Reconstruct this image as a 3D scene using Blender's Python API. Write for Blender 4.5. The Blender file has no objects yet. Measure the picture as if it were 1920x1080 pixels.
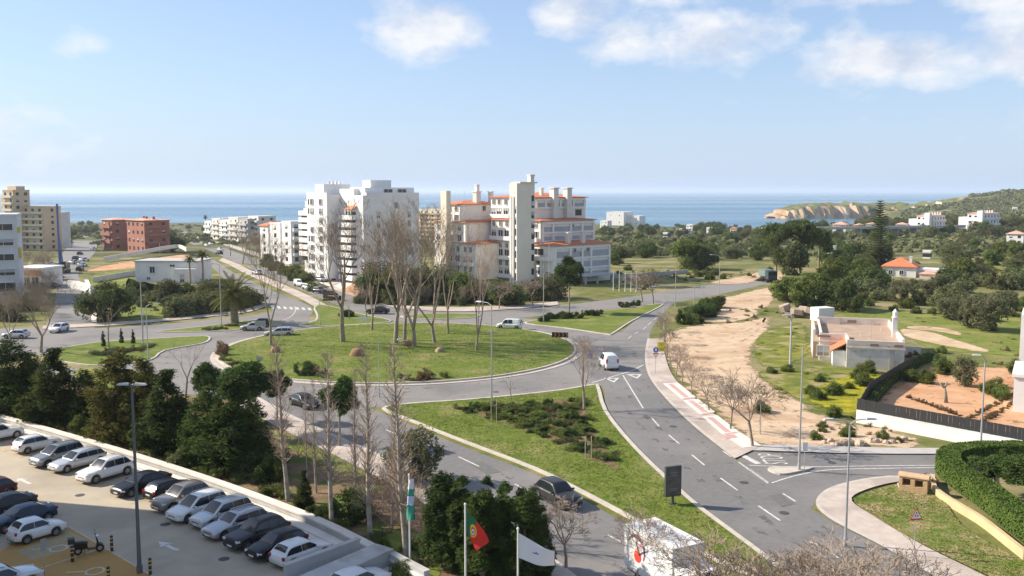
import bpy, bmesh, math, random
from mathutils import Vector, Matrix
from mathutils.noise import noise as pnoise, fractal as pfractal
R = math.radians
scene = bpy.context.scene
C = scene.collection
# ---------------------------------------------------------------- camera
CAM_H = 22.0
FPX = 1758.0                      # focal length in pixels of a 1920 wide frame
PITCH = math.atan(182 / FPX)
cd = bpy.data.cameras.new('camera'); cam = bpy.data.objects.new('camera', cd); C.objects.link(cam)
cd.sensor_width = 36.0; cd.lens = FPX / 1920 * 36; cd.clip_start = 0.5; cd.clip_end = 90000
cam.location = (0, 0, CAM_H); cam.rotation_euler = (R(90) - PITCH, 0, 0)
scene.camera = cam
# ---------------------------------------------------------------- sun, sky
SUN_EL = R(33); SUN_DIR = Vector((-4.0, .9, 0)).normalized() * math.cos(SUN_EL) + Vector((0, 0, math.sin(SUN_EL)))
sl = bpy.data.lights.new('sun', 'SUN'); sl.energy = 4.6; sl.angle = R(0.53); sl.color = (1.0, 0.9, 0.755)
so = bpy.data.objects.new('sun', sl); C.objects.link(so); so.location = (-80, 60, 90)
so.rotation_euler = (-SUN_DIR).to_track_quat('-Z', 'Y').to_euler()
scene.view_settings.view_transform = 'Standard'; scene.view_settings.look = 'None'
scene.view_settings.gamma = 1.0; scene.view_settings.use_curve_mapping = False
scene.view_settings.exposure = 0.78
scene.cycles.use_denoising = True
scene.cycles.max_bounces = 5; scene.cycles.diffuse_bounces = 3; scene.cycles.glossy_bounces = 3
scene.cycles.transmission_bounces = 3; scene.cycles.transparent_max_bounces = 6; scene.cycles.volume_bounces = 1
scene.cycles.caustics_reflective = False; scene.cycles.caustics_refractive = False
world = bpy.data.worlds.new('World'); scene.world = world; world.use_nodes = True
def build_world():
    nt = world.node_tree; N = nt.nodes; L = nt.links; N.clear()
    def nd(t, **k):
        n = N.new(t)
        for a, b in k.items(): setattr(n, a, b)
        return n
    def mth(op, a, b=None, c=None, clamp=False):
        n = nd('ShaderNodeMath', operation=op, use_clamp=clamp)
        for i, v in enumerate((a, b, c)):
            if v is None: continue
            if isinstance(v, (int, float)): n.inputs[i].default_value = v
            else: L.new(v, n.inputs[i])
        return n.outputs[0]
    out = nd('ShaderNodeOutputWorld'); bg = nd('ShaderNodeBackground'); bg.inputs[1].default_value = 0.095
    sky = nd('ShaderNodeTexSky', sky_type='NISHITA', sun_disc=False)
    sky.sun_elevation = SUN_EL; sky.sun_rotation = math.atan2(SUN_DIR.x, SUN_DIR.y)
    sky.altitude = 60; sky.air_density = 1.0; sky.dust_density = 0.6; sky.ozone_density = 2.2
    tc = nd('ShaderNodeTexCoord'); sp = nd('ShaderNodeSeparateXYZ'); L.new(tc.outputs['Generated'], sp.inputs[0])
    x, y, z = sp.outputs
    az = mth('ARCTAN2', x, y); el = mth('ARCSINE', z)          # azimuth from +Y, elevation
    cb = nd('ShaderNodeCombineXYZ'); L.new(az, cb.inputs[0]); L.new(mth('MULTIPLY', el, 1.6), cb.inputs[1])
    vec = cb.outputs[0]
    def noise(scale, det, off=(0, 0, 0), rough=0.55):
        mp = nd('ShaderNodeMapping'); mp.inputs['Location'].default_value = off; L.new(vec, mp.inputs[0])
        n = nd('ShaderNodeTexNoise', noise_dimensions='3D'); n.inputs['Scale'].default_value = scale
        n.inputs['Detail'].default_value = det; n.inputs['Roughness'].default_value = rough; L.new(mp.outputs[0], n.inputs[0])
        return n.outputs[0]
    n1 = noise(10, 7, rough=0.6); n2 = noise(10, 7, (0.022, -0.035, 0), rough=0.6); n3 = noise(2.1, 3, (4.2, 1.1, 0))
    # cloud banks: azimuth, elevation (deg), half widths (deg), weight
    banks = [(-31.0, 9.2, 2.4, 1.6, .9), (-29.5, 3.9, 3.6, 1.0, .75), (-27, 2.2, 5.5, 1.2, .42), (-24.5, 8.0, 2.6, 1.2, .4), (-11.0, 7.7, 1.3, .7, .4),
             (-6.9, 11.9, 1.0, 1.9, .85), (-4.6, 9.4, 3.4, 2.0, 1.0), (3.8, 10.6, 2.3, 2.0, 1.05), (6.4, 8.9, 3.4, 1.6, .8),
             (12.0, 8.9, 4.6, 1.6, 1.05), (12.6, 12.3, 6.0, 1.7, .95), (20, 11.8, 8.0, 1.7, 1.0), (28, 11.0, 5, 2.0, .95), (21.5, 7.4, 4.4, 1.7, 1.1),
             (28.5, 7.5, 5.5, 2.2, 1.0), (29, 4.4, 6.5, 1.6, .55), (18.5, 6.7, 2.6, .8, .9), (38, 9, 7, 4, 1.0), (-40, 7, 6, 2.5, .8), (-48, 14, 7, 3, .9), (48, 5, 6, 2, .8)]
    m = None
    for a, e, wa, we, wt in banks:
        da = mth('DIVIDE', mth('SUBTRACT', az, R(a)), R(wa)); de = mth('DIVIDE', mth('SUBTRACT', el, R(e)), R(we))
        d2 = mth('ADD', mth('MULTIPLY', da, da), mth('MULTIPLY', de, de))
        g = mth('MULTIPLY', mth('POWER', 2.718, mth('MULTIPLY', d2, -0.75)), wt)
        m = g if m is None else mth('MAXIMUM', m, g)
    # beyond the banks named above the same broken cloud goes on around and over the sky
    far = mth('MAXIMUM', mth('SUBTRACT', mth('ABSOLUTE', az), R(44)), mth('SUBTRACT', el, R(15)))
    far = mth('MULTIPLY', mth('MULTIPLY', far, 5.0, clamp=True), mth('MULTIPLY', mth('SUBTRACT', n3, 0.42), 4.5, clamp=True))
    m = mth('MAXIMUM', m, far)
    dens = mth('SUBTRACT', mth('ADD', m, mth('MULTIPLY', mth('SUBTRACT', n1, 0.5), 2.3)), 0.37)
    dens = mth('MULTIPLY', mth('MULTIPLY', dens, 1.55, clamp=True), mth('MULTIPLY', el, 40, clamp=True))
    dens = mth('MULTIPLY', mth('SMOOTH_MIN', dens, 0.93, 0.1), 0.97)
    shade = mth('ADD', mth('MULTIPLY', mth('SUBTRACT', n1, n2), 3.2), mth('SUBTRACT', mth('SUBTRACT', 1.05, mth('MULTIPLY', m, 0.5)), mth('MULTIPLY', mth('SUBTRACT', el, R(9.5), clamp=True), 9.0)), clamp=True)
    cr = nd('ShaderNodeMix', data_type='RGBA'); L.new(shade, cr.inputs[0])
    cr.inputs[6].default_value = (3.8, 4.25, 5.2, 1); cr.inputs[7].default_value = (6.0, 6.05, 6.2, 1)
    air = nd('ShaderNodeMix', data_type='RGBA')                       # pale sea haze that thickens towards the horizon, all round
    L.new(mth('ADD', mth('MULTIPLY', mth('POWER', 2.718, mth('MULTIPLY', mth('MAXIMUM', el, 0.0), -8.0)), .62), .22), air.inputs[0]); tint = nd('ShaderNodeMix', data_type='RGBA', blend_type='MULTIPLY'); tint.inputs[0].default_value = 1; L.new(sky.outputs[0], tint.inputs[6]); tint.inputs[7].default_value = (.9, .925, 1.02, 1); L.new(tint.outputs[2], air.inputs[6]); air.inputs[7].default_value = (3.4, 4.4, 6.05, 1)
    mx = nd('ShaderNodeMix', data_type='RGBA'); L.new(dens, mx.inputs[0]); L.new(air.outputs[2], mx.inputs[6]); L.new(cr.outputs[2], mx.inputs[7])
    L.new(mx.outputs[2], bg.inputs[0]); L.new(bg.outputs[0], out.inputs[0])
build_world()
# ---------------------------------------------------------------- helpers
def hz(x, y):
    """height of the land"""
    z = 0.0
    if y > 280: z = -24.0 * min(1.0, (y - 280) / 870.0)
    if y > 420:   # the hill on the right
        z += 65 * math.exp(-((x - 1050) / 380.0) ** 2 - ((y - 1500) / 400.0) ** 2)
        z += 14 * math.exp(-((x - 420) / 190.0) ** 2 - ((y - 760) / 200.0) ** 2)
    return z
def ray(px, py):
    dx = (px - 960) / FPX; dy = -(py - 540) / FPX
    return Vector((dx, math.cos(PITCH) + dy * math.sin(PITCH), -math.sin(PITCH) + dy * math.cos(PITCH)))
def G(px, py, z=None):
    """the ground point that a picture coordinate of the survey photograph falls on"""
    d = ray(px, py)
    if z is not None:
        t = (z - CAM_H) / d.z; return Vector((d.x * t, d.y * t, z))
    t = -CAM_H / d.z if d.z < -1e-4 else 1e5
    if d.y * t <= 280: return Vector((d.x * t, d.y * t, 0.0))
    a = 279.0 / d.y; b = a
    while b < 2600:
        b = a * 1.01
        if CAM_H + d.z * b < hz(d.x * b, d.y * b): break
        a = b
    for _ in range(24):
        c = (a + b) / 2
        if CAM_H + d.z * c < hz(d.x * c, d.y * c): b = c
        else: a = c
    return Vector((d.x * a, d.y * a, hz(d.x * a, d.y * a)))
def at(px, py, Y):
    d = ray(px, py); t = Y / d.y
    return Vector((d.x * t, Y, CAM_H + d.z * t))
def gd(x, y, dz=0): return Vector((x, y, hz(x, y) + dz))
class MB:
    def __init__(s): s.v = []; s.f = []
    def add(s, vs, fs):
        o = len(s.v); s.v.extend([tuple(v) for v in vs]); s.f.extend([tuple(i + o for i in f) for f in fs]); return s
    def box(s, c, d, rz=0.0):
        cx, cy, cz = c; hx, hy, hh = d[0] / 2, d[1] / 2, d[2] / 2; ca, sa = math.cos(rz), math.sin(rz)
        vs = [(cx + a * hx * ca - b * hy * sa, cy + a * hx * sa + b * hy * ca, cz + e * hh) for e in (-1, 1) for a, b in ((-1, -1), (1, -1), (1, 1), (-1, 1))]
        return s.add(vs, [(3, 2, 1, 0), (4, 5, 6, 7), (0, 1, 5, 4), (1, 2, 6, 5), (2, 3, 7, 6), (3, 0, 4, 7)])
    def beam(s, a, b, w, h):
        """a box from a to b, w wide (horizontal), h high"""
        a = Vector(a); b = Vector(b); d = (b - a).normalized()
        sd = d.cross(Vector((0, 0, 1)))
        if sd.length < 1e-4: sd = Vector((1, 0, 0))
        sd.normalize(); up = sd.cross(d); sd *= w / 2; up *= h / 2
        vs = [p + i * sd + j * up for p in (a, b) for i, j in ((-1, -1), (1, -1), (1, 1), (-1, 1))]
        return s.add(vs, [(0, 1, 2, 3), (7, 6, 5, 4), (0, 4, 5, 1), (1, 5, 6, 2), (2, 6, 7, 3), (3, 7, 4, 0)])
    def tube(s, pts, rs, n=8, cap=True):
        pts = [Vector(p) for p in pts]; o = len(s.v); m = len(pts); ref = None
        for i, p in enumerate(pts):
            d = (pts[min(i + 1, m - 1)] - pts[max(i - 1, 0)])
            if d.length < 1e-9: d = Vector((0, 0, 1))
            d.normalize()
            if ref is None: ref = Vector((1, 0, 0)) if abs(d.x) < 0.8 else Vector((0, 1, 0))
            u = d.cross(ref).normalized(); w = d.cross(u).normalized(); ref = w.cross(d) if False else ref
            r = rs[i] if isinstance(rs, (list, tuple)) else rs
            for k in range(n):
                a = 2 * math.pi * k / n; q = p + (u * math.cos(a) + w * math.sin(a)) * r; s.v.append((q.x, q.y, q.z))
        for i in range(m - 1):
            for k in range(n):
                a = o + i * n + k; b = o + i * n + (k + 1) % n; s.f.append((a, b, b + n, a + n))
        if cap:
            s.f.append(tuple(o + k for k in reversed(range(n)))); s.f.append(tuple(o + (m - 1) * n + k for k in range(n)))
        return s
    def prism(s, poly, z0, z1):
        """poly: xy points; upright sides with top and bottom"""
        ar = sum(poly[i][0] * poly[(i + 1) % len(poly)][1] - poly[(i + 1) % len(poly)][0] * poly[i][1] for i in range(len(poly)))
        if ar < 0: poly = list(reversed(poly))
        n = len(poly); o = len(s.v)
        s.v += [(p[0], p[1], z0) for p in poly] + [(p[0], p[1], z1) for p in poly]
        s.f += [tuple(o + i for i in reversed(range(n))), tuple(o + n + i for i in range(n))]
        s.f += [(o + i, o + (i + 1) % n, o + n + (i + 1) % n, o + n + i) for i in range(n)]
        return s
    def lathe(s, prof, c=(0, 0, 0), n=10):
        o = len(s.v)
        for r, z in prof:
            for k in range(n):
                a = 2 * math.pi * k / n; s.v.append((c[0] + r * math.cos(a), c[1] + r * math.sin(a), c[2] + z))
        for i in range(len(prof) - 1):
            for k in range(n):
                a = o + i * n + k; b = o + i * n + (k + 1) % n; s.f.append((a, b, b + n, a + n))
        return s
    def mesh(s, name, mat=None, smooth=False):
        me = bpy.data.meshes.new(name); me.from_pydata(s.v, [], s.f); me.update()
        if mat: me.materials.append(mat)
        if smooth:
            for p in me.polygons: p.use_smooth = True
        return me
    def build(s, name, mat, parent=None, loc=None, rz=0.0, smooth=False):
        return place(s.mesh(name, mat, smooth), name, parent, loc, rz)
def place(me, name, parent=None, loc=None, rz=0.0, sc=None):
    o = bpy.data.objects.new(name, me); C.objects.link(o)
    if parent: o.parent = parent
    if loc is not None: o.location = loc
    if rz: o.rotation_euler = (0, 0, rz)
    if sc is not None: o.scale = (sc, sc, sc) if isinstance(sc, (int, float)) else sc
    return o
def empty(name, loc, rz=0.0, sc=None):
    o = place(None, name, None, loc, rz, sc); o.empty_display_size = 0.3; return o
def tag(o, label=None, cat=None, group=None, kind=None):
    if label: o['label'] = label
    if cat: o['category'] = cat
    if group: o['group'] = group
    if kind: o['kind'] = kind
    return o
def struct(o): o['kind'] = 'structure'; return o
def copy_tree(o, parent=None):
    c = o.copy(); C.objects.link(c); c.parent = parent
    for ch in list(o.children): copy_tree(ch, c)
    return c
# ---------------------------------------------------------------- materials
MATS = {}
def mat(name, c1, c2=None, scale=1.0, rough=0.8, bump=0.0, bscale=None, metal=0.0, coat=0.0, det=4, lo=0.35, hi=0.65, c3=None, s3=0.05, lo3=.45, hi3=.6, world=False, spec=0.5, emit=None, rnd=0.0, transl=0.0, edge=False):
    if name in MATS: return MATS[name]
    m = bpy.data.materials.new(name); MATS[name] = m; m.use_nodes = True
    nt = m.node_tree; N = nt.nodes; L = nt.links; b = N['Principled BSDF']
    b.inputs['Roughness'].default_value = rough; b.inputs['Metallic'].default_value = metal
    b.inputs['Coat Weight'].default_value = coat; b.inputs['Coat Roughness'].default_value = 0.05
    b.inputs['Specular IOR Level'].default_value = spec
    b.inputs['Base Color'].default_value = (*c1, 1); m.diffuse_color = (*c1, 1)
    tc = N.new('ShaderNodeTexCoord'); geo = N.new('ShaderNodeNewGeometry')
    vec = geo.outputs['Position'] if world else tc.outputs['Object']
    def nz(sc, d, r=0.6):
        n = N.new('ShaderNodeTexNoise'); n.inputs['Scale'].default_value = sc; n.inputs['Detail'].default_value = d; n.inputs['Roughness'].default_value = r
        L.new(vec, n.inputs['Vector']); return n.outputs[0]
    def mr(v, a, bb):
        n = N.new('ShaderNodeMapRange'); n.inputs[1].default_value = a; n.inputs[2].default_value = bb; L.new(v, n.inputs[0]); return n.outputs[0]
    col = None
    if c2:
        mx = N.new('ShaderNodeMix'); mx.data_type = 'RGBA'; L.new(mr(nz(scale, det), lo, hi), mx.inputs[0])
        mx.inputs[6].default_value = (*c1, 1); mx.inputs[7].default_value = (*c2, 1); col = mx.outputs[2]
    if c3:
        mx = N.new('ShaderNodeMix'); mx.data_type = 'RGBA'; L.new(mr(nz(s3, 5), lo3, hi3), mx.inputs[0])
        if col: L.new(col, mx.inputs[6])
        else: mx.inputs[6].default_value = (*c1, 1)
        mx.inputs[7].default_value = (*c3, 1); col = mx.outputs[2]
    if rnd:
        oi = N.new('ShaderNodeObjectInfo'); hs = N.new('ShaderNodeHueSaturation')
        v = N.new('ShaderNodeMapRange'); v.inputs[3].default_value = 1 - rnd; v.inputs[4].default_value = 1 + rnd; L.new(oi.outputs['Random'], v.inputs[0])
        L.new(v.outputs[0], hs.inputs['Value'])
        h = N.new('ShaderNodeMapRange'); h.inputs[3].default_value = 0.5 - rnd * .08; h.inputs[4].default_value = 0.5 + rnd * .08; L.new(oi.outputs['Random'], h.inputs[0]); L.new(h.outputs[0], hs.inputs['Hue'])
        if col: L.new(col, hs.inputs['Color'])
        else: hs.inputs['Color'].default_value = (*c1, 1)
        col = hs.outputs[0]
    if col: L.new(col, b.inputs['Base Color'])
    if bump:
        bp = N.new('ShaderNodeBump'); bp.inputs['Strength'].default_value = min(1, bump); bp.inputs['Distance'].default_value = 0.1
        L.new(nz(bscale or scale * 4, 6), bp.inputs['Height']); L.new(bp.outputs[0], b.inputs['Normal'])
    if emit:
        b.inputs['Emission Color'].default_value = (*emit[:3], 1); b.inputs['Emission Strength'].default_value = emit[3]
    if edge:                                     # ragged outline: the cover thins out towards its rim
        at_ = N.new('ShaderNodeAttribute'); at_.attribute_name = 'rim'; n1 = nz(.45, 6, .7)
        ad = N.new('ShaderNodeMath'); ad.operation = 'MULTIPLY_ADD'; L.new(n1, ad.inputs[0]); ad.inputs[1].default_value = 2.2; ad.inputs[2].default_value = -1.35
        a2 = N.new('ShaderNodeMath'); a2.operation = 'ADD'; L.new(ad.outputs[0], a2.inputs[0]); L.new(at_.outputs['Fac'], a2.inputs[1])
        L.new(mr(a2.outputs[0], .3, .55), b.inputs['Alpha'])
    if transl:
        tr = N.new('ShaderNodeBsdfTranslucent'); ms = N.new('ShaderNodeMixShader'); ms.inputs[0].default_value = transl
        if col: L.new(col, tr.inputs[0])
        else: tr.inputs[0].default_value = (*c1, 1)
        L.new(b.outputs[0], ms.inputs[1]); L.new(tr.outputs[0], ms.inputs[2]); L.new(ms.outputs[0], N['Material Output'].inputs[0])
    return m
ASPH = mat('asphalt', (.205, .19, .175), (.255, .238, .22), 3.0, .85, .25, 40, c3=(.155, .147, .14), s3=.09, lo3=.48, hi3=.68)
ASPH2 = mat('asphalt_fine', (.15, .143, .138), (.185, .176, .168), 2.0, .82, .2, 40, c3=(.225, .21, .195), s3=.11, lo3=.45, hi3=.68)
GRASS = mat('lawn', (.105, .155, .024), (.175, .205, .04), 1.1, .9, .8, 7, c3=(.25, .235, .085), s3=.2, lo3=.5, hi3=.68, det=8, spec=.12)
MEADOW = mat('meadow', (.1, .12, .032), (.2, .195, .07), .35, .95, .9, 3, c3=(.31, .255, .14), s3=.07, lo3=.47, hi3=.64, det=8, spec=.1)
SCRUBLAND = mat('scrubland', (.075, .085, .03), (.15, .15, .06), .06, .95, .9, .5, c3=(.26, .23, .12), s3=.015, lo3=.52, hi3=.68, det=7, spec=.1)
VERGE = mat('rough_verge', (.12, .18, .03), (.33, .27, .13), .5, .95, .8, 6, c3=(.4, .29, .17), s3=.25, lo3=.5, hi3=.62, spec=.1)
DIRT = mat('sandy_dirt', (.5, .36, .235), (.63, .48, .33), .5, .95, .7, 4, c3=(.43, .28, .17), s3=.14, lo3=.48, hi3=.68, det=8, spec=.1)
REDSOIL = mat('orange_soil', (.52, .29, .16), (.6, .37, .22), .4, .95, .6, 4, c3=(.46, .2, .08), s3=.12, lo3=.52, hi3=.7, spec=.1)
MULCH = mat('garden_earth', (.16, .1, .06), (.24, .17, .1), .8, .95, .7, 6, c3=(.1, .14, .03), s3=.3, lo3=.5, hi3=.62, spec=.1)
KERB = mat('kerb_stone', (.46, .41, .35), (.56, .5, .43), 1.2, .85, .2)
PAVE = mat('pavement_cobble', (.48, .4, .34), (.58, .49, .42), 1.0, .9, .5, 12, c3=(.4, .33, .28), s3=.2)
PAVEPALE = mat('pale_paving', (.66, .6, .53), (.74, .68, .61), .8, .85, .2, 10)
PAVERED = mat('red_paving', (.5, .3, .26), (.56, .36, .32), 1.5, .85, .2, 10)
PAINT = mat('road_paint', (.66, .64, .6), (.34, .33, .31), 3.0, .75, lo=.42, hi=.72, det=8)
LOT = mat('car_park_paving', (.40, .335, .245), (.47, .4, .3), .35, .9, .2, 14, c3=(.33, .28, .21), s3=.12, lo3=.5, hi3=.72)
OCHRE = mat('ochre_paint', (.46, .25, .05), (.36, .22, .085), 1.6, .85, lo=.3, hi=.75)
YPAINT = mat('yellow_paint', (.6, .43, .16), (.45, .37, .24), 2.5, .8)
CONC = mat('concrete', (.42, .41, .39), (.5, .49, .46), .7, .85, .15, 8, c3=(.33, .3, .26), s3=.6, lo3=.55, hi3=.75)
WHITE = mat('white_render', (.8, .785, .755), (.72, .7, .665), .35, .85, .05, 6, det=8, c3=(.66, .63, .58), s3=.5, lo3=.56, hi3=.75)
WHITE2 = mat('off_white_render', (.74, .70, .64), (.65, .6, .54), .35, .85, .05, 6, det=8, c3=(.58, .53, .46), s3=.5, lo3=.56, hi3=.75)
CREAM = mat('cream_render', (.74, .66, .53), (.68, .6, .47), .3, .85)
CREAMWHITE = mat('cream_white_render', (.82, .79, .74), (.76, .72, .66), .35, .85, .05, 6, det=8, c3=(.65, .59, .5), s3=.5, lo3=.58, hi3=.76)
TAN = mat('tan_render', (.62, .49, .33), (.55, .43, .29), .2, .85)
TERRA = mat('terracotta_render', (.4, .165, .11), (.34, .14, .095), .25, .85)
ROOF = mat('orange_roof_tile', (.62, .21, .09), (.5, .165, .075), 1.3, .8, .6, 6)
ROOFPALE = mat('faded_roof_tile', (.62, .3, .2), (.7, .42, .32), .8, .85, .4, 6)
GLASS = mat('window_glass', (.05, .06, .07), rough=.12, spec=.7)
DGLASS = mat('dark_recess_glass', (.03, .035, .04), rough=.2, spec=.5)
FRAME = mat('white_frame', (.7, .69, .67), rough=.5)
STEEL = mat('galvanised_steel', (.5, .5, .49), (.42, .42, .41), 3, .5, metal=.5)
DSTEEL = mat('dark_painted_steel', (.06, .065, .07), rough=.5, metal=.2)
BLACK = mat('black_plastic', (.02, .02, .022), rough=.5)
BARK = mat('grey_bark', (.24, .205, .15), (.38, .31, .24), 2.5, .95, .6, 8, spec=.1)
PALEBARK = mat('pale_bark', (.5, .45, .38), (.28, .22, .17), 1.6, .9, .4, 8, spec=.1)
TWIG = mat('bare_twigs', (.36, .285, .22), (.27, .205, .155), 1.0, .95, spec=.1)
TWIGDARK = mat('brown_twigs', (.29, .22, .165), (.36, .28, .21), 1.0, .95, spec=.1)
# ---------------------------------------------------------------- land, sea, headland
def coast(x):
    ks = [(-3000, 1380), (60, 1380), (200, 1240), (300, 1165), (430, 1165), (540, 1240), (572, 1470), (700, 1492), (760, 1600), (800, 1980), (3000, 1990)]
    for (a, ya), (b, yb) in zip(ks, ks[1:]):
        if a <= x <= b: return ya + (yb - ya) * (x - a) / (b - a)
    return 1380
def build_land():
    ys = [-120, -40, 0, 40, 80, 120, 160, 200, 240, 280]; y = 280
    while y < 2500: y *= 1.022; ys.append(y)
    xs = [-2600, -2200, -1900] + [-1600 + i * 25 for i in range(0, 129)] + [1900, 2200, 2600]
    b = MB(); nx = len(xs)
    for y in ys:
        for x in xs:
            z = hz(x, y); d = coast(x) + 18 * pnoise(Vector((x / 60, 0, 3))) - y
            if y > 420: z += 1.6 * pnoise(Vector((x / 90, y / 90, 0))) * min(1, (y - 420) / 200)
            if d < 0: z = -34.0
            elif d < 60: z = min(z, -24.0 + d * .4) if x < 480 else z
            b.v.append((x, y, max(-34, z)))
    for j in range(len(ys) - 1):
        for i in range(nx - 1):
            a = j * nx + i; b.f.append((a, a + 1, a + nx + 1, a + nx))
    o = struct(b.build('ground', MEADOW, smooth=True)); o.data.materials.append(SCRUBLAND)
    for p in o.data.polygons:
        if p.center.y > 330: p.material_index = 1
    return o
build_land()
def sea():
    m = mat('sea_water', (.016, .11, .2), (.026, .15, .24), .004, .22, 0, spec=.32, world=True)
    nt = m.node_tree; N = nt.nodes; L = nt.links; bs = N['Principled BSDF']
    geo = N.new('ShaderNodeNewGeometry'); mp = N.new('ShaderNodeMapping'); mp.inputs['Scale'].default_value = (.03, .09, .03); L.new(geo.outputs['Position'], mp.inputs[0])
    n = N.new('ShaderNodeTexNoise'); n.inputs['Scale'].default_value = 1; n.inputs['Detail'].default_value = 8; L.new(mp.outputs[0], n.inputs[0])
    bp = N.new('ShaderNodeBump'); bp.inputs['Strength'].default_value = .9; bp.inputs['Distance'].default_value = 2.2; L.new(n.outputs[0], bp.inputs['Height']); L.new(bp.outputs[0], bs.inputs['Normal'])
    mp2 = N.new('ShaderNodeMapping'); mp2.inputs['Scale'].default_value = (.0003, .0022, 1); L.new(geo.outputs['Position'], mp2.inputs[0])
    n2 = N.new('ShaderNodeTexNoise'); n2.inputs['Scale'].default_value = 1; n2.inputs['Detail'].default_value = 4; L.new(mp2.outputs[0], n2.inputs[0])
    mr = N.new('ShaderNodeMapRange'); mr.inputs[1].default_value = .35; mr.inputs[2].default_value = .65; mr.inputs[3].default_value = .17; mr.inputs[4].default_value = .33; L.new(n2.outputs[0], mr.inputs[0]); L.new(mr.outputs[0], bs.inputs['Roughness'])
    b = MB(); rows = [900, 1200, 1600, 2200, 3200, 5000, 9000, 18000, 40000]
    for y in rows:
        for i in range(9): b.v.append(((-1 + i / 4) * max(2800, y * 1.0), y, -25.0))
    for j in range(len(rows) - 1):
        for i in range(8): a = j * 9 + i; b.f.append((a, a + 1, a + 10, a + 9))
    struct(b.build('sea', m))
sea()
CLIFF = mat('ochre_cliff_rock', (.62, .43, .27), (.36, .22, .13), .05, .95, .9, .2, c3=(.58, .45, .32), s3=.02, spec=.1, world=True)
SCRUBM = mat('headland_scrub', (.09, .11, .035), (.16, .16, .07), .06, .95, .9, .3, spec=.1, world=True)
def headland(name, pts, h, wid, seed, hf):
    """a rocky promontory along pts: steep rock sides, scrub on top"""
    b = MB(); t = MB(); n = 60; rnd = random.Random(seed)
    prof = [(-1.0, -2.0), (-.93, .12), (-.86, .5), (-.76, .8), (-.5, .97), (0, 1.06), (.5, 1.0), (.8, .85), (.95, .3), (1.0, -2.0)]
    rows = []
    for i in range(n + 1):
        u = i / n * (len(pts) - 1); k = min(int(u), len(pts) - 2); f = u - k
        p = Vector(pts[k]).lerp(Vector(pts[k + 1]), f); d = (Vector(pts[k + 1]) - Vector(pts[k])).normalized(); s = Vector((-d.y, d.x))
        hh = h * hf(i / n) * (1 + .3 * pnoise(Vector((i * .35, seed, 0)))); ww = wid * (.6 + .4 * hf(i / n)) * (1 + .5 * pnoise(Vector((i * .28, seed, 9))))
        row = []
        for j, (a, z) in enumerate(prof):
            jj = 9 * pnoise(Vector((i * .6, j * .9, seed + 4))) if 0 < j < len(prof) - 1 else 0
            q = p - s * (a * ww + jj); row.append((q.x, q.y, -25 + max(-4, z * hh + (2.2 * pnoise(Vector((i * .5, j, seed))) if z > .1 else 0))))
        rows.append(row)
    m = len(prof)
    for r in rows: b.v += r
    for i in range(n):
        for j in range(m - 1):
            a = i * m + j; q = (a, a + m, a + m + 1, a + 1)
            b.f.append(q)
    o = b.build(name, CLIFF); o.data.materials.append(SCRUBM)
    for p in o.data.polygons:
        if abs(p.normal.z) > .55: p.material_index = 1
    return struct(o)
headland('headland', [(455, 1640), (530, 1660), (610, 1670), (700, 1690)], 24, 42, 3, lambda u: min(1, .55 + 1.6 * u) * (1 if u > .06 else .3))
headland('cliff', [(570, 1482), (640, 1494), (700, 1500), (770, 1530)], 27, 26, 8, lambda u: min(1, .7 + .6 * u))
for i, (px, h, w) in enumerate([(1449, 6, 13), (1460, 4, 10)]):
    headland('sea_rock', [(at(px - 6, 407, 1640).x, 1632), (at(px + 6, 407, 1640).x, 1640)], h, w, 20 + i, lambda u: .5 + .8 * math.sin(u * math.pi))
# ---------------------------------------------------------------- flat sheets of the junction
def sm(pts, n=5, closed=False):
    """Catmull-Rom through xy points"""
    P = [Vector((p[0], p[1])) for p in pts]; out = []; m = len(P)
    rng = range(m) if closed else range(m - 1)
    for i in rng:
        if closed: a, b, c, d = P[i - 1], P[i], P[(i + 1) % m], P[(i + 2) % m]
        else: a, b, c, d = P[max(i - 1, 0)], P[i], P[i + 1], P[min(i + 2, m - 1)]
        for k in range(n):
            t = k / n; out.append(.5 * ((2 * b) + (c - a) * t + (2 * a - 5 * b + 4 * c - d) * t * t + (3 * b - a - 3 * c + d) * t ** 3))
    if not closed: out.append(P[-1])
    return out
def gp(px): return [G(*p).to_2d() for p in px]
def area(poly): return .5 * sum(poly[i][0] * poly[(i + 1) % len(poly)][1] - poly[(i + 1) % len(poly)][0] * poly[i][1] for i in range(len(poly)))
def sheet(name, poly, z, m, drape=False):
    poly = list(poly)
    if area(poly) < 0: poly.reverse()
    bm = bmesh.new(); vs = [bm.verts.new((p[0], p[1], (hz(p[0], p[1]) if drape else 0) + z)) for p in poly]
    f = bm.faces.new(vs); bmesh.ops.triangulate(bm, faces=[f]); me = bpy.data.meshes.new(name); bm.to_mesh(me); bm.free(); me.materials.append(m)
    for p in me.polygons:
        if p.normal.z < 0: p.flip()
    return struct(place(me, name))
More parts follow.
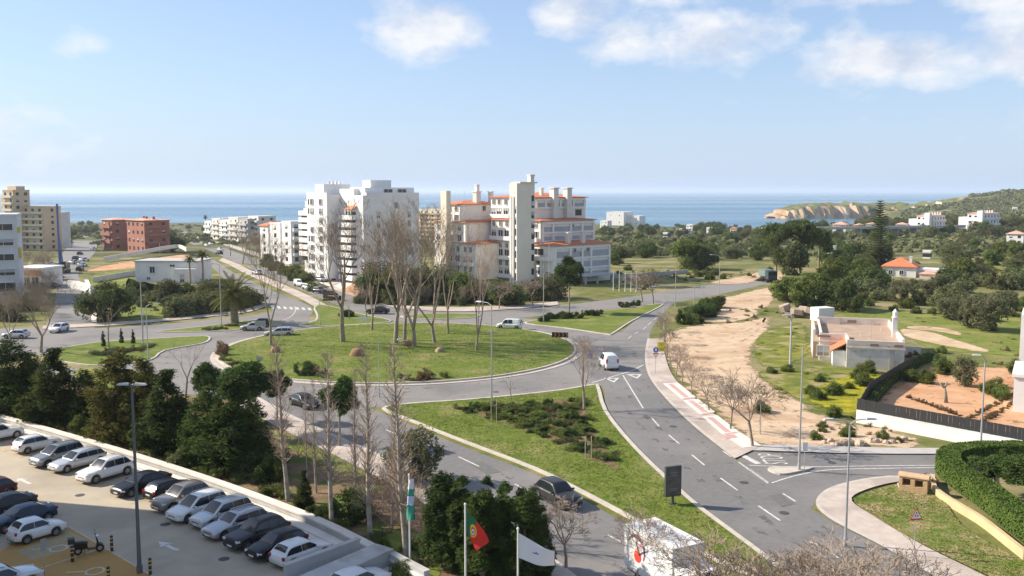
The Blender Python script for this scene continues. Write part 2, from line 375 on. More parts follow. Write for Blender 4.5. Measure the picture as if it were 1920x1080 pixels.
def strip(name, left, right, z, m, n=40):
    """a ribbon between two edges, draped on the land"""
    def res(pts):
        L = [0]
        for a, b in zip(pts, pts[1:]): L.append(L[-1] + (b - a).length)
        out = []
        for i in range(n + 1):
            t = L[-1] * i / n; k = 0
            while k < len(pts) - 2 and L[k + 1] < t: k += 1
            f = (t - L[k]) / max(1e-6, L[k + 1] - L[k]); out.append(pts[k].lerp(pts[k + 1], f))
        return out
    l = res(sm(left)); r = res(sm(right)); b = MB()
    for p, q in zip(l, r):
        for f in (0, .34, .67, 1): w = p.lerp(q, f); b.v.append((w.x, w.y, hz(w.x, w.y) + z))
    up = (r[0] - l[0]).x * (l[1] - l[0]).y - (r[0] - l[0]).y * (l[1] - l[0]).x > 0
    for i in range(n):
        for j in range(3): a = i * 4 + j; q = (a, a + 1, a + 5, a + 4); b.f.append(q if up else q[::-1])
    return struct(b.build(name, m))
def inset(poly, w):
    if area(poly) < 0: poly = list(reversed(poly))
    out = []; n = len(poly)
    for i in range(n):
        a, b, c = Vector(poly[i - 1]), Vector(poly[i]), Vector(poly[(i + 1) % n])
        d1 = (b - a).normalized(); d2 = (c - b).normalized(); nn = Vector((-d1.y - d2.y, d1.x + d2.x))
        if nn.length < .3: nn = Vector((-d2.y, d2.x))
        nn.normalize(); out.append(b + nn * w)
    return poly, out
def island(name, poly, m, h=.12, w=.28, kerb=KERB):
    """raised ground with a stone kerb all round"""
    outer, inner = inset(list(poly), w); n = len(outer)
    o = sheet(name, inner, h - .01, m); k = MB()
    k.v += [(p.x, p.y, -.02) for p in outer] + [(p.x, p.y, h) for p in outer] + [(p.x, p.y, h) for p in inner]
    for i in range(n):
        j = (i + 1) % n; k.f += [(i, j, n + j, n + i), (n + i, n + j, 2 * n + j, 2 * n + i)]
    k.build('kerb', kerb, o); return o
def circle(c, r, n=96): return [Vector((c[0] + r * math.cos(2 * math.pi * i / n), c[1] + r * math.sin(2 * math.pi * i / n))) for i in range(n)]
RC = (-15.6, 130.0); RR = 24.6
sheet('roundabout_road', circle(RC, 36), .004, ASPH)
o = island('roundabout_island', circle(RC, RR + .9), PAVE, .06, .35)
island('roundabout_lawn', circle(RC, RR), GRASS, .22, .3)
strip('road', gp([(1085, 690), (1128, 722), (1140, 770), (1200, 842), (1300, 935), (1440, 1040), (1560, 1140), (1700, 1250)]), gp([(1216, 640), (1210, 672), (1222, 715), (1285, 785), (1380, 862), (1450, 905), (1530, 960), (1640, 1015), (1760, 1085), (1960, 1220)]), .008, ASPH2)
strip('road', gp([(560, 700), (640, 745), (710, 772), (870, 838), (1000, 888), (1100, 940), (1200, 1000), (1330, 1085), (1460, 1190)]), gp([(470, 745), (545, 785), (640, 828), (730, 868), (800, 905), (900, 962), (1000, 1030), (1090, 1100), (1190, 1210)]), .008, ASPH2)
strip('side_road', gp([(1360, 838), (1430, 846), (1500, 850), (1640, 851), (1780, 852), (1990, 850)]), gp([(1500, 975), (1528, 945), (1560, 915), (1640, 897), (1760, 890), (1990, 884)]), .012, ASPH2)
strip('road', gp([(1060, 655), (1140, 640), (1190, 602), (1243, 572), (1262, 552)]), gp([(1180, 720), (1216, 655), (1220, 620), (1242, 590), (1266, 566), (1290, 552)]), .010, ASPH)
strip('back_road', gp([(770, 584), (860, 584), (960, 580), (1040, 574), (1140, 562), (1240, 548), (1330, 534), (1420, 516), (1450, 508)]), gp([(770, 600), (860, 600), (960, 597), (1040, 590), (1140, 580), (1240, 570), (1330, 556), (1430, 534), (1460, 526)]), .014, ASPH)
strip('avenue', gp([(830, 584), (760, 578), (690, 563), (620, 541), (540, 512), (470, 483), (410, 461), (372, 449), (352, 441), (352, 434)]), gp([(830, 612), (760, 606), (690, 594), (635, 573), (585, 552), (520, 525), (450, 495), (390, 469), (350, 453), (336, 441), (338, 434)]), .016, ASPH, 60)
strip('avenue', gp([(640, 640), (575, 605), (588, 584), (573, 570), (520, 549), (470, 527), (425, 503), (385, 478)]), gp([(430, 640), (478, 606), (508, 590), (508, 576), (480, 560), (440, 535), (405, 508), (370, 480)]), .018, ASPH, 50)
strip('left_road', gp([(520, 583), (470, 592), (400, 599), (300, 608), (170, 616), (90, 614), (-60, 618)]), gp([(500, 628), (440, 630), (400, 634), (300, 640), (180, 648), (90, 662), (-60, 690)]), .020, ASPH)
strip('side_street', gp([(60, 640), (92, 600), (105, 560), (104, 520), (108, 490), (128, 462), (150, 440)]), gp([(190, 640), (172, 600), (166, 560), (152, 530), (150, 505), (180, 470), (182, 448)]), .022, ASPH)
strip('lower_left_road', gp([(330, 655), (280, 685), (200, 692), (100, 690), (-40, 690)]), gp([(440, 735), (330, 735), (220, 735), (100, 735), (-40, 735)]), .024, ASPH)
# grass islands between the carriageways
tri = gp([(716, 767), (770, 757), (860, 751), (950, 743), (1050, 732), (1110, 722), (1124, 726), (1139, 772), (1197, 843), (1295, 935), (1370, 993), (1436, 1042), (1500, 1095), (1480, 1100), (1400, 1078), (1290, 1030), (1190, 979), (1100, 931), (1000, 881), (870, 831), (780, 795)])
TRI = sm(tri, 3, True); island('triangle_island', TRI, GRASS, .13, .4)
island('left_island', sm(gp([(92, 660), (180, 643), (300, 635), (380, 631), (395, 635), (380, 645), (310, 658), (282, 676), (200, 686), (150, 684), (95, 674)]), 3, True), GRASS, .13)
island('back_island', sm(gp([(985, 607), (1010, 600), (1100, 587), (1180, 578), (1238, 570), (1238, 576), (1185, 603), (1150, 626), (1135, 627), (1060, 616)]), 3, True), GRASS, .13)
island('median_island', sm(gp([(560, 612), (590, 602), (593, 590), (588, 578), (600, 572), (630, 577), (680, 590), (735, 602), (700, 607), (640, 611)]), 3, True), GRASS, .13)
island('palm_island', sm(gp([(290, 623), (380, 613), (460, 603), (498, 598), (505, 603), (480, 614), (440, 620), (380, 623)]), 3, True), GRASS, .13)
island('thin_median', sm(gp([(750, 594), (800, 589), (880, 589), (900, 592), (880, 597), (800, 599)]), 3, True), GRASS, .13)
strip('avenue_median', gp([(590, 576), (560, 559), (510, 536), (455, 511), (410, 489)]), gp([(612, 572), (575, 553), (520, 529), (465, 505), (418, 484)]), .09, PAVE)
# pavements
strip('pavement', gp([(1216, 636), (1211, 672), (1223, 715), (1286, 785), (1380, 861)]), gp([(1244, 636), (1248, 672), (1268, 715), (1335, 775), (1428, 838)]), .12, PAVE)
strip('pavement_kerb', gp([(1214, 636), (1209, 672), (1221, 715), (1284, 786), (1377, 862)]), gp([(1218, 636), (1214, 672), (1226, 715), (1289, 784), (1382, 860)]), .125, KERB)
strip('side_pavement', gp([(1380, 838), (1430, 836), (1560, 838), (1700, 842), (1990, 841)]), gp([(1385, 846), (1430, 847), (1560, 851), (1700, 853), (1990, 852)]), .11, mat('grey_paving', (.42, .39, .36), (.48, .45, .42), 1.5, .9))
strip('pavement', gp([(1748, 892), (1640, 898), (1560, 917), (1532, 945), (1560, 975), (1650, 1022), (1760, 1085), (1960, 1215)]), gp([(1760, 908), (1690, 905), (1625, 920), (1596, 940), (1640, 972), (1720, 1020), (1830, 1075), (2060, 1190)]), .12, PAVE)
strip('pavement_kerb', gp([(1748, 891), (1640, 897), (1558, 916), (1529, 945), (1558, 977), (1648, 1024), (1758, 1088), (1958, 1219)]), gp([(1748, 894), (1641, 900), (1563, 919), (1536, 945), (1564, 974), (1653, 1020), (1764, 1083), (1964, 1213)]), .125, KERB)
sheet('corner_verge', sm(gp([(1600, 938), (1680, 912), (1745, 905), (1765, 930), (1800, 985), (1870, 1030), (1960, 1075), (2080, 1150), (1960, 1130), (1830, 1072), (1720, 1018), (1645, 970)]), 3, True), .135, VERGE)
strip('back_pavement', gp([(620, 535), (690, 560), (750, 573), (860, 577), (980, 572), (1045, 566)]), gp([(616, 541), (688, 564), (750, 579), (860, 585), (980, 579), (1048, 572)]), .12, PAVE)
strip('left_pavement', gp([(80, 618), (200, 612), (300, 604), (400, 594), (470, 585), (505, 572)]), gp([(80, 612), (200, 606), (300, 599), (400, 589), (465, 579), (495, 567)]), .12, PAVE)
strip('avenue_pavement', gp([(625, 536), (545, 507), (475, 479), (412, 457), (376, 446)]), gp([(640, 530), (560, 503), (485, 475), (420, 455), (382, 444)]), .12, PAVE)
strip('street_pavement', gp([(172, 605), (166, 560), (158, 525)]), gp([(182, 605), (178, 560), (166, 525)]), .11, PAVEPALE)
# bare ground
E_DIRT = mat('sandy_dirt_ragged', (.5, .36, .235), (.63, .48, .33), .5, .95, .7, 4, c3=(.43, .28, .17), s3=.14, lo3=.48, hi3=.68, det=8, spec=.1, edge=True)
E_RED = mat('orange_soil_ragged', (.52, .29, .16), (.6, .37, .22), .4, .95, .6, 4, c3=(.46, .2, .08), s3=.12, lo3=.52, hi3=.7, spec=.1, edge=True)
E_GRASS = mat('lawn_ragged', (.12, .165, .028), (.2, .225, .045), .9, .9, .8, 7, c3=(.27, .25, .09), s3=.16, lo3=.47, hi3=.66, det=7, spec=.12, edge=True)
E_WEED = mat('weedy_green_ragged', (.11, .145, .03), (.25, .24, .05), .5, .95, .9, 5, c3=(.36, .28, .16), s3=.25, lo3=.52, hi3=.66, det=7, spec=.1, edge=True)
def patch(name, px, m, z, jit=.6, seed=1, rim=None):
    """ground cover with a ragged rim: an inner sheet and a ring that thins out"""
    p = sm(gp(px), 6, True); s = max(1, abs(area(p)) ** .5 / 14)
    q = [v + Vector((pnoise(Vector((v.x / s, v.y / s, seed))), pnoise(Vector((v.x / s, v.y / s, seed + 7))))) * jit * s * .5 for v in p]
    w = rim if rim is not None else max(.5, min(3.0, abs(area(q)) ** .5 * .09))
    o, i1 = inset(q, -w * .6); ring0 = i1; ring1 = inset(q, w * .4)[1]; n = len(ring0)
    bm = bmesh.new(); A = [bm.verts.new((v.x, v.y, hz(v.x, v.y) + z)) for v in ring0]; B = [bm.verts.new((v.x, v.y, hz(v.x, v.y) + z)) for v in ring1]
    for k in range(n): bm.faces.new((A[k], A[(k + 1) % n], B[(k + 1) % n], B[k]))
    f = bm.faces.new(B); bmesh.ops.triangulate(bm, faces=[f]); me = bpy.data.meshes.new(name); bm.to_mesh(me); bm.free()
    at_ = me.attributes.new('rim', 'FLOAT', 'POINT')
    for k in range(2 * n): at_.data[k].value = 0.0 if k < n else 1.0
    me.materials.append(m); 
    for pl in me.polygons:
        if pl.normal.z < 0: pl.flip()
    return struct(place(me, name))
patch('dirt_lot', [(1246, 632), (1290, 612), (1380, 605), (1440, 596), (1436, 625), (1405, 665), (1420, 695), (1470, 735), (1560, 790), (1640, 800), (1700, 815), (1720, 838), (1560, 836), (1430, 835), (1340, 770), (1275, 712), (1252, 668)], E_DIRT, .03, .5)
patch('dirt_patch', [(1320, 585), (1400, 575), (1420, 590), (1370, 604), (1310, 600)], E_DIRT, .034, .4, 3)
patch('dirt_track', [(1340, 566), (1400, 548), (1440, 540), (1450, 552), (1440, 575), (1390, 580)], E_DIRT, .036, .4, 5)
patch('dirt_patch', [(1330, 530), (1390, 518), (1440, 508), (1470, 512), (1470, 530), (1440, 522), (1390, 532)], E_DIRT, .04, .3, 8)
patch('weed_patch', [(1420, 700), (1500, 688), (1600, 690), (1660, 700), (1640, 730), (1610, 780), (1590, 785), (1520, 760), (1460, 730)], E_WEED, .045, .6, 11)
patch('weed_patch', [(1410, 650), (1440, 620), (1500, 605), (1515, 640), (1510, 670), (1440, 690)], E_WEED, .045, .6, 12)
patch('dirt_patch', [(1690, 618), (1740, 622), (1800, 640), (1850, 656), (1840, 660), (1770, 648), (1700, 632)], E_DIRT, .05, .6, 13)
patch('dirt_patch', [(1705, 612), (1760, 614), (1800, 624), (1798, 629), (1750, 621), (1706, 617)], E_DIRT, .056, .6, 14)
patch('green_plot', [(165, 522), (250, 506), (256, 545), (420, 560), (480, 574), (400, 588), (250, 600), (186, 603)], E_GRASS, .03, .2, 40)
patch('green_slope', [(1560, 592), (1700, 585), (1800, 590), (1900, 588), (2060, 592), (2080, 640), (2000, 672), (1860, 664), (1740, 652), (1680, 620)], E_GRASS, .034, .15, 41, .5)
patch('flower_patch', [(1510, 742), (1560, 715), (1610, 702), (1655, 703), (1640, 735), (1605, 772), (1560, 768)], mat('yellow_flower_field', (.42, .36, .02), (.18, .2, .03), .7, .95, .9, 5, det=8, spec=.1, edge=True), .049, .6, 42)
patch('plough_field', [(1640, 770), (1720, 695), (1780, 690), (1920, 690), (2100, 690), (2100, 830), (1915, 812), (1780, 795)], E_RED, .05, .1, 15)
patch('terrace_paving', [(505, 505), (560, 505), (640, 525), (720, 560), (680, 555), (600, 528)], PAVEPALE, .05, .1, 16)
patch('red_bank', [(645, 545), (670, 528), (690, 530), (672, 555)], E_RED, .16, .2, 17)
patch('red_field', [(160, 508), (250, 490), (340, 478), (350, 486), (250, 502)], E_RED, .05, .3, 18)
patch('red_field', [(1775, 452), (1800, 446), (1815, 452), (1795, 458)], E_RED, .9, .3, 19)
patch('bright_meadow', [(1840, 490), (1920, 470), (1990, 480), (1990, 530), (1900, 520)], E_GRASS, .8, .5, 20)
patch('bright_meadow', [(1580, 515), (1660, 520), (1660, 545), (1600, 545)], E_GRASS, .5, .5, 21)
# garden strip between the car park and the exit road
garden = gp([(-60, 700), (150, 715), (330, 738), (470, 748), (545, 787), (640, 830), (730, 870), (800, 908), (900, 965), (1000, 1033), (1090, 1104), (1190, 1215), (900, 1190), (790, 1080), (500, 950), (300, 873), (0, 783), (-60, 765)])
sheet('garden_ground', garden, .03, MULCH)
patch('garden_lawn', [(500, 810), (560, 812), (620, 840), (700, 875), (690, 905), (640, 890), (560, 850)], E_GRASS, .05, .4, 30)
patch('garden_lawn', [(150, 690), (280, 700), (300, 728), (160, 722)], E_GRASS, .05, .4, 31)
patch('garden_lawn', [(700, 1010), (780, 1000), (830, 1060), (800, 1085)], E_GRASS, .05, .4, 33)
strip('garden_path', gp([(470, 742), (545, 783), (640, 826), (730, 866), (800, 903), (900, 960), (1000, 1028), (1090, 1098), (1190, 1208)]), gp([(440, 757), (515, 800), (600, 842), (690, 888), (760, 925), (850, 985), (940, 1055), (1020, 1125), (1100, 1230)]), .12, PAVE)
strip('pavement_kerb', gp([(474, 740), (549, 781), (644, 824), (734, 864), (804, 901), (904, 957), (1004, 1025), (1094, 1095), (1194, 1205)]), gp([(468, 743), (543, 784), (638, 827), (728, 867), (798, 904), (898, 961), (998, 1029), (1088, 1099), (1188, 1209)]), .125, KERB)
# ---------------------------------------------------------------- painted marks
def line(a, b, w=.14, z=.03, m=PAINT, name='road_marking'):
    a, b = Vector(a).to_2d(), Vector(b).to_2d(); d = (b - a).normalized(); s = Vector((-d.y, d.x)) * w / 2
    mb = MB(); mb.add([(p.x, p.y, z) for p in (a - s, b - s, b + s, a + s)], [(0, 1, 2, 3)]); return struct(mb.build(name, m))
def pline(px, w=.14, z=.03, m=PAINT, name='road_marking'):
    p = sm(gp(px), 6); b = MB()
    for i, q in enumerate(p):
        d = (p[min(i + 1, len(p) - 1)] - p[max(i - 1, 0)]).normalized(); s = Vector((-d.y, d.x)) * w / 2
        b.v += [(q.x + s.x, q.y + s.y, z), (q.x - s.x, q.y - s.y, z)]
    for i in range(len(p) - 1): b.f.append((2 * i + 1, 2 * i + 3, 2 * i + 2, 2 * i))
    return struct(b.build(name, m))
for a, b in [((1168, 704), (1206, 766)), ((1222, 784), (1236, 800)), ((1254, 816), (1274, 833)), ((1297, 853), (1321, 873)), ((1351, 897), (1383, 920)), ((1422, 949), (1463, 977)), ((1520, 1014), (1572, 1047)), ((1640, 1090), (1690, 1125)),
             ((722, 806), (745, 815)), ((860, 857), (898, 875)), ((965, 908), (985, 918)), ((1062, 956), (1082, 964)), ((1140, 1003), (1165, 1018)),
             ((1355, 846), (1371, 857)), ((1468, 926), (1492, 941)), ((1405, 880), (1440, 905)), ((1518, 1016), (1545, 1032))]:
    line(G(*a), G(*b), .16)
for a, b in [((1205, 618), (1212, 613)), ((1190, 626), (1197, 622)), ((1178, 635), (1184, 630)), ((1214, 610), (1222, 604)), ((1226, 600), (1232, 596))]: line(G(*a), G(*b), .14)
pline([(1110, 718), (1150, 706), (1185, 695), (1207, 684)], .22)
pline([(1385, 867), (1440, 907)], .16); pline([(1370, 843), (1422, 870)], .55)
pline([(1405, 873), (1500, 876), (1640, 874), (1780, 873)], .16)
pline([(1447, 906), (1490, 893), (1550, 882), (1640, 879), (1780, 877)], .16)
pline([(506, 609), (540, 597), (553, 585), (553, 575)], .15, .034)
def yield_mark(cx, cy):
    c = G(cx, cy); b = MB(); t = [(-.95, .8), (.95, .8), (0, -.9)]; t2 = [(x * .5, y * .5 + .1) for x, y in t]
    b.add([(c.x + x, c.y + y * 1.6, .03) for x, y in t] + [(c.x + x, c.y + y * 1.6, .03) for x, y in t2], [(0, 3, 4, 1)[::-1], (1, 4, 5, 2)[::-1], (2, 5, 3, 0)[::-1]])
    struct(b.build('road_marking', PAINT))
yield_mark(1149, 713); yield_mark(1192, 706)
for i in range(7):
    a = G(510 + i * 11.5, 574 + i * .6); b = G(513 + i * 11.5, 578.5 + i * .6); line(a, b, .55, .036)
def stop_text():
    cu = bpy.data.curves.new('stop_word', 'FONT'); cu.body = 'STOP'; cu.align_x = 'CENTER'; cu.align_y = 'CENTER'; cu.size = 1.0
    o = bpy.data.objects.new('stop_word', cu); C.objects.link(o); dg = bpy.context.evaluated_depsgraph_get(); me = bpy.data.meshes.new_from_object(o.evaluated_get(dg)); bpy.data.objects.remove(o)
    me.materials.clear(); me.materials.append(PAINT); c = G(1451, 861); o = place(me, 'road_marking', None, (c.x, c.y, .034), R(88)); o.scale = (1.3, 2.7, 1); struct(o)
stop_text()
# wear: wheel tracks, repairs, manholes
E_WORN = mat('polished_wheel_track', (.13, .124, .118), (.155, .148, .142), 2, .7, edge=True); E_RUT = mat('wheel_rut_soil', (.38, .255, .16), (.46, .32, .21), .8, .95, .5, 4, edge=True, spec=.1); REPAIR = mat('asphalt_repair', (.125, .12, .117), (.15, .145, .14), 3, .85, .2, 30); E_PALE = mat('dusty_asphalt', (.3, .275, .25), (.26, .24, .22), 1, .9, edge=True)
def track(px, w, z, m, rim=.45, name='wheel_track'):
    o = pline(px, w, z, m, name); a = o.data.attributes.new('rim', 'FLOAT', 'POINT')
    for d in a.data: d.value = rim
    return o
for off in (-10, 14): track([(1150 + off, 700), (1168 + off, 745), (1225 + off * 1.2, 810), (1310 + off * 1.4, 885), (1420 + off * 1.6, 980), (1560 + off * 1.8, 1090)], .5, .022, E_WORN)
for off in (-12, 12): track([(1195 + off, 712), (1238 + off, 770), (1310 + off, 832), (1420 + off, 915), (1580 + off, 1020), (1700 + off, 1100)], .5, .022, E_WORN, .4)
for off in (0, 14): track([(600 + off, 745), (700 + off, 790), (830 + off, 842), (960 + off, 898), (1080 + off, 958), (1220 + off, 1045)], .5, .022, E_WORN, .42)
for rr in (27.2, 28.9, 31.0, 32.6):
    cpx = [(RC[0] + rr * math.cos(a), RC[1] + rr * math.sin(a)) for a in [6.2832 * k / 60 for k in range(61)]]; b = MB()
    for i, q in enumerate(cpx):
        d = Vector((q[0] - RC[0], q[1] - RC[1])).normalized() * .28; b.v += [(q[0] + d.x, q[1] + d.y, .026), (q[0] - d.x, q[1] - d.y, .026)]
    b.f = [(2 * i, 2 * i + 2, 2 * i + 3, 2 * i + 1) for i in range(60)]; o = struct(b.build('wheel_track', E_WORN)); a_ = o.data.attributes.new('rim', 'FLOAT', 'POINT')
    for d in a_.data: d.value = .4
for q in ([(1440, 930), (1462, 925), (1490, 945), (1466, 951)], [(880, 870), (905, 866), (940, 885), (912, 890)], [(1130, 650), (1160, 648), (1165, 658), (1133, 660)]): sheet('asphalt_repair', gp(q), .0245, REPAIR)
for px, py in ((1262, 800), (1395, 905), (1170, 668), (930, 735), (830, 845), (1085, 935), (1560, 868), (350, 650), (640, 735), (1470, 962), (310, 985), (150, 930), (420, 1050)):
    g = G(px, py); struct(MB().lathe([(.34, 0), (.34, .012), (.001, .013)], (g.x, g.y, .062 if px < 500 and py > 800 else .02), 14).build('manhole_cover', mat('cast_iron', (.07, .068, .066), (.1, .095, .09), 6, .6, metal=.3)))
for k, pts in enumerate([[(1255, 640), (1300, 655), (1340, 700), (1400, 760), (1500, 810), (1600, 815)], [(1262, 650), (1305, 668), (1345, 715), (1405, 775), (1500, 822), (1590, 826)], [(1290, 628), (1350, 640), (1395, 625), (1425, 605)], [(1300, 640), (1360, 650), (1405, 632), (1432, 608)], [(1350, 690), (1390, 720), (1450, 760), (1540, 800)]]): track(pts, .55, .05 + .003 * k, E_RUT, .5, 'wheel_rut')
for q in ([(1130, 735), (1150, 735), (1230, 830), (1205, 830)], [(1380, 855), (1420, 850), (1470, 900), (1440, 900)]): track([q[0], q[3], q[2]], .9, .021, E_PALE, .35, 'dust_streak')
# low traffic island of the side road
island('side_road_island', sm(gp([(1440, 883), (1450, 878), (1500, 877), (1525, 879), (1490, 888), (1462, 891)]), 3, True), KERB, .14, .2)
# tactile ramps on the pavement: pale slabs with red strips
for k, (a, b, c, d) in enumerate([((1243, 721), (1272, 720), (1305, 747), (1278, 750)), ((1281, 753), (1309, 750), (1341, 775), (1313, 779)), ((1317, 784), (1345, 781), (1385, 812), (1355, 817))]):
    pts = [G(*q).to_2d() for q in (a, b, c, d)]; mb = MB(); mb.prism(pts, .1, .135); o = struct(mb.build('crossing_ramp', PAVEPALE))
    m1 = pts[0].lerp(pts[1], .42); m2 = pts[3].lerp(pts[2], .42); mb = MB(); d2 = (m2 - m1).normalized(); s = Vector((-d2.y, d2.x)) * .28
    mb.prism([m1 + d2 * .4 - s, m2 - d2 * .4 - s, m2 - d2 * .4 + s, m1 + d2 * .4 + s], .13, .142); mb.build('tactile_strip', PAVERED, o)
    e1 = pts[3].lerp(pts[2], .1) - d2 * .15; e2 = pts[3].lerp(pts[2], .8) - d2 * .15; s2 = d2 * .5
    mb = MB(); mb.prism([e1, e2, e2 + s2, e1 + s2], .13, .143); mb.build('tactile_band', PAVERED, o)
mb = MB(); mb.prism([G(*q).to_2d() for q in ((1357, 818), (1387, 813), (1428, 838), (1393, 842))], .1, .135); o = struct(mb.build('crossing_ramp', PAVEPALE))
mb = MB(); mb.prism([G(*q).to_2d() for q in ((1352, 820), (1376, 817), (1384, 823), (1361, 826))], .13, .145); mb.build('tactile_band', PAVERED, o)
# ---------------------------------------------------------------- the car park
lot = gp([(-160, 757), (0, 790), (150, 832), (300, 878), (500, 950), (640, 1008), (790, 1090), (900, 1180), (700, 1300), (-300, 1300), (-300, 850)])
sheet('car_park', lot, .06, LOT)
WP = sm([G(*q, .62).to_2d() for q in ((-90, 757), (0, 779), (120, 812), (245, 849), (400, 899), (543, 951), (619, 983), (700, 1024), (800, 1082))], 8)
WS = [0.0]
for a, c in zip(WP, WP[1:]): WS.append(WS[-1] + (c - a).length)
WL = WS[-1]
def along(t, n):
    """a point t metres along the wall and n metres from it towards the cars"""
    t = max(0, min(WL - 1e-4, t)); k = 0
    while WS[k + 1] < t: k += 1
    d = (WP[k + 1] - WP[k]).normalized(); return WP[k].lerp(WP[k + 1], (t - WS[k]) / (WS[k + 1] - WS[k])) + Vector((d.y, -d.x)) * n
W0 = along(0, 0)
def band(n0, n1, z0, z1, name, m, parent=None, N=48):
    b = MB()
    for i in range(N):
        a, c = WL * i / N, WL * (i + 1) / N; q = [along(a, n0), along(c, n0), along(c, n1), along(a, n1)]; o = len(b.v)
        b.v += [(p.x, p.y, z) for z in (z0, z1) for p in q]; b.f += [(o + 4, o + 5, o + 6, o + 7)[::-1], (o, o + 1, o + 5, o + 4)[::-1], (o + 2, o + 3, o + 7, o + 6)[::-1]]
    o = b.build(name, m)
    bm = bmesh.new(); bm.from_mesh(o.data); bmesh.ops.recalc_face_normals(bm, faces=bm.faces); bm.to_mesh(o.data); bm.free(); return o
ww = band(-.25, .25, -.1, .5, 'boundary_wall', CONC); tag(ww, 'long low pale wall curving along the car park and garden trees', 'wall')
me = None
for i in range(36):                                            # coping slabs, each one laid singly
    me = me or MB().box((0, 0, 0), (WL / 36 - .015, .62, .12)).mesh('coping_slab', PAVEPALE)
    p, q = along(WL * i / 36, 0), along(WL * (i + 1) / 36, 0); d = q - p; place(me, 'coping_slab', ww, ((p.x + q.x) / 2, (p.y + q.y) / 2, .56 + .004 * math.sin(i * 3)), math.atan2(d.y, d.x))
struct(band(.3, 2.1, .0, .16, 'wall_pavement', PAVEPALE)); struct(band(1.05, 1.2, .1, .164, 'gutter', CONC))
# bay lines
def bay_row():
    a = G(-30, 833).to_2d(); b = G(590, 1092).to_2d(); pline([(-30, 833), (150, 893), (330, 960), (480, 1030), (590, 1090)], .12, .072, YPAINT, 'bay_line')
    d = (b - a).normalized(); n = Vector((-d.y, d.x)); n = n if n.y > 0 else -n; k = int((b - a).length / 3.0)
    for i in range(k + 1):
        p = a + d * (i * 3.0 + .9); line(p, p + n * 5.2, .1, .072, YPAINT, 'bay_line')
bay_row()
def arrow(cx, cy, ang):
    c = G(cx, cy, .07); b = MB(); ca, sa = math.cos(ang), math.sin(ang)
    pts = [(-1.1, -.14), (.25, -.14), (.25, -.42), (1.2, 0), (.25, .42), (.25, .14), (-1.1, .14)]
    b.add([(c.x + x * ca - y * sa, c.y + x * sa + y * ca, .072) for x, y in pts], [tuple(range(7))]); struct(b.build('arrow_marking', PAINT))
arrow(45, 902, R(140)); arrow(316, 1024, R(140))
sheet('ochre_bay', gp([(20, 1022), (128, 990), (250, 1060), (330, 1110), (0, 1160), (-60, 1080)]), .066, OCHRE)
sheet('motorcycle_bay', gp([(120, 992), (165, 1014), (100, 1042), (60, 1052), (30, 1035), (95, 1010)]), .069, mat('worn_ochre', (.3, .26, .2), (.42, .31, .14), .8, .9))
for a, b in [((130, 990), (330, 1108)), ((128, 990), (0, 1024)), ((62, 1072), (215, 1022)), ((-30, 1050), (40, 1085))]: line(G(*a), G(*b), .1, .074, mat('pale_yellow_paint', (.6, .52, .36), (.45, .4, .3), 3, .8), 'bay_line')
for cx, cy in ((110, 1030), (178, 1073)):
    c = G(cx, cy); b = MB()
    for k in range(20):
        a0, a1 = 2 * math.pi * k / 20, 2 * math.pi * (k + 1) / 20
        b.add([(c.x + r * math.cos(a), c.y + r * 1.1 * math.sin(a), .075) for r, a in ((.42, a0), (.55, a0), (.55, a1), (.42, a1))], [(0, 1, 2, 3)])
    b.add([(c.x - 1.6, c.y - .25, .075), (c.x - .5, c.y - .1, .075), (c.x - .5, c.y + .05, .075), (c.x - 1.6, c.y - .12, .075)], [(0, 1, 2, 3)])
    struct(b.build('bay_symbol', mat('pale_yellow_paint', (1, 1, 1))))
# ---------------------------------------------------------------- trees: generators
def rv(r): 
    while True:
        v = Vector((r.uniform(-1, 1), r.uniform(-1, 1), r.uniform(-1, 1)))
        if .01 < v.length < 1: return v.normalized()
def bare(seed, h, r0, fork=.3, spread=.5, nb=(3, 4), depth=4, twig=.02, upw=.35, lrat=.68, first=3, wob=.12, minr=.011, trunklean=.03, l1=None):
    """a leafless deciduous tree: returns meshes (trunk, branches)"""
    rn = random.Random(seed); tr = MB(); br = MB()
    def limb(p, d, L, r, lev, mb):
        n = 4 if lev < 2 else 3; pts = [p.copy()]; rs = [r]; q = p.copy(); dd = d.copy(); re = max(minr, r * (.62 if lev else .7))
        for i in range(n):
            dd = (dd + rv(rn) * wob + Vector((0, 0, upw * .25))).normalized(); q = q + dd * (L / n); pts.append(q.copy()); rs.append(r + (re - r) * (i + 1) / n)
        mb.tube(pts, rs, 7 if lev == 0 else (5 if lev == 1 else 3), cap=False)
        if lev >= depth: return
        k = first if lev == 0 else rn.randint(*nb)
        a0 = rn.uniform(0, 6.28)
        for j in range(k):
            f = 1.0 if (lev == 0 or j < 2) else rn.uniform(.35, .95); idx = f * n; ii = min(int(idx), n - 1); fr = idx - ii
            b = pts[ii].lerp(pts[ii + 1], fr); a = a0 + 6.283 * j / k + rn.uniform(-.4, .4)
            ref = Vector((1, 0, 0)) if abs(dd.x) < .8 else Vector((0, 1, 0)); u = dd.cross(ref).normalized(); w = dd.cross(u)
            sp = spread * rn.uniform(.6, 1.25); nd = (dd + (u * math.cos(a) + w * math.sin(a)) * sp + Vector((0, 0, upw * .5))).normalized()
            limb(b, nd, L * lrat * rn.uniform(.75, 1.2) if lev else (h - L) * (l1 or (.46 if depth > 3 else .52)) * rn.uniform(.85, 1.15), max(minr, re * rn.uniform(.55, .78) * (1.1 if l1 and lev < 2 else 1)), lev + 1, br)
    limb(Vector((0, 0, -.1)), Vector((rn.uniform(-1, 1) * trunklean, rn.uniform(-1, 1) * trunklean, 1)).normalized(), h * fork, r0, 0, tr)
    return tr, br
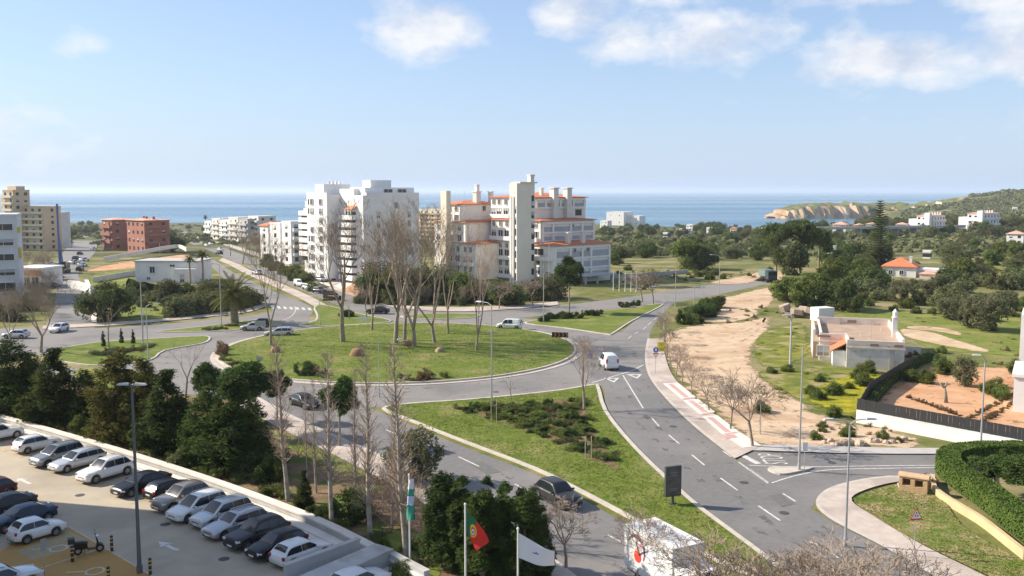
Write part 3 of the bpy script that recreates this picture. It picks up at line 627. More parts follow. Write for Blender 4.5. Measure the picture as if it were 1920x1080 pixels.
def poplar(seed, h, r0, rad=1.3, n=120, start=.12):
    rn = random.Random(seed); tr = MB(); br = MB(); pts = []; rs = []; q = Vector((0, 0, -.1)); ln = Vector((rn.uniform(-.03, .03), rn.uniform(-.03, .03), 1))
    for i in range(13):
        pts.append(q.copy()); rs.append(r0 * (1 - i / 12.6) + .012); q = q + (ln + rv(rn) * .035) * (h / 12)
    tr.tube(pts, rs, 7, cap=False)
    for i in range(n):
        f = start + (1 - start) * (i + rn.random()) / n; f = min(.98, f); k = f * 12; ii = min(int(k), 11); b = pts[ii].lerp(pts[ii + 1], k - ii)
        a = rn.uniform(0, 6.283); L = rad * (1.15 - .75 * f) * rn.uniform(.5, 1.3); d = Vector((math.cos(a), math.sin(a), rn.uniform(.9, 1.9))).normalized()
        P = [b]; c = b
        for s in range(3): c = c + (d + rv(rn) * .18 + Vector((0, 0, .12 * s))) * (L / 3); P.append(c)
        rr = .016 + .024 * (1 - f); br.tube(P, [rr, rr * .8, rr * .6, .006], 3, cap=False)
        for s in range(5):
            t = rn.uniform(.25, 1) * 3; ii = min(int(t), 2); e = P[ii].lerp(P[ii + 1], t - ii); dd = (d + rv(rn) * .8).normalized()
            br.tube([e, e + dd * rn.uniform(.2, .5) * L], [.011, .007], 3, cap=False)
    return tr, br
def leaves(seed, blobs, n, size, shell=.55, up=.3, flat=.0, aspect=1.6, noise_s=.9, thr=-.15):
    """leaf-sized faces spread through the volume of several lobes, with gaps where a noise field is low"""
    rn = random.Random(seed); v = []; f = []
    vol = [b[3] * b[4] * b[5] for b in blobs]; tot = sum(x ** .7 for x in vol); cnt = [int(n * x ** .7 / tot) for x in vol]
    for (cx, cy, cz, rx, ry, rz_), k in zip(blobs, cnt):
        off = Vector((cx * 1.3 + seed, cy, cz)); made = 0; tries = 0
        while made < k and tries < k * 6:
            tries += 1; d = rv(rn); q = rn.random() ** shell
            bump = 1 + .32 * pnoise(d * 2.6 + off)
            p = Vector((cx + d.x * rx * q * bump, cy + d.y * ry * q * bump, cz + d.z * rz_ * q * bump))
            if pnoise(p * noise_s + Vector((seed, 0, 0))) < thr: continue
            nn = (d * .7 + rv(rn) * .8 + Vector((0, 0, up))).normalized(); a = nn.cross(rv(rn)).normalized(); b = nn.cross(a)
            s = size * rn.uniform(.6, 1.35); a *= s * aspect; b *= s * .5; o = len(v)
            for w in (p - a * .5, p + b * .5, p + a * .5, p - b * .5): v.append((w.x, w.y, w.z))
            f.append((o, o + 1, o + 2, o + 3)); made += 1
    mb = MB(); mb.v = v; mb.f = f; return mb
def conifer(seed, h, rad, n, size, base=.02, shape=.75, tufts=30, el=1.35):
    """dense dark evergreen: overlapping upward tufts give a ragged outline"""
    rn = random.Random(seed); blobs = []
    for i in range(tufts):
        f = (i + .5) / tufts; z = h * (base + (1 - base) * f); r = rad * ((1 - f) ** shape * .9 + .06) * (min(1, .5 + f * 4)); a = i * 2.4 + rn.uniform(-.5, .5)
        q = r * rn.uniform(.35, .75); s = rad * rn.uniform(.3, .5) * (1.05 - (.65 if el < 2 else .4) * f) * (1 if el < 2 else .72); blobs.append((q * math.cos(a), q * math.sin(a), z, s, s, s * el * rn.uniform(.75, 1.3)))
    for i in range(6): z = h * (.1 + .8 * i / 6); s = rad * .62 * (1 - i / 6.6); blobs.append((0, 0, z, s, s, h * .12))
    return leaves(seed, blobs, n, size, .5, .5)
def round_crown(seed, h0, h1, rad, n, size, k=12, flat=1.0, **kw):
    rn = random.Random(seed); bl = []; zc = (h0 + h1) / 2; hh = (h1 - h0) / 2
    for i in range(k):
        d = rv(rn); d.z = abs(d.z) if (h0 >= 0 and rn.random() < .7) else d.z; s = rad * rn.uniform(.32, .52)
        bl.append((d.x * rad * .62, d.y * rad * .62, zc + d.z * hh * .6, s, s, s * .75 * flat))
    bl.append((0, 0, zc, rad * .6, rad * .6, hh * .6)); return leaves(seed, bl, n, size, .42, **kw)
LEAF = {}
def leafmat(name, c1, c2, sc=.6, tr=.32, rnd=.16):
    return mat(name, c1, c2, sc, .9, rnd=rnd, transl=tr, spec=.06, lo=.35, hi=.65)
DKGREEN = leafmat('dark_conifer_leaf', (.032, .056, .016), (.085, .112, .028))
OLIVEDK = leafmat('olive_conifer_leaf', (0.088, 0.094, 0.025), (0.150, 0.138, 0.037))
GLOSSY = leafmat('glossy_green_leaf', (.042, .074, .02), (.09, .125, .035))
MIDGREEN = leafmat('mid_green_leaf', (0.102, 0.144, 0.036), (0.180, 0.210, 0.060))
OLIVE = leafmat('olive_leaf', (0.127, 0.138, 0.069), (0.196, 0.196, 0.109))
PINEL = leafmat('pine_leaf', (0.068, 0.101, 0.034), (0.135, 0.162, 0.054))
BUSHL = leafmat('scrub_leaf', (0.111, 0.124, 0.052), (0.195, 0.195, 0.091), rnd=.3)
HEDGEL = leafmat('hedge_leaf', (.085, .145, .03), (.14, .21, .05))
PALML = leafmat('palm_leaf', (.1, .12, .03), (.17, .17, .05))
BROWNL = leafmat('brown_dry_leaf', (.16, .1, .055), (.24, .16, .09))
WEEDL = leafmat('weed_leaf', (.13, .2, .03), (.26, .28, .03))
REDL = leafmat('red_shrub_leaf', (.3, .06, .03), (.4, .12, .05))
KIND = {}
def kind(name, trunk, tm, crown, cm, cname='crown'):
    KIND[name] = (trunk.mesh(name + '_trunk', tm, True) if trunk else None, crown.mesh(name + '_' + cname, cm), cname)
def plant(k, loc, name, label, cat='tree', sc=1.0, rz=None, group=None, seed=0):
    t, c, cn = KIND[k]
    if rz is None: rz = (loc[0] * 12.9898 + loc[1] * 78.233) % 6.283
    if t is None:
        o = place(c, name, None, loc, rz, sc)
    else:
        o = empty(name, loc, rz, sc); place(t, 'trunk', o); place(c, cn, o)
    return tag(o, label, cat, group)
def hgt(px, base, top, Y): return at(px, top, Y).z - base.z
# big leafless trees of the roundabout and streets (all unit heights in metres; scaled when planted)
for i, (sd, sp, fk) in enumerate([(1, .5, .26), (2, .55, .33), (5, .46, .2), (9, .58, .3), (17, .5, .24), (27, .54, .18)]):
    kind('plane%d' % i, *sum([[a, b] for a, b in zip(bare(sd, 15, .34, fk, sp, (3, 4), 6, upw=.3, lrat=.62, first=3, minr=.013, l1=.6), (BARK, TWIG))], []), 'branches')
for i, sd in enumerate((11, 12, 14)):
    kind('street%d' % i, *sum([[a, b] for a, b in zip(bare(sd, 5.0, .11, .4, .75, (3, 4), 5, upw=.05, lrat=.64, first=5, minr=.012), (BARK, TWIG))], []), 'branches')
for i, sd in enumerate((21, 23)):
    kind('sparse%d' % i, *sum([[a, b] for a, b in zip(bare(sd, 6.5, .1, .45, .6, (2, 3), 4, upw=.3, lrat=.66, first=3, minr=.008), (BARK, TWIGDARK))], []), 'branches')
for i, sd in enumerate((31, 33, 35)):
    t, b = poplar(sd, 13, .15, 1.5, 150, .22); kind('poplar%d' % i, t, PALEBARK, b, TWIGDARK, 'branches')
for i, sd in enumerate((41, 43)):
    t, b = bare(sd, 3.2, .05, .1, .7, (4, 5), 4, upw=.2, lrat=.7, first=5, minr=.008); kind('brown_thicket%d' % i, t, BARK, b, TWIGDARK, 'branches')
def stub(h, r): return MB().tube([(0, 0, -.2), (.05, 0, h * .5), (0, .04, h)], [r, r * .8, r * .5], 7, cap=False)
kind('conifer0', stub(6, .16), BARK, conifer(51, 9, 2.6, 17000, .2), DKGREEN)
kind('conifer1', stub(6, .16), BARK, conifer(53, 9, 3.1, 17000, .2, shape=.6), DKGREEN)
kind('olive_conifer', stub(6, .18), BARK, conifer(55, 9, 2.9, 17000, .2, shape=.55), OLIVEDK)
kind('cypress0', stub(4, .12), BARK, conifer(57, 7, 1.15, 15000, .13, shape=.42, tufts=46, el=2.2), GLOSSY)
kind('cypress1', stub(4, .12), BARK, conifer(59, 7, 1.35, 15000, .13, shape=.38, base=.16, tufts=46, el=2.4), GLOSSY)
kind('glossy_tree', stub(3.4, .12), BARK, round_crown(61, 2.0, 6.6, 1.9, 12000, .17, 14), GLOSSY)
kind('round_bush', None, None, round_crown(63, -.2, 2.0, 1.5, 5000, .13, 9), MIDGREEN)
kind('dark_bush', None, None, round_crown(64, -.2, 2.0, 1.5, 5000, .13, 9), GLOSSY)
kind('scrub0', None, None, round_crown(65, -.5, 3.2, 2.6, 3200, .3, 9), BUSHL)
kind('scrub1', None, None, round_crown(66, -.5, 2.6, 3.2, 3200, .32, 11), BUSHL)
kind('far_tree0', stub(3, .2), BARK, round_crown(67, -1.2, 6.5, 3.4, 5600, .32, 17), PINEL)
kind('far_tree1', stub(3, .2), BARK, round_crown(68, -1.2, 5.5, 3.6, 5600, .32, 17), BUSHL)
kind('far_tree2', stub(3, .2), BARK, round_crown(69, -1.2, 6.0, 3.0, 5600, .32, 17), MIDGREEN)
kind('olive0', stub(2.4, .28), BARK, round_crown(71, -.2, 5.4, 2.9, 7000, .22, 13), OLIVE)
kind('olive1', stub(2.4, .28), BARK, round_crown(72, -.2, 5.4, 2.6, 7000, .22, 12), OLIVE)
kind('stone_pine', MB().tube([(0, 0, -.3), (.1, 0, 4), (0, .2, 8)], [.35, .28, .18], 8, False).tube([(0, .1, 5), (1.6, .3, 7.6)], [.16, .1], 6, False).tube([(0, .1, 5.4), (-1.7, .2, 7.8)], [.16, .1], 6, False), BARK, round_crown(73, 5.0, 11.5, 5.2, 9000, .4, 18, .8), PINEL)
kind('weed', None, None, round_crown(74, -.2, .8, .9, 900, .12, 7), WEEDL)
kind('dry_bush', None, None, round_crown(75, -.2, 1.2, 1.0, 1500, .12, 7), BROWNL)
kind('clump', None, None, round_crown(76, -.2, .7, 1.0, 1800, .1, 9, .8), BUSHL)
kind('green_clump', None, None, round_crown(77, -.2, .7, 1.0, 1800, .1, 9, .8), MIDGREEN)
def palm_meshes(seed, h, r, nf, L):
    rn = random.Random(seed); t = MB().tube([(0, 0, -.2), (0, 0, h * .3), (.05, 0, h * .8), (0, 0, h)], [r * 1.25, r, r * .95, r * 1.2], 9, False); c = MB()
    for i in range(nf):
        a = i * 2.39996; el = 1.35 - 1.75 * (i / nf); p = Vector((0, 0, h)); d = Vector((math.cos(a) * math.cos(el), math.sin(a) * math.cos(el), math.sin(el))); pts = [p.copy()]
        LL = L * rn.uniform(.85, 1.1)
        for s in range(7): d = (d + Vector((0, 0, -.17))).normalized(); p = p + d * LL / 7; pts.append(p.copy())
        sd = Vector((-math.sin(a), math.cos(a), 0)); c.tube(pts, [.04 - .004 * k for k in range(8)], 3, False)
        for s in range(1, 8):
            for q in range(4):
                b = pts[s - 1].lerp(pts[s], q / 4); dd = (pts[s] - pts[s - 1]).normalized(); ll = LL * .17 * math.sin(.45 + 2.5 * (s + q / 4) / 8.2) + .06
                for sg in (-1, 1):
                    e = b + (sd * sg * .85 + dd * .6 + Vector((0, 0, .12))).normalized() * ll; c.add([b - dd * .045, b + dd * .045, e + Vector((0, 0, -.12 * ll))], [(0, 1, 2)])
    return t, c
t, c = palm_meshes(81, 3.2, .38, 54, 3.1); kind('date_palm', t, BARK, c, PALML, 'fronds')
t, c = palm_meshes(82, 7.0, .16, 34, 1.5); kind('fan_palm', t, BARK, c, PALML, 'fronds')
def norfolk(seed, h):
    rn = random.Random(seed); t = MB().tube([(0, 0, -.3), (0, 0, h)], [.35, .03], 7, False); c = MB(); n = 26
    for i in range(n):
        f = .1 + .88 * i / n; z = h * f; L = (h * .2) * (1 - f) ** .8 + .35; k = 6
        for j in range(k):
            a = j * 6.283 / k + i * .5; d = Vector((math.cos(a), math.sin(a), .12 + .25 * f)); s = Vector((-math.sin(a), math.cos(a), 0)); b = Vector((0, 0, z))
            c.tube([b, b + d * L * .6, b + d * L + Vector((0, 0, .15))], [.06, .05, .02], 3, False)
            for q in range(12):
                e = b + d * L * (.12 + .075 * q); w = L * .3 * (1 - q / 14) + .2
                for sg in (-1, 1): c.add([e, e + d * .25, e + s * sg * w + d * w * .6 + Vector((0, 0, .18))], [(0, 1, 2)])
    return t, c
t, c = norfolk(83, 20); kind('norfolk_pine', t, BARK, c, PINEL)
# ---------------------------------------------------------------- trees: where they stand
KH = {k: max(v.co.z for v in c.vertices) for k, (t, c, n) in KIND.items()}
def grow(k, px, py, top, name, label, cat='tree', group=None, rz=None, wide=1.0, z=None):
    b = G(px, py) if z is None else G(px, py, z); s = max(.1, hgt(px, b, top, b.y)) / KH[k]
    return plant(k, b, name, label, cat, (s * wide, s * wide, s), rz, group)
ORD = 'first second third fourth fifth sixth seventh eighth ninth tenth eleventh twelfth'.split()
GI = 'leafless trees on the roundabout lawn'
for k, px, py, top, w, lab in [('plane0', 507, 649, 440, .8, 'slender leafless tree at the lawn edge by the silver cars on the ring road'), ('plane1', 643, 643, 395, 1.0, 'leafless tree with a wide fan of branches standing apart between cluster and silver cars'),
        ('plane2', 697, 621, 425, .75, 'thin leafless tree at the far lawn edge behind the brown boulder'), ('plane3', 742, 645, 388, 1.0, 'tallest leafless tree of the close cluster, boulders at its foot'),
        ('plane4', 758, 640, 400, .9, 'leafless tree crowded in the middle of the close cluster'), ('plane5', 777, 652, 392, .95, 'leafless tree of the close cluster with two trunks from the ground'),
        ('plane5', 815, 645, 405, .8, 'straight leafless tree just past the close cluster, small bush beside it'), ('plane3', 840, 628, 430, .7, 'leafless tree at the far lawn edge past the close cluster'), ('plane2', 893, 659, 440, .7, 'leafless tree with low forking limbs near the white minivan')]:
    grow(k, px, py, top - 26, 'bare_tree', lab, 'tree', GI, wide=w * 1.1)
grow('plane1', 1095, 771, 622, 'bare_tree', 'leafless tree with wide thin limbs on the triangular grass island', wide=1.15)
grow('sparse0', 960, 762, 690, 'sapling', 'thin leafless sapling beside the staked tree on the triangular grass')
grow('plane3', 77, 661, 512, 'bare_tree', 'big leafless vase shaped tree beside the white parked cars road', wide=1.35)
grow('plane0', 20, 650, 540, 'bare_tree', 'leafless tree half behind the grey office block', wide=1.3)
grow('sparse1', 205, 655, 560, 'bare_tree', 'thin leafless tree among clipped columns on the left grass island', wide=1.2)
grow('sparse0', 348, 760, 640, 'bare_tree', 'leafless tree with dark limbs behind the car park conifers', wide=1.2)
for px, py, top, k in [(688, 600, 530, 'sparse0'), (935, 580, 520, 'street0'), (1225, 571, 500, 'street1'), (655, 600, 545, 'sparse1'), (1205, 566, 505, 'street0'), (905, 578, 515, 'sparse1'), (1000, 575, 520, 'street2'), (560, 500, 430, 'plane2'), (455, 495, 420, 'plane1'), (432, 480, 428, 'plane3'), (480, 490, 430, 'plane0'), (520, 515, 440, 'plane4')]:
    grow(k, px, py, top, 'bare_tree', 'leafless brown tree standing behind the ring road before the apartment blocks', group='leafless trees behind the ring road', wide=1.2)
for i, (px, py, top, w) in enumerate([(1411, 838, 692, 1.15), (1370, 806, 700, 1.0), (1330, 771, 694, 1.05), (1298, 742, 672, 1.0), (1280, 721, 655, 1.0), (1268, 706, 645, 1.0), (1258, 690, 635, .95), (1251, 670, 612, .95), (1247, 645, 590, .9), (1246, 622, 575, .9)]):
    lab = ('largest leafless street tree, at the corner of the side road', 'second street tree from the side road corner, leafless, on the sandy verge', 'third street tree from the side road corner, leafless, by the pale ramps', 'fourth street tree from the side road corner, leafless, on the sandy verge')[i] if i < 4 else 'small leafless street tree in the crowded row by the yellow sign'
    grow('street%d' % (i % 3), px, py, top, 'street_tree', lab, 'tree', 'leafless street trees along the sandy lot', wide=w)
grow('street1', 1062, 1068, 925, 'street_tree', 'small leafless tree with three forked limbs beside the white flag', wide=1.2)
for px, py, top, w in [(1195, 1100, 945, 1.3), (1330, 1170, 985, 1.4), (1455, 1190, 1010, 1.5), (1560, 1180, 1000, 1.5), (1665, 1200, 1015, 1.5), (1400, 1240, 1030, 1.4), (1510, 1230, 1030, 1.4), (1610, 1240, 1040, 1.4)]:
    grow('street%d' % (px % 3), px, py, top, 'street_tree', 'leafless tree crown rising over the white box truck and the roadside' if px == 1195 else ORD[sorted((1330, 1455, 1560, 1665, 1400, 1510, 1610)).index(px)] + ' leafless street tree past the truck along the roadside', group='leafless street trees beside the truck', wide=w)
for i, (px, py, top, w, lab) in enumerate([(540, 940, 618, 1.0, 'tall pale barked poplar nearest the dark conifers'), (622, 985, 645, 1.0, 'tall pale barked poplar in front of the dense glossy tree'), (694, 1005, 640, .95, 'tall pale barked poplar between glossy tree and flagpoles'), (762, 1050, 625, 1.0, 'tall pale barked poplar behind the furled green and white flag'), (593, 925, 700, .7, 'thin young poplar between two tall pale poplars'), (665, 940, 690, .75, 'thin leafless poplar behind the taller poplars near the lawn'), (735, 985, 720, .8, 'thin leafless poplar beside the brown thicket'), (575, 900, 715, .6, 'slightest young poplar beside the garden lawn')]):
    grow('poplar%d' % (i % 3), px, py, top, 'poplar_tree', lab, 'tree', 'poplars along the garden', wide=w * 1.25)
for i, (k, px, py, top, w, lab) in enumerate([('conifer1', 25, 778, 632, 1.3, 'dark conifer at the end of the row beside the white estate car'), ('conifer0', 108, 795, 650, 1.2, 'dark conifer behind the white hatchback in the car park'), ('conifer1', 165, 800, 690, 1.0, 'short dark conifer between a taller dark one and the brownish one'),
        ('olive_conifer', 225, 822, 652, 1.15, 'olive brown conifer, the brownest of the row behind the car park wall'), ('olive_conifer', 275, 830, 665, .9, 'olive brown conifer behind the tall double lamp'), ('conifer0', 318, 850, 690, 1.1, 'dark conifer behind the black saloon car'), ('conifer1', 392, 872, 720, 1.1, 'dark conifer with red shrub blossoms at its foot'),
        ('conifer0', 440, 885, 700, 1.1, 'dark conifer at the poplar end of the car park row'), ('conifer1', 60, 770, 660, 1.2, 'dark conifer in the second rank of the left row'), ('conifer0', 345, 840, 745, 1.1, 'low dark conifer filling the gap behind the brown sport utility car'), ('conifer1', 475, 860, 745, 1.0, 'low dark conifer beside the first pale poplar'), ('conifer0', 250, 800, 700, 1.2, 'dark conifer hidden behind the brownish pair')]):
    grow(k, px, py, top, 'conifer_tree', lab, 'tree', 'conifers behind the car park wall', wide=w * 1.5)
grow('glossy_tree', 395, 790, 675, 'evergreen_tree', 'lighter green round evergreen behind the dark conifers beside the ring road', wide=1.0)
grow('glossy_tree', 470, 815, 672, 'evergreen_tree', 'broad deep green evergreen overlapping the ring road kerb', wide=1.35)
grow('glossy_tree', 520, 790, 690, 'evergreen_tree', 'brownish green evergreen behind the first pale poplar', wide=.9)
grow('glossy_tree', 637, 838, 703, 'evergreen_tree', 'dense glossy evergreen with bare stem on the garden lawn', wide=1.0)
grow('olive0', 775, 905, 795, 'evergreen_tree', 'wispy grey green tree behind the pale poplar by the exit road', wide=.95)
for k, px, py, top, w, lab in [('cypress1', 830, 1060, 884, 1.75, 'bushy cypress with a bare stem beside the national flag'), ('cypress0', 868, 1070, 890, 1.9, 'upright cypress just behind the red and green flag'), ('cypress0', 912, 1058, 889, 1.35, 'slim spiky cypress rising from the middle of the clump'), ('cypress1', 905, 1090, 915, 1.8, 'bushy cypress in front of the slim spiky one'), ('cypress0', 948, 1085, 900, 1.8, 'upright cypress between the national flag and the white flag'), ('cypress1', 985, 1092, 912, 1.8, 'bushy cypress right behind the white flag'), ('cypress0', 1015, 1080, 945, 1.7, 'shorter cypress at the road side of the clump')]:
    grow(k, px, py, top, 'cypress_tree', lab, 'tree', 'cypress clump behind the flagpoles', wide=w)
for k, px, py, top, w, lab in [('conifer0', 572, 958, 880, 1.1, 'small dark bushy conifer between the first two pale poplars'), ('dark_bush', 500, 905, 865, 1, 'dark green shrub by the foot of the first poplar'), ('dark_bush', 665, 975, 915, 1, 'dark green shrub beside the second poplar'), ('dark_bush', 600, 975, 945, 1.2, 'low green shrub with pale blossoms along the wall'), ('round_bush', 712, 1030, 1005, 1.3, 'pale flowering shrub at the wall beside the third poplar'), ('dark_bush', 575, 705, 675, 1, 'round dark shrub on the near edge of the roundabout lawn'), ('round_bush', 760, 1085, 1050, 1.4, 'low green shrub at the foot of the furled flag pole')]:
    grow(k, px, py, top, 'garden_shrub', lab, 'shrub', 'garden shrubs', wide=w)
for px, py, top in [(735, 1000, 900), (755, 960, 860), (700, 980, 880), (790, 985, 900), (725, 930, 850), (650, 930, 860), (770, 1030, 940), (560, 860, 800), (815, 1010, 950)]:
    grow('brown_thicket%d' % (px % 2), px, py, top, 'brown_thicket', 'tangled leafless brown thicket under the poplars', 'shrub', 'leafless thickets under the poplars', wide=1.2)
for px, py in [(348, 800), (372, 822), (455, 800), (478, 822), (340, 818)]:
    grow('dry_bush', px, py, py - 16, 'red_shrub', 'small red flowering shrub among the dark conifers', 'shrub', 'red flowering shrubs').data = KIND['dry_bush'][1].copy()
for o in [o for o in C.objects if o.name.startswith('red_shrub')]: o.data.materials.clear(); o.data.materials.append(REDL)
rn = random.Random(5)
for i in range(26):                                             # low edging plants on the garden side of the wall
    t = 6 + (WL - 8) * (i + rn.random() * .8) / 26; p = along(t, -1.0 - rn.random() * 1.5)
    plant(('green_clump', 'clump')[i % 2], (p.x, p.y, 0), 'low_plant', 'low leafy plant at the garden foot of the long pale wall', 'plant', rn.uniform(.8, 1.5), group='low plants along the car park wall')
for i in range(34):                                             # undergrowth that closes the belt below the conifers
    t = 2 + 42 * (i + rn.random()) / 34; p = along(t, -1.6 - rn.random() * 4.5); k = ('dark_bush', 'round_bush', 'dark_bush', 'scrub0')[i % 4]
    plant(k, (p.x, p.y, 0), 'undergrowth_bush', {'dark_bush': 'dark', 'round_bush': 'fresh green', 'scrub0': 'olive'}[k] + ' undergrowth bush between the conifers behind the car park wall', 'bush', rn.uniform(.7, 1.2) * (.6 if k == 'scrub0' else 1), group='undergrowth of the conifer belt: ' + k)
# round boulders and small planting on the roundabout
def boulder(px, py, w, h, label, m):
    b = MB(); g = G(px, py, .2); rn = random.Random(px); n = 14; s = w / 2
    for i in range(7):
        f = i / 6; r = s * math.cos(f * 1.45) ** .7
        for k in range(n):
            a = 6.283 * k / n; q = r * (1 + .22 * pnoise(Vector((math.cos(a) * 1.4, math.sin(a) * 1.4, f * 2 + px)))); b.v.append((q * math.cos(a), q * .7 * math.sin(a), h * math.sin(f * 1.45) - .1))
    for i in range(6):
        for k in range(n): a = i * n + k; c = i * n + (k + 1) % n; b.f.append((a, c, c + n, a + n))
    b.f.append(tuple(6 * n + k for k in range(n)))
    return tag(b.build('boulder', m, None, g, smooth=True), label, 'rock', 'boulders on the roundabout')
BR = mat('brown_rock', (.33, .19, .1), (.24, .14, .08), 1.5, .9, .8, 6); BR2 = mat('ochre_rock', (.45, .33, .18), (.3, .22, .13), 1.5, .9, .8, 6)
boulder(670, 667, 2.0, 1.15, 'brown boulder standing alone in the middle of the roundabout lawn', BR)
boulder(517, 660, 1.5, .9, 'dark boulder beside the slender tree at the lawn edge', BR); boulder(763, 648, 1.6, .9, 'dark boulder at the foot of the close tree cluster', BR)
boulder(825, 660, 1.3, .8, 'pale ochre boulder beside the straight leafless tree', BR2)
for px, py, k, s in [(420, 665, 'dry_bush', 1.3), (428, 675, 'clump', 1.2), (415, 655, 'dry_bush', 1.2), (440, 684, 'clump', 1.0), (790, 712, 'dry_bush', 1.0), (772, 712, 'clump', 1.1), (800, 710, 'dry_bush', 1.2), (833, 707, 'green_clump', .9), (750, 708, 'clump', 1.0), (610, 706, 'clump', 1.2), (595, 703, 'dry_bush', 1.1)]:
    b = G(px, py, .2); plant(k, b, 'island_plant', 'low brownish plant on the planted rim of the roundabout', 'plant', s, group='rim plants of the roundabout')
# planted bed on the triangular island
bed = sm(gp([(862, 770), (900, 762), (1000, 757), (1090, 752), (1100, 790), (1125, 830), (1160, 880), (1120, 868), (1040, 830), (960, 800)]), 4, True)
sheet('planting_bed', bed, .135, MULCH)
def inside(p, poly):
    c = False; n = len(poly); j = n - 1
    for i in range(n):
        if (poly[i][1] > p[1]) != (poly[j][1] > p[1]) and p[0] < (poly[j][0] - poly[i][0]) * (p[1] - poly[i][1]) / (poly[j][1] - poly[i][1]) + poly[i][0]: c = not c
        j = i
    return c
xs = [p.x for p in bed]; ys = [p.y for p in bed]; made = 0
while made < 130:
    p = (rn.uniform(min(xs), max(xs)), rn.uniform(min(ys), max(ys)))
    if not inside(p, bed): continue
    made += 1; k = rn.choice(['clump', 'green_clump', 'clump', 'green_clump', 'green_clump', 'dark_bush', 'dark_bush', 'dry_bush', 'clump', 'green_clump'])
    s = rn.uniform(.7, 1.25) * (.4 if k == 'dark_bush' else (.6 if k == 'dry_bush' else 1)); lab = {'clump': 'low grey green ground cover plant in the triangular bed', 'green_clump': 'low fresh green ground cover plant in the triangular bed', 'dry_bush': 'low dry brown plant in the triangular bed', 'dark_bush': 'low dark green shrub in the triangular bed'}[k]
    plant(k, (*p, .13), 'bed_plant', lab, 'plant', (s, s, s * .75), group='plants of the triangular bed: ' + k.replace('_', ' '))
for px0, py0, px1, py1, n, nm, k, sc, lab, z in [(1010, 602, 1130, 590, 13, 'low_hedge', 'dark_bush', .55, 'low dark shrub in the row on the back grass island', .13), (640, 594, 662, 590, 3, 'island_shrub', 'dark_bush', .6, 'dark shrub on the grass tip at the avenue mouth', .13), (380, 620, 440, 612, 7, 'island_shrub', 'clump', .8, 'low shrub around the date palm', .13), (180, 665, 290, 650, 10, 'island_shrub', 'clump', 1.1, 'brown grey ground plant on the left grass island', .13), (1160, 578, 1200, 574, 4, 'island_shrub', 'dark_bush', .5, 'small shrub at the tip of the back grass island', .13)]:
    for i in range(n):
        f = (i + .5) / n; b = G(px0 + (px1 - px0) * f, py0 + (py1 - py0) * f + rn.uniform(-3, 3), z); plant(k, b, nm, lab, 'shrub', sc * rn.uniform(.8, 1.3), group=lab)
for px, py, top, lab in [(250, 645, 617, 'clipped dark column shrub beside the lamp post on the left grass island'), (194, 650, 620, 'clipped brownish column shrub by the thin leafless tree'), (228, 644, 615, 'clipped column shrub between two others on the left grass island')]:
    grow('cypress0', px, py, top, 'column_shrub', lab, 'shrub', 'column shrubs', wide=1.3)
grow('date_palm', 440, 606, 508, 'date_palm', 'date palm with a broad drooping head on the grass strip', wide=1.15)
grow('fan_palm', 357, 532, 478, 'fan_palm', 'thick headed palm left of the pair by the low white building', wide=1.7); grow('fan_palm', 381, 530, 468, 'fan_palm', 'thick headed palm nearer the avenue by the low white building', wide=1.7)
for px in (383, 386): pass
grow('fan_palm', 386, 432, 403, 'fan_palm', 'lone small palm against the sea at the avenue end', wide=1.2)
grow('glossy_tree', 1067, 588, 478, 'evergreen_tree', 'half leafy green tree on the back grass island beside a lamp', wide=.85)
for px, py, top, w, lab, k in [(195, 602, 524, 1.15, 'big dark rounded tree at the mouth of the side street', 'far_tree0'), (215, 595, 530, 1.0, 'dark rounded tree beside the big one at the side street', 'far_tree0'), (258, 555, 523, 1.0, 'dark small tree before the low white building', 'far_tree0'), (315, 560, 520, 1.0, 'grey brown bushy tree before the low white building', 'far_tree1'), (350, 560, 528, 1.1, 'dark bushy tree before the paired palms', 'far_tree0'), (300, 470, 436, 1.2, 'dark green tree beside the terracotta block on the avenue side', 'far_tree0'), (325, 472, 438, 1.2, 'dark tree at the avenue corner of the terracotta block', 'far_tree0'), (398, 560, 520, 1.2, 'greyish tree between paired palms and date palm', 'far_tree1')]:
    grow(k, px, py, top, 'rounded_tree', lab, 'tree', wide=w)
for i in range(22):
    px = 335 + i * 6.5; py = 592 - i * 1.0 + rn.uniform(-3, 3); b = G(px, py); plant('scrub%d' % (i % 2), b, 'hedge_bush', 'dense dark bush in the hedge between meadow and left pavement', 'bush', rn.uniform(.9, 1.25), group='bushes of the left hedge')
for i in range(14):
    b = G(210 + i * 12, 560 + rn.uniform(-5, 16)); plant('scrub%d' % (i % 2), b, 'scrub_bush', 'low bush in the green plot beside the side street', 'bush', rn.uniform(.5, .9), group='bushes of the green plot')
# evergreens before the apartment blocks
EV = [(700, 565, 500), (735, 568, 505), (765, 565, 488), (715, 560, 485), (835, 565, 505), (865, 566, 505), (885, 568, 522), (820, 560, 490), (945, 573, 520), (970, 573, 532), (1035, 560, 508), (1018, 562, 520)]
for i, (px, py, top) in enumerate(EV):
    grow(('far_tree0', 'far_tree2', 'far_tree1', 'far_tree1')[i % 4], px, py, top, 'evergreen_tree', ORD[sorted(q[0] for q in EV).index(px)] + ' evergreen from the white tower end of the belt before the apartment blocks', group='evergreens before the apartment blocks', wide=1.0)
for i in range(40):
    px = 670 + i * 9.2; b = G(px, 571 + rn.uniform(-6, 2) - (8 if px > 950 else 0) * (px - 950) / 90); k = ('brown_thicket0', 'scrub0', 'brown_thicket1', 'scrub1')[i % 4]
    plant(k, b, 'scrub_bush' if 'scrub' in k else 'brown_thicket', 'greyish bush in the belt behind the ring road pavement' if 'scrub' in k else 'leafless brown thicket in the belt behind the ring road pavement', 'bush', rn.uniform(.8, 1.2) * (1.05 if 'th' in k else .7), group='belt behind the ring road: ' + k[:5])
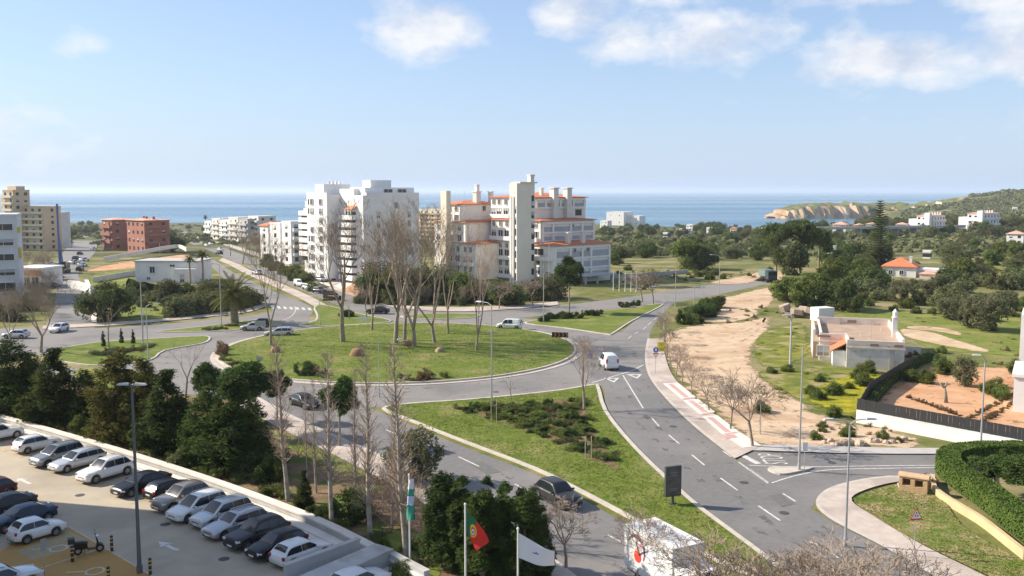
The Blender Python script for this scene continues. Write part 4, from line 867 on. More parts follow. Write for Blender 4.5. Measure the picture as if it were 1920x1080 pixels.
for i in range(16):
    b = G(495 + i * 6, 497 + i * 3.2 + rn.uniform(-4, 2)); plant('far_tree2' if i % 3 else 'scrub0', b, 'terrace_tree', 'green small tree along the avenue pavement below the white apartment tower', 'tree', rn.uniform(.5, .8), group='small trees below the white tower')
# big trees on the right
for k, px, py, top, w, lab in [('stone_pine', 1455, 512, 415, .8, 'broad dark pine beside the dark lorry'), ('stone_pine', 1500, 512, 408, .95, 'tallest broad dark pine of the grove by the dirt track'), ('stone_pine', 1535, 505, 425, .8, 'broad dark pine at the valley side of the grove'), ('far_tree0', 1478, 515, 450, 1.0, 'dense dark tree under the tall pines'), ('far_tree0', 1560, 505, 460, 1.1, 'dark round tree past the pines'), ('far_tree0', 1580, 510, 465, 1.0, 'dark round tree before the villa chimney'),
        ('far_tree2', 1290, 505, 445, 1.2, 'broad green tree behind the empty meadow by the back road'), ('far_tree0', 1322, 505, 455, 1.0, 'dark tree touching the broad green one'), ('far_tree2', 1475, 565, 515, 1.2, 'broad bright green tree before the dark lorry'), ('far_tree2', 1525, 575, 508, 1.2, 'broad bright green tree at the middle of the valley grove'), ('far_tree0', 1565, 580, 515, 1.1, 'dark green tree at the edge of the valley grove'), ('far_tree2', 1500, 580, 545, 1.2, 'low green tree behind the rubble heap'), ('far_tree0', 1595, 585, 550, 1.2, 'dark low tree before the red roofed villa'),
        ('olive0', 1850, 620, 545, 1.0, 'larger grey olive tree on the green slope'), ('olive1', 1822, 615, 550, .9, 'grey olive tree beside the larger one on the slope'), ('olive0', 1790, 600, 545, 1.1, 'dark olive tree touching bare thorn scrub'), ('olive1', 1880, 590, 540, 1.2, 'broad dark olive tree above the pair on the slope'), ('olive1', 1807, 725, 665, .9, 'small pruned olive tree standing in the orange soil'), ('olive0', 1690, 570, 520, 1.1, 'dark olive before the red roofed villa'), ('olive1', 1740, 560, 522, 1.2, 'grey olive at the villa corner')]:
    grow(k, px, py, top, 'pine_tree' if 'pine' in k else ('olive_tree' if 'olive' in k else 'valley_tree'), lab, 'tree', wide=w)
grow('norfolk_pine', 1646, 500, 376, 'norfolk_pine', 'tall tiered conifer spire standing above the valley', wide=1.15)
SCAT = []
MARKS = [(p, G(*q)) for p, q in (('white shore villas', (1160, 424)), ('cream house by the shore', (1278, 444)), ('white cube house', (1330, 442)), ('row of white poles', (1170, 530)), ('broad green tree by the back road', (1300, 500)), ('dark pine grove', (1495, 505)), ('tiered conifer spire', (1646, 498)), ('red roofed villa', (1716, 525)), ('valley bridge', (1650, 445)), ('smaller resort block', (1740, 436)), ('longer resort block', (1838, 434)), ('orange bare patch', (1795, 452)), ('white villa on the slope', (1900, 460)), ('olive trees on the slope', (1840, 600)), ('derelict house', (1600, 640)), ('storage container', (1550, 580)), ('apartment block with orange roofs', (1120, 520)), ('terracotta block', (260, 475)), ('blue mast rig', (117, 505)), ('tan towers', (80, 465)), ('avenue end', (360, 440)), ('grey office block', (30, 540)), ('silver car on the left road', (30, 630)), ('bay beach houses', (1600, 438)), ('white garden wall corner', (1606, 792)), ('side road corner', (1430, 838)), ('utility pole', (1481, 697)), ('rubble heap', (1490, 590)), ('overgrown clump by the sandy lot', (1310, 590)), ('pile of pale stones', (1640, 832)), ('orange plot corner', (1730, 690)), ('low white building', (310, 540)), ('dirt track', (1400, 520)), ('meadow wall', (1220, 518)))]
LOOK = dict(scrub0='domed olive', scrub1='wide olive', far_tree0='dark round', far_tree1='greyish round', far_tree2='fresh green', round_bush='round green', clump='low grey green', brown_thicket0='leafless brown', brown_thicket1='leafless tangled', weed='yellow green', dry_bush='dry brown')
def mark(k, s, a, b, p, label):
    q = min(MARKS, key=lambda m: (m[1] - p).length)[0]; f = (s - a) / (b - a); noun = 'bush' if any(w in label for w in ('bush', 'weed')) else ('scrub tree' if 'scrub' in label else 'tree')
    return '%s %s %s near the %s' % ('small' if f < .34 else ('large' if f > .67 else 'middling'), LOOK[k], noun, q)
def scatter(n, box, kinds, smin, smax, name, label, group, seed, avoid=()):
    r = random.Random(seed); i = 0; tr = 0
    while i < n and tr < n * 12:
        tr += 1; px = r.uniform(box[0], box[2]); py = r.uniform(box[1], box[3])
        if any(a <= px <= c and b <= py <= d for a, b, c, d in avoid): continue
        b = G(px, py); k = r.choice(kinds); s = r.uniform(smin, smax)
        if any(abs(b.x - q[0]) < 2.0 * s and abs(b.y - q[1]) < 2.0 * s for q in SCAT): continue
        SCAT.append((b.x, b.y)); b.z -= .25
        lab = mark(k, s, smin, smax, b, label); plant(k, b, name, lab, 'bush' if 'bush' in name else 'tree', s, group=lab); i += 1
V = [(1650, 480, 1775, 535), (1460, 500, 1560, 560), (1500, 585, 1700, 700)]
scatter(70, (1150, 440, 1440, 505), ['scrub0', 'scrub1', 'far_tree1', 'far_tree0', 'scrub0', 'far_tree2'], .6, 1.25, 'scrub_tree', 'olive green scrub tree on the land between apartment blocks and sea', 'scrub between apartment blocks and sea', 1, [(1180, 490, 1440, 520)])
scatter(60, (1120, 425, 1560, 446), ['far_tree0', 'scrub1', 'far_tree1', 'far_tree0'], .9, 1.6, 'coast_tree', 'small dark tree near the shore below the sea horizon', 'trees near the shore', 2)
scatter(85, (1560, 445, 1920, 545), ['scrub0', 'scrub1', 'far_tree1', 'far_tree0', 'far_tree2', 'scrub0'], .7, 1.3, 'valley_scrub_tree', 'green scrub tree on the valley side below the resort blocks', 'scrub of the valley', 3, V)
scatter(34, (1560, 545, 1920, 612), ['scrub0', 'scrub1', 'round_bush', 'clump'], .7, 1.3, 'slope_bush', 'low green bush on the slope behind the derelict house', 'bushes of the slope', 4, V + [(1690, 600, 1830, 660)])
scatter(80, (1600, 418, 1960, 446), ['far_tree0', 'scrub1', 'far_tree1'], 1.0, 1.7, 'ridge_tree', 'dark tree on the ground around the white resort blocks', 'trees around the resort blocks', 6)
scatter(26, (118, 420, 182, 470), ['far_tree0', 'far_tree1', 'far_tree2'], .9, 1.4, 'street_side_tree', 'dark tree crowding the side street below the tan towers', 'trees by the side street', 7, [(135, 440, 185, 475)])
scatter(24, (300, 425, 400, 450), ['far_tree0', 'scrub1', 'far_tree1'], .8, 1.3, 'avenue_end_tree', 'small tree near the far end of the avenue', 'trees at the avenue end', 8, [(330, 430, 380, 460)])
scatter(16, (40, 490, 105, 560), ['brown_thicket0', 'brown_thicket1', 'scrub0'], 1.0, 1.6, 'street_side_bush', 'brown bush beside the grey office block and the side street', 'bushes by the office block', 9)
scatter(14, (0, 565, 90, 605), ['brown_thicket0', 'brown_thicket1', 'scrub0'], 1.0, 1.5, 'road_side_bush', 'tangled brown bush behind the parked white cars', 'bushes behind the parked cars', 10)
scatter(40, (1425, 695, 1640, 775), ['weed', 'weed', 'weed', 'round_bush'], .5, 1.0, 'weed_bush', 'yellow green weed clump on the waste ground beside the fence', 'weeds on the waste ground', 11)
scatter(22, (1415, 610, 1510, 690), ['weed', 'weed', 'clump'], .5, 1.0, 'weed_bush', 'yellow green weed clump beside the derelict house', 'weeds by the derelict house', 12)
scatter(26, (1530, 780, 1760, 836), ['weed', 'round_bush', 'clump', 'dry_bush'], .35, .8, 'verge_bush', 'low weed on the bank below the white garden wall', 'weeds below the garden wall', 13, [(1700, 760, 1800, 830)])
scatter(22, (1350, 575, 1480, 605), ['clump', 'dry_bush', 'weed'], .6, 1.1, 'lot_bush', 'small weed on the sandy lot edge', 'weeds of the sandy lot', 14)
scatter(30, (1240, 640, 1420, 835), ['weed', 'clump'], .25, .5, 'track_bush', 'tiny weed sprouting from the sandy lot', 'tiny weeds of the sandy lot', 15, [(1290, 640, 1420, 760), (1216, 640, 1330, 790)])
scatter(80, (1150, 506, 1445, 545), ['clump', 'dry_bush', 'clump', 'round_bush'], .5, 1.2, 'meadow_bush', 'low bush in the rough meadow beyond the back road', 'x', 21, [(1230, 530, 1445, 560)])
scatter(46, (1690, 560, 1930, 690), ['clump', 'dry_bush', 'round_bush', 'weed'], .5, 1.2, 'slope_bush', 'low bush on the rough slope', 'x', 22, [(1690, 605, 1860, 660)])
scatter(30, (170, 535, 420, 595), ['clump', 'weed', 'dry_bush'], .6, 1.1, 'plot_weed_bush', 'low bush in the green plot', 'x', 23)
# short grass standing on the lawns
def tufts(name, poly, z, n, seed, label):
    rn = random.Random(seed); xs = [p.x for p in poly]; ys = [p.y for p in poly]; b = MB(); i = 0
    while i < n:
        p = (rn.uniform(min(xs), max(xs)), rn.uniform(min(ys), max(ys)))
        if not inside(p, poly): continue
        i += 1
        h = rn.uniform(.025, .075) * (1 + .7 * pnoise(Vector((p[0] * .2, p[1] * .2, 4))))
        for k in range(3):
            a = rn.uniform(0, 6.28); w = .035; d = Vector((math.cos(a), math.sin(a), 0)); q = Vector((p[0], p[1], z)) + Vector((rn.uniform(-.08, .08), rn.uniform(-.08, .08), 0))
            b.add([q - d * w, q + d * w, q + Vector((rn.uniform(-.08, .08), rn.uniform(-.08, .08), h))], [(0, 1, 2)])
    o = b.build(name, GRASSL); tag(o, label, 'grass', None, 'stuff')
GRASSL = leafmat('grass_blade', (.15, .2, .035), (.24, .26, .065), 1.1)
tufts('triangle_grass', inset(TRI, .5)[1], .12, 15000, 1, 'short rough grass on the triangular island'); tufts('roundabout_grass', circle(RC, RR - .4), .21, 16000, 2, 'short mown grass on the roundabout')
tufts('verge_grass', sm(gp([(1600, 938), (1680, 912), (1745, 905), (1765, 930), (1800, 985), (1870, 1030), (1960, 1075), (2080, 1150), (1960, 1130), (1830, 1072), (1720, 1018), (1645, 970)]), 3, True), .13, 6000, 3, 'patchy grass on the corner verge')
# low scrub that covers the hill and the far slopes: nobody could count it
def scrub_mass(name, boxes, seed, label):
    rn = random.Random(seed); b = MB()
    for (x0, y0, x1, y1), n, s0, s1 in boxes:
        for _ in range(n):
            px, py = rn.uniform(x0, x1), rn.uniform(y0, y1); g = G(px, py)
            if g.y < 285 or g.y > 2000 or g.y > coast(g.x) - 25 or pnoise(Vector((g.x / 55, g.y / 55, seed))) < -.12: continue
            s = rn.uniform(s0, s1) * (1 + g.y / 2500)
            for k in range(26):
                d = rv(rn); d.z = abs(d.z) * .8; p = g + Vector((d.x * s, d.y * s, d.z * s - .2)); nn = (d + rv(rn) * .5).normalized(); a = nn.cross(rv(rn)).normalized() * s * .42; c = nn.cross(a)
                b.add([p - a, p + c * .8, p + a, p - c * .8], [(0, 1, 2, 3)])
    o = b.build(name, BUSHL); o['kind'] = 'stuff'; o['label'] = label; o['category'] = 'scrub'
scrub_mass('hill_scrub', [((1690, 358, 1990, 420), 1500, 2.2, 4.0), ((1560, 420, 1990, 470), 500, 1.6, 3.0), ((1110, 425, 1560, 480), 650, 1.4, 2.6), ((1560, 470, 1990, 530), 260, 1.2, 2.0)], 3, 'low olive scrub covering the hill and the valley slopes by the bay')
scrub_mass('avenue_scrub', [((110, 422, 560, 460), 420, 1.2, 2.4)], 5, 'low scrub on the land between avenue and sea')
# dense hedge by the road junction
def hedge(name, pts, w, h, n, m, label, size=.14, seed=3, box=.12, z0=0.0):
    rn = random.Random(seed); b = MB(); P = sm(pts, 6); L = [0]
    for a, c in zip(P, P[1:]): L.append(L[-1] + (c - a).length)
    for i in range(n):
        t = rn.uniform(0, L[-1]); k = 0
        while k < len(P) - 2 and L[k + 1] < t: k += 1
        f = (t - L[k]) / max(1e-6, L[k + 1] - L[k]); c = P[k].lerp(P[k + 1], f); d = (P[k + 1] - P[k]).normalized(); s = Vector((-d.y, d.x))
        side = rn.random(); lump = 1 + box * pnoise(Vector((c.x * .9, c.y * .9, 1)))
        if side < .45: q = c + s * rn.uniform(-w / 2, w / 2); z = h * lump * rn.uniform(.9, 1.02); nn = Vector((0, 0, 1))
        else: sg = 1 if side < .72 else -1; q = c + s * sg * w / 2 * lump * rn.uniform(.85, 1.02); z = rn.uniform(0, h); nn = Vector((s.x * sg, s.y * sg, .3))
        nn = (nn + rv(rn) * .7).normalized(); a = nn.cross(rv(rn)).normalized(); e = nn.cross(a); sz = size * rn.uniform(.6, 1.4); p = Vector((q.x, q.y, z + z0))
        b.add([p - a * sz * .7, p + e * sz * .4, p + a * sz * .7, p - e * sz * .4], [(0, 1, 2, 3)])
    o = b.build(name, m); core = MB()
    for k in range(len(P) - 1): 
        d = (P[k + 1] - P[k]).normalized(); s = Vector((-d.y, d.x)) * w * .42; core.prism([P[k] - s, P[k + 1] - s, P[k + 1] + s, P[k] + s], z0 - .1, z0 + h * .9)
    core.build('stems', mat('hedge_core', (.03, .05, .015), rough=.95, spec=.1), o); return tag(o, label, 'hedge')  # solid dark filling inside the shell of leaves
hedge('clipped_hedge', gp([(2010, 1085), (1925, 1018), (1850, 958), (1800, 922), (1776, 898), (1790, 880), (1850, 872), (1940, 872)]), 1.7, 1.3, 36000, HEDGEL, 'tall clipped green hedge curving round the corner on a low ochre wall', z0=.5, size=.12, box=.05)
for i, (px, py, k, sc) in enumerate([(1284, 608, 'dark_bush', 1.1), (1296, 604, 'round_bush', 1.2), (1303, 598, 'dark_bush', 1.4), (1315, 596, 'dark_bush', 1.5), (1322, 588, 'round_bush', 1.4), (1333, 584, 'dark_bush', 1.5), (1343, 577, 'dark_bush', 1.4), (1290, 598, 'dark_bush', 1.2), (1330, 594, 'dark_bush', 1.2), (1310, 606, 'round_bush', .8)]):
    plant(k, G(px, py), 'overgrown_bush', ('dark' if k == 'dark_bush' else 'lighter green') + ' overgrown bush in the clump beside the sandy lot entrance', 'bush', sc, group='overgrown clump: ' + k)
for px, py, top, w, lab in [(1862, 930, 848, 1.9, 'dark leafy tree inside the curve of the clipped hedge'), (1925, 960, 850, 1.8, 'broad dark leafy tree behind the straight run of the clipped hedge'), (1890, 905, 842, 1.5, 'leafy tree between hedge and white garden wall')]:
    grow('glossy_tree', px, py, top, 'garden_tree', lab, 'tree', wide=w)
hedge('fence_hedge', gp([(1628, 772), (1668, 722), (1715, 690), (1745, 676)]), .8, 1.1, 3500, MIDGREEN, 'low loose hedge inside the black screen fence of the orange plot', .12, 9, .5)
# ---------------------------------------------------------------- buildings
WM = {}
def wmesh(w, h, ax, m, d=.12):
    k = (round(w, 2), round(h, 2), ax, m.name, d)
    if k not in WM: WM[k] = MB().box((0, 0, 0), (w, d, h) if ax == 'x' else (d, w, h)).mesh('window', m)
    return WM[k]
FM = {}
def fmesh(w, h, ax, m=None):
    """reveal frame round a window: four bars and a sill"""
    m = m or FRAME; k = (round(w, 2), round(h, 2), ax, m.name)
    if k not in FM:
        b = MB(); t = .09
        for cx, cz, sx, sz in ((0, h / 2 + t / 2, w + 2 * t, t), (0, -h / 2 - t / 2, w + 2 * t + .16, t), (-w / 2 - t / 2, 0, t, h), (w / 2 + t / 2, 0, t, h), (0, 0, .06, h)):
            b.box((cx, 0, cz) if ax == 'x' else (0, cx, cz), (sx, .24, sz) if ax == 'x' else (.24, sx, sz))
        FM[k] = b.mesh('window_frame', m)
    return FM[k]
BLUEGREY = mat('blue_grey_blind', (.4, .41, .43), (.34, .35, .37), .5, .7)  # blue-grey blinds, a second blind colour mixed in among the pale ones
SHUT = mat('pale_shutter', (.55, .53, .5), rough=.7)
class Bldg:
    def __init__(s, name, label, cpx, Y, t, z=0.0, cat='building', group=None):
        s.p = at(cpx, 540, Y); s.p.z = z; s.t = R(t); s.o = empty(name, s.p, s.t); tag(s.o, label, cat, group); s.n = 0
    def loc(s, px, Y):
        """the place of a corner in the building's own axes"""
        q = at(px, 540, Y) - s.p; c, n = math.cos(s.t), math.sin(s.t); return q.x * c + q.y * n, -q.x * n + q.y * c
    def z(s, px, py, Y): return at(px, py, Y).z - s.p.z
    def part(s, name, mb, m, smooth=False): return mb.build(name, m, s.o, smooth=smooth)
    def box(s, name, x0, x1, y0, y1, z0, z1, m): s.n += 1; e = .002 * (s.n % 5); return s.part(name, MB().box(((x0 + x1) / 2, (y0 + y1) / 2, (z0 + z1) / 2), (x1 - x0 - e, y1 - y0 - e, z1 - z0)), m)
    def win(s, ax, u, v, z, w, h, m=None, frame=True, fm=None):
        """ax x: on a wall facing -y at y=v, centre x=u; ax y: on a wall facing +x at x=u, centre y=v"""
        p = (u, v - .005, z) if ax == 'x' else (u + .005, v, z); o = place(wmesh(w, h, ax, m or GLASS), 'window', s.o, p)
        s.n += 1; q = (s.n * 7919) % 10
        if h > 1.0 and q < 4:
            bh = h * (.3 + .12 * q); place(wmesh(w - .06, bh, ax, SHUT if q % 2 else BLUEGREY, .05), 'blind', o, (0, -.05, h / 2 - bh / 2) if ax == 'x' else (.05, 0, h / 2 - bh / 2))
        if frame: place(fmesh(w, h, ax, fm), 'window_frame', o, (0, -.06, 0) if ax == 'x' else (.06, 0, 0))
        return o
    def hip(s, x0, x1, y0, y1, z, h, m=ROOF, ov=.5, name='roof'):
        x0 -= ov; x1 += ov; y0 -= ov; y1 += ov; b = MB(); w, d = x1 - x0, y1 - y0; i = min(w, d) / 2
        if w > d: r = [(x0 + i, (y0 + y1) / 2), (x1 - i, (y0 + y1) / 2)]
        else: r = [((x0 + x1) / 2, y0 + i), ((x0 + x1) / 2, y1 - i)]
        v = [(x0, y0, z), (x1, y0, z), (x1, y1, z), (x0, y1, z), (x0, y0, z + .18), (x1, y0, z + .18), (x1, y1, z + .18), (x0, y1, z + .18), (*r[0], z + h), (*r[1], z + h)]
        f = [(3, 2, 1, 0), (0, 1, 5, 4), (1, 2, 6, 5), (2, 3, 7, 6), (3, 0, 4, 7)]
        f += [(4, 5, 9, 8), (5, 6, 9), (6, 7, 8, 9), (7, 4, 8)] if w > d else [(4, 5, 8), (5, 6, 9, 8), (6, 7, 9), (7, 4, 8, 9)]
        b.add(v, f); return s.part(name, b, m)
    def chimney(s, x, y, z0, z1, w=1.0, m=None): 
        m = m or WHITE2; o = s.box('chimney', x - w / 2, x + w / 2, y - w / 2, y + w / 2, z0, z1, m); MB().box((x, y, z1 + .12), (w * 1.25, w * 1.25, .24)).build('cap', m, o); return o
    def bays(s, x, y0, y1, zs, cols, m=None, back=None, depth=.35):
        """open bays on a wall facing +x: slabs and piers stand proud of a darker back wall"""
        m = m or CREAMWHITE
        for z in zs: s.box('floor_slab', x - .1, x + depth, y0, y1, z - .22, z + .22, m)
        for y in cols: s.box('pier', x - .1, x + depth + .004, y - .3, y + .3, zs[-1], zs[0], m)
        for z0, z1 in zip(zs[1:], zs):
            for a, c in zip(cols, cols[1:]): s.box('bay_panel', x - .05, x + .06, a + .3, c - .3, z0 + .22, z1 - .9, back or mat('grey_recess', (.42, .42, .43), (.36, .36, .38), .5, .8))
# --- the white apartment tower
b = Bldg('apartment_tower', 'white stepped apartment tower with stacked balconies and flat roofs', 616, 226, -49)
z = lambda py: b.z(616, py, 226)
b.box('wall', -9.8, 0, 0, 9.5, -2, z(366), WHITE); b.box('roof_room', -8.2, -4.0, 1.5, 9.0, z(366), z(345), WHITE)
b.box('parapet', -9.8, 0.02, -.02, .3, z(366), z(361), WHITE)
x2, y2 = b.loc(683, 221)
b.box('wall', x2 - 11, x2, y2, y2 + 16, -2, z(366), WHITE); b.box('wall', x2 - 9, x2 - 2.2, y2 + 2, y2 + 16.2, z(366), z(351.5), WHITE)
b.box('roof_room', x2 - 8, x2 - 4.5, y2 + 5.0, y2 + 11, z(351.5), z(337.5), WHITE); b.box('roof_room', x2 - 11.5, x2 - 5, y2 + .6, y2 + 9, z(366), z(354), WHITE)
for i in range(4): b.chimney(-6 - i * .5 + 2, 3 + i * 1.3, z(345), z(341.5), .35)
b.box('parapet', x2 - 2.2, x2 + .02, y2 + 1.0, y2 + 16.1, z(366), z(361), WHITE)
for r in range(9):
    zz = z(379 + 17.6 * r)
    for u, w in ((-8.9, .5), (-7.2, 1.2), (-2.9, 1.2)):
        if (r in (2, 3, 5) and u == -8.9) or (r == 2 and u == -7.2): continue
        b.win('x', u, 0, zz, w, 1.35, GLASS if w > 1 else DGLASS, w > 1)
for r in range(8):
    zz = z(385 + 17.6 * r)
    for v in (4.2, 9.2, 13.0):
        if (r + int(v)) % 3 != 1: b.win('y', x2, y2 + v, zz, .9, 1.4, GLASS, True)
for v in (8.5, 12.5): b.win('y', x2 - 2.2, y2 + v, z(359), 2.4, 1.1, DGLASS)
for r in range(7):                                              # balconies at the far left end
    zt = z(397 + 13.2 * r); o = b.box('balcony', -15.2, -9.8, .5, 6.5, zt - 1.15, zt, WHITE); MB().box((-12.4, 1.2, zt - 1.75), (4.8, .1, 1.1)).build('balcony_glass', DGLASS, b.o)
    b.box('balcony_back', -14.2, -9.8, 1.4, 6.4, zt - 2.3, zt - 1.15, WHITE2)
b.box('balcony_wing', -14.8, -9.8, 1.8, 6.4, -2, z(392), WHITE2); b.box('balcony_roof', -12.2, -9.8, .8, 6, z(390), z(378), WHITE)
for r in range(9):                                              # stepped balconies of the second wing
    zt = z(403 + 14 * r); st = .75 * r if r < 4 else 3.0 - .55 * (r - 4)
    b.box('balcony', x2 - 8.6 - st * .3, x2 - 2.6, y2 - 1.6 - .12 * st, y2 + .1, zt - 1.1, zt, WHITE); b.win('x', x2 - 5.6, y2, zt + .35, 4.8, .8, DGLASS, False)
MB().add([(x2 - 6.4, y2 - 1.5, z(392)), (x2 - 2.6, y2 - 1.5, z(392)), (x2 - 2.6, y2 + .1, z(385)), (x2 - 6.4, y2 + .1, z(385))], [(0, 1, 2, 3)]).build('tiled_canopy', ROOF, b.o)
for u in (-5.8, -4.6, -3.4): b.box('canopy_post', x2 + u - .12, x2 + u + .12, y2 - 1.4, y2 - 1.16, z(402), z(392), WHITE)
# --- the stepped block with orange roofs
b = Bldg('stepped_apartment_block', 'stepped cream white apartment block with orange tiled roofs and a tall stair tower', 1002, 228, -49)
z = lambda py: b.z(1002, py, 228)
def tier(cpx, Y, La, Lb, py, rh, m=CREAMWHITE):
    x, y = b.loc(cpx, Y); zt = z(py); b.box('wall', x - La, x, y, y + Lb, -1.5, zt, m); b.hip(x - La, x, y, y + Lb, zt, rh); return x, y
xa, ya = tier(1002, 228, 16.5, 17.5, 371, 1.3); xb, yb = tier(1013, 224.5, 18.5, 18.5, 414, 1.0); xc, yc = tier(1037, 220, 8.0, 19.5, 458, .95)
for (x, y, L, rows, us) in ((xa, ya, 16.5, (379, 399), (-15.3, -13.2, -10.6, -2.2)), (xb, yb, 18.5, (421, 441, 462, 478, 496, 513), (-17.2, -14.6, -12.2, -10.0, -4.0, -1.6))):
    for j, py in enumerate(rows):
        for u in us:
            big = j % 2 == 1; b.win('x', x + u, y, z(py), 1.7 if big else 1.0, 1.9 if big else 1.3, DGLASS if big else GLASS, True)
        if j % 2 == 1: b.box('balcony', x - L + .4, x - 8.5, y - 1.0, y + .1, z(py) - 1.5, z(py) - .55, WHITE); b.box('balcony', x - 5.0, x - .4, y - 1.0, y + .1, z(py) - 1.5, z(py) - .55, WHITE)
for py in (470, 486, 504, 522): b.win('x', xc - 5.2, yc, z(py), 4.0, 1.5, DGLASS); 
b.box('balcony', xc - 8.6, xc - .3, yc - 1.2, yc + .1, z(485), z(478), WHITE)
for u in (-8, -5.4, -3.2): b.box('balcony_post', xc + u - .25, xc + u + .25, yc - 1.1, yc - .6, -1, z(485), WHITE)
xt, yt = b.loc(969, 218.5)
b.box('stair_tower', xt - 2.6, xt, yt, yt + 5.6, -1.5, z(344), mat('pale_cream_render', (.78, .72, .61), (.72, .66, .55), .3, .85)); b.box('tower_cap', xt - 2.9, xt + .3, yt + .8, yt + 6.2, z(344), z(341.5), CREAM); b.chimney(xt - .5, yt + 4.8, z(341.5), z(330), 1.2)
for u in (-1.9, -1.1): b.box('tower_rib', xt + u - .18, xt + u + .18, yt - .25, yt, -1.5, z(368), WHITE)
for i, py in enumerate(range(392, 520, 20)): b.win('x', xt - .45, yt, z(py), .3, 1.6, DGLASS, False)
for i, py in enumerate((372, 383, 402, 420, 440, 460, 480, 505, 525)): b.win('y', xt, yt + 5.0, z(py), .8, 1.5, DGLASS, False)
b.chimney(xa + .5, ya + 6.0, z(410), z(353.5), 1.6); b.chimney(xa + .5, ya + 10.6, z(410), z(353.5), 1.6); b.chimney(xa - 3, ya + 5, z(371), z(354), .8); b.chimney(xb + .3, yb + 10.5, z(465), z(436.5), .01 + .9) if False else None
b.chimney(xc - 1.2, yc + 6.0, z(458), z(436), 1.0); b.chimney(xc - 1.2, yc + 11.0, z(458), z(436), 1.0)
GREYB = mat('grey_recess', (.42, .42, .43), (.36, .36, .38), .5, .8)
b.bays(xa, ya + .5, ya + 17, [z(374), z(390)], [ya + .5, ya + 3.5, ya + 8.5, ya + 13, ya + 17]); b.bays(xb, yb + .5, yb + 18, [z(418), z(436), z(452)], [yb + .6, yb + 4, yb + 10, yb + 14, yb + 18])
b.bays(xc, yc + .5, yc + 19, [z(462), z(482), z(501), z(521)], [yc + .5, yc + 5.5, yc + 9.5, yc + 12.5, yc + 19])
for x, y, vs, py in ((xa, ya, (10.8,), 386), (xb, yb, (10.6,), 423), (xc, yc, (7.0, 11.5), 467), (xc, yc, (9.2,), 475)):
    for v in vs: b.win('y', x + .06, y + v, z(py), .9, 1.2, GLASS, True)
for v in (11.5, 15): b.win('y', xa, ya + v, z(400), 2.2, 1.5, DGLASS, False)
b.box('entrance_slab', xc + .2, xc + 5.5, yc + 5, yc + 16, 1.9, 2.2, CONC)
for v in (6, 10, 15): b.box('entrance_post', xc + 4.6, xc + 5, yc + v - .2, yc + v + .2, -1, 1.9, CONC)
# --- its neighbour with the same roofs
b = Bldg('stepped_apartment_block', 'narrower stepped cream block with orange roofs between tower and stair tower block', 865, 238, -49)
z = lambda py: b.z(865, py, 238)
xa, ya = tier(865, 238, 8.5, 13, 384, 1.1); xb, yb = tier(873, 235, 13, 14, 417, .9); xc, yc = tier(892, 231, 15, 15, 455, .8)
xt, yt = b.loc(838, 236.5); b.box('stair_tower', xt - 2.4, xt, yt, yt + 1.4, -1.5, z(358), CREAM)
b.chimney(xa - 3.4, ya + 8, z(384), z(347.5), .9); b.chimney(xa - 1.5, ya + 6.4, z(384), z(360.5), 1.5); b.chimney(xa - .8, ya + 10.5, z(384), z(360.5), 1.0); b.chimney(xb - .8, yb + 10.5, z(417), z(404), .8)
for x, y, rows, us in ((xa, ya, (391, 409), (-7.2, -4.6, -1.8)), (xb, yb, (427, 446, 463), (-11, -8.2, -5.4, -2.2)), (xc, yc, (466, 484, 502), (-13, -10, -7, -4, -1.8))):
    for j, py in enumerate(rows):
        for u in us: b.win('x', x + u, y, z(py), 1.5 if j % 2 else 1.0, 1.6 if j % 2 else 1.3, DGLASS if j % 2 else GLASS, True)
        if j % 2: b.box('balcony', x + us[0] - 1.2, x - .6, y - 1.0, y + .1, z(py) - 1.6, z(py) - .7, WHITE)
for v in (7.5,): b.win('y', xa, ya + v, z(391), 1.0, 1.2)
def aerials(bb, pts):
    for x, y, z0, h in pts: bb.part('aerial', MB().tube([(x, y, z0), (x, y, z0 + h)], .05, 5).tube([(x - .5, y, z0 + h * .9), (x + .5, y, z0 + h * .9)], .03, 4).tube([(x - .35, y, z0 + h * .75), (x + .35, y, z0 + h * .75)], .03, 4), STEEL)
aerials(b, [(xa - 5, ya + 5, z(384) + 1, 2.6), (xb - 9, yb + 9, z(417), 2.2)])
# --- generic blocks
def block(name, label, cpx, Y, t, La, Lb, top, base, m, rows, cl, cr, roof=None, wm=None, bal=0, cat='building', group=None, rh=1.5, ww=1.3, wh=1.3, bm=None):
    g = G(cpx, base); f = g.y / Y; Y = g.y; La *= f; Lb *= f                # stands where its foot meets the land
    q = at(cpx, base, Y); bb = Bldg(name, label, cpx, Y, t, q.z, cat, group); H = at(cpx, top, Y).z - q.z; fh = H / rows
    bb.box('wall', -La, 0, 0, Lb, -3, H, m)
    for r in range(rows):
        zz = fh * (r + .55)
        for i in range(cl): bb.win('x', -La * (i + .5) / cl, 0, zz, ww, min(wh, fh * .6), wm or DGLASS, False)
        for i in range(cr): bb.win('y', 0, Lb * (i + .5) / cr, zz, ww, min(wh, fh * .6), wm or DGLASS, False)
        if bal & 1 and r: bb.box('balcony', -La + .2, -.2, -1.1, .05, fh * r - .1, fh * r + fh * .33, bm or m)
        if bal & 2 and r: bb.box('balcony', -.05, 1.1, .3, Lb - .3, fh * r - .1, fh * r + fh * .33, bm or m)
    if roof == 'hip': bb.hip(-La, 0, 0, Lb, H, rh)
    elif roof == 'pale': bb.hip(-La, 0, 0, Lb, H, rh, ROOFPALE)
    else: bb.box('parapet', -La - .1, .1, -.1, Lb + .1, H, H + .5, m)
    return bb, H
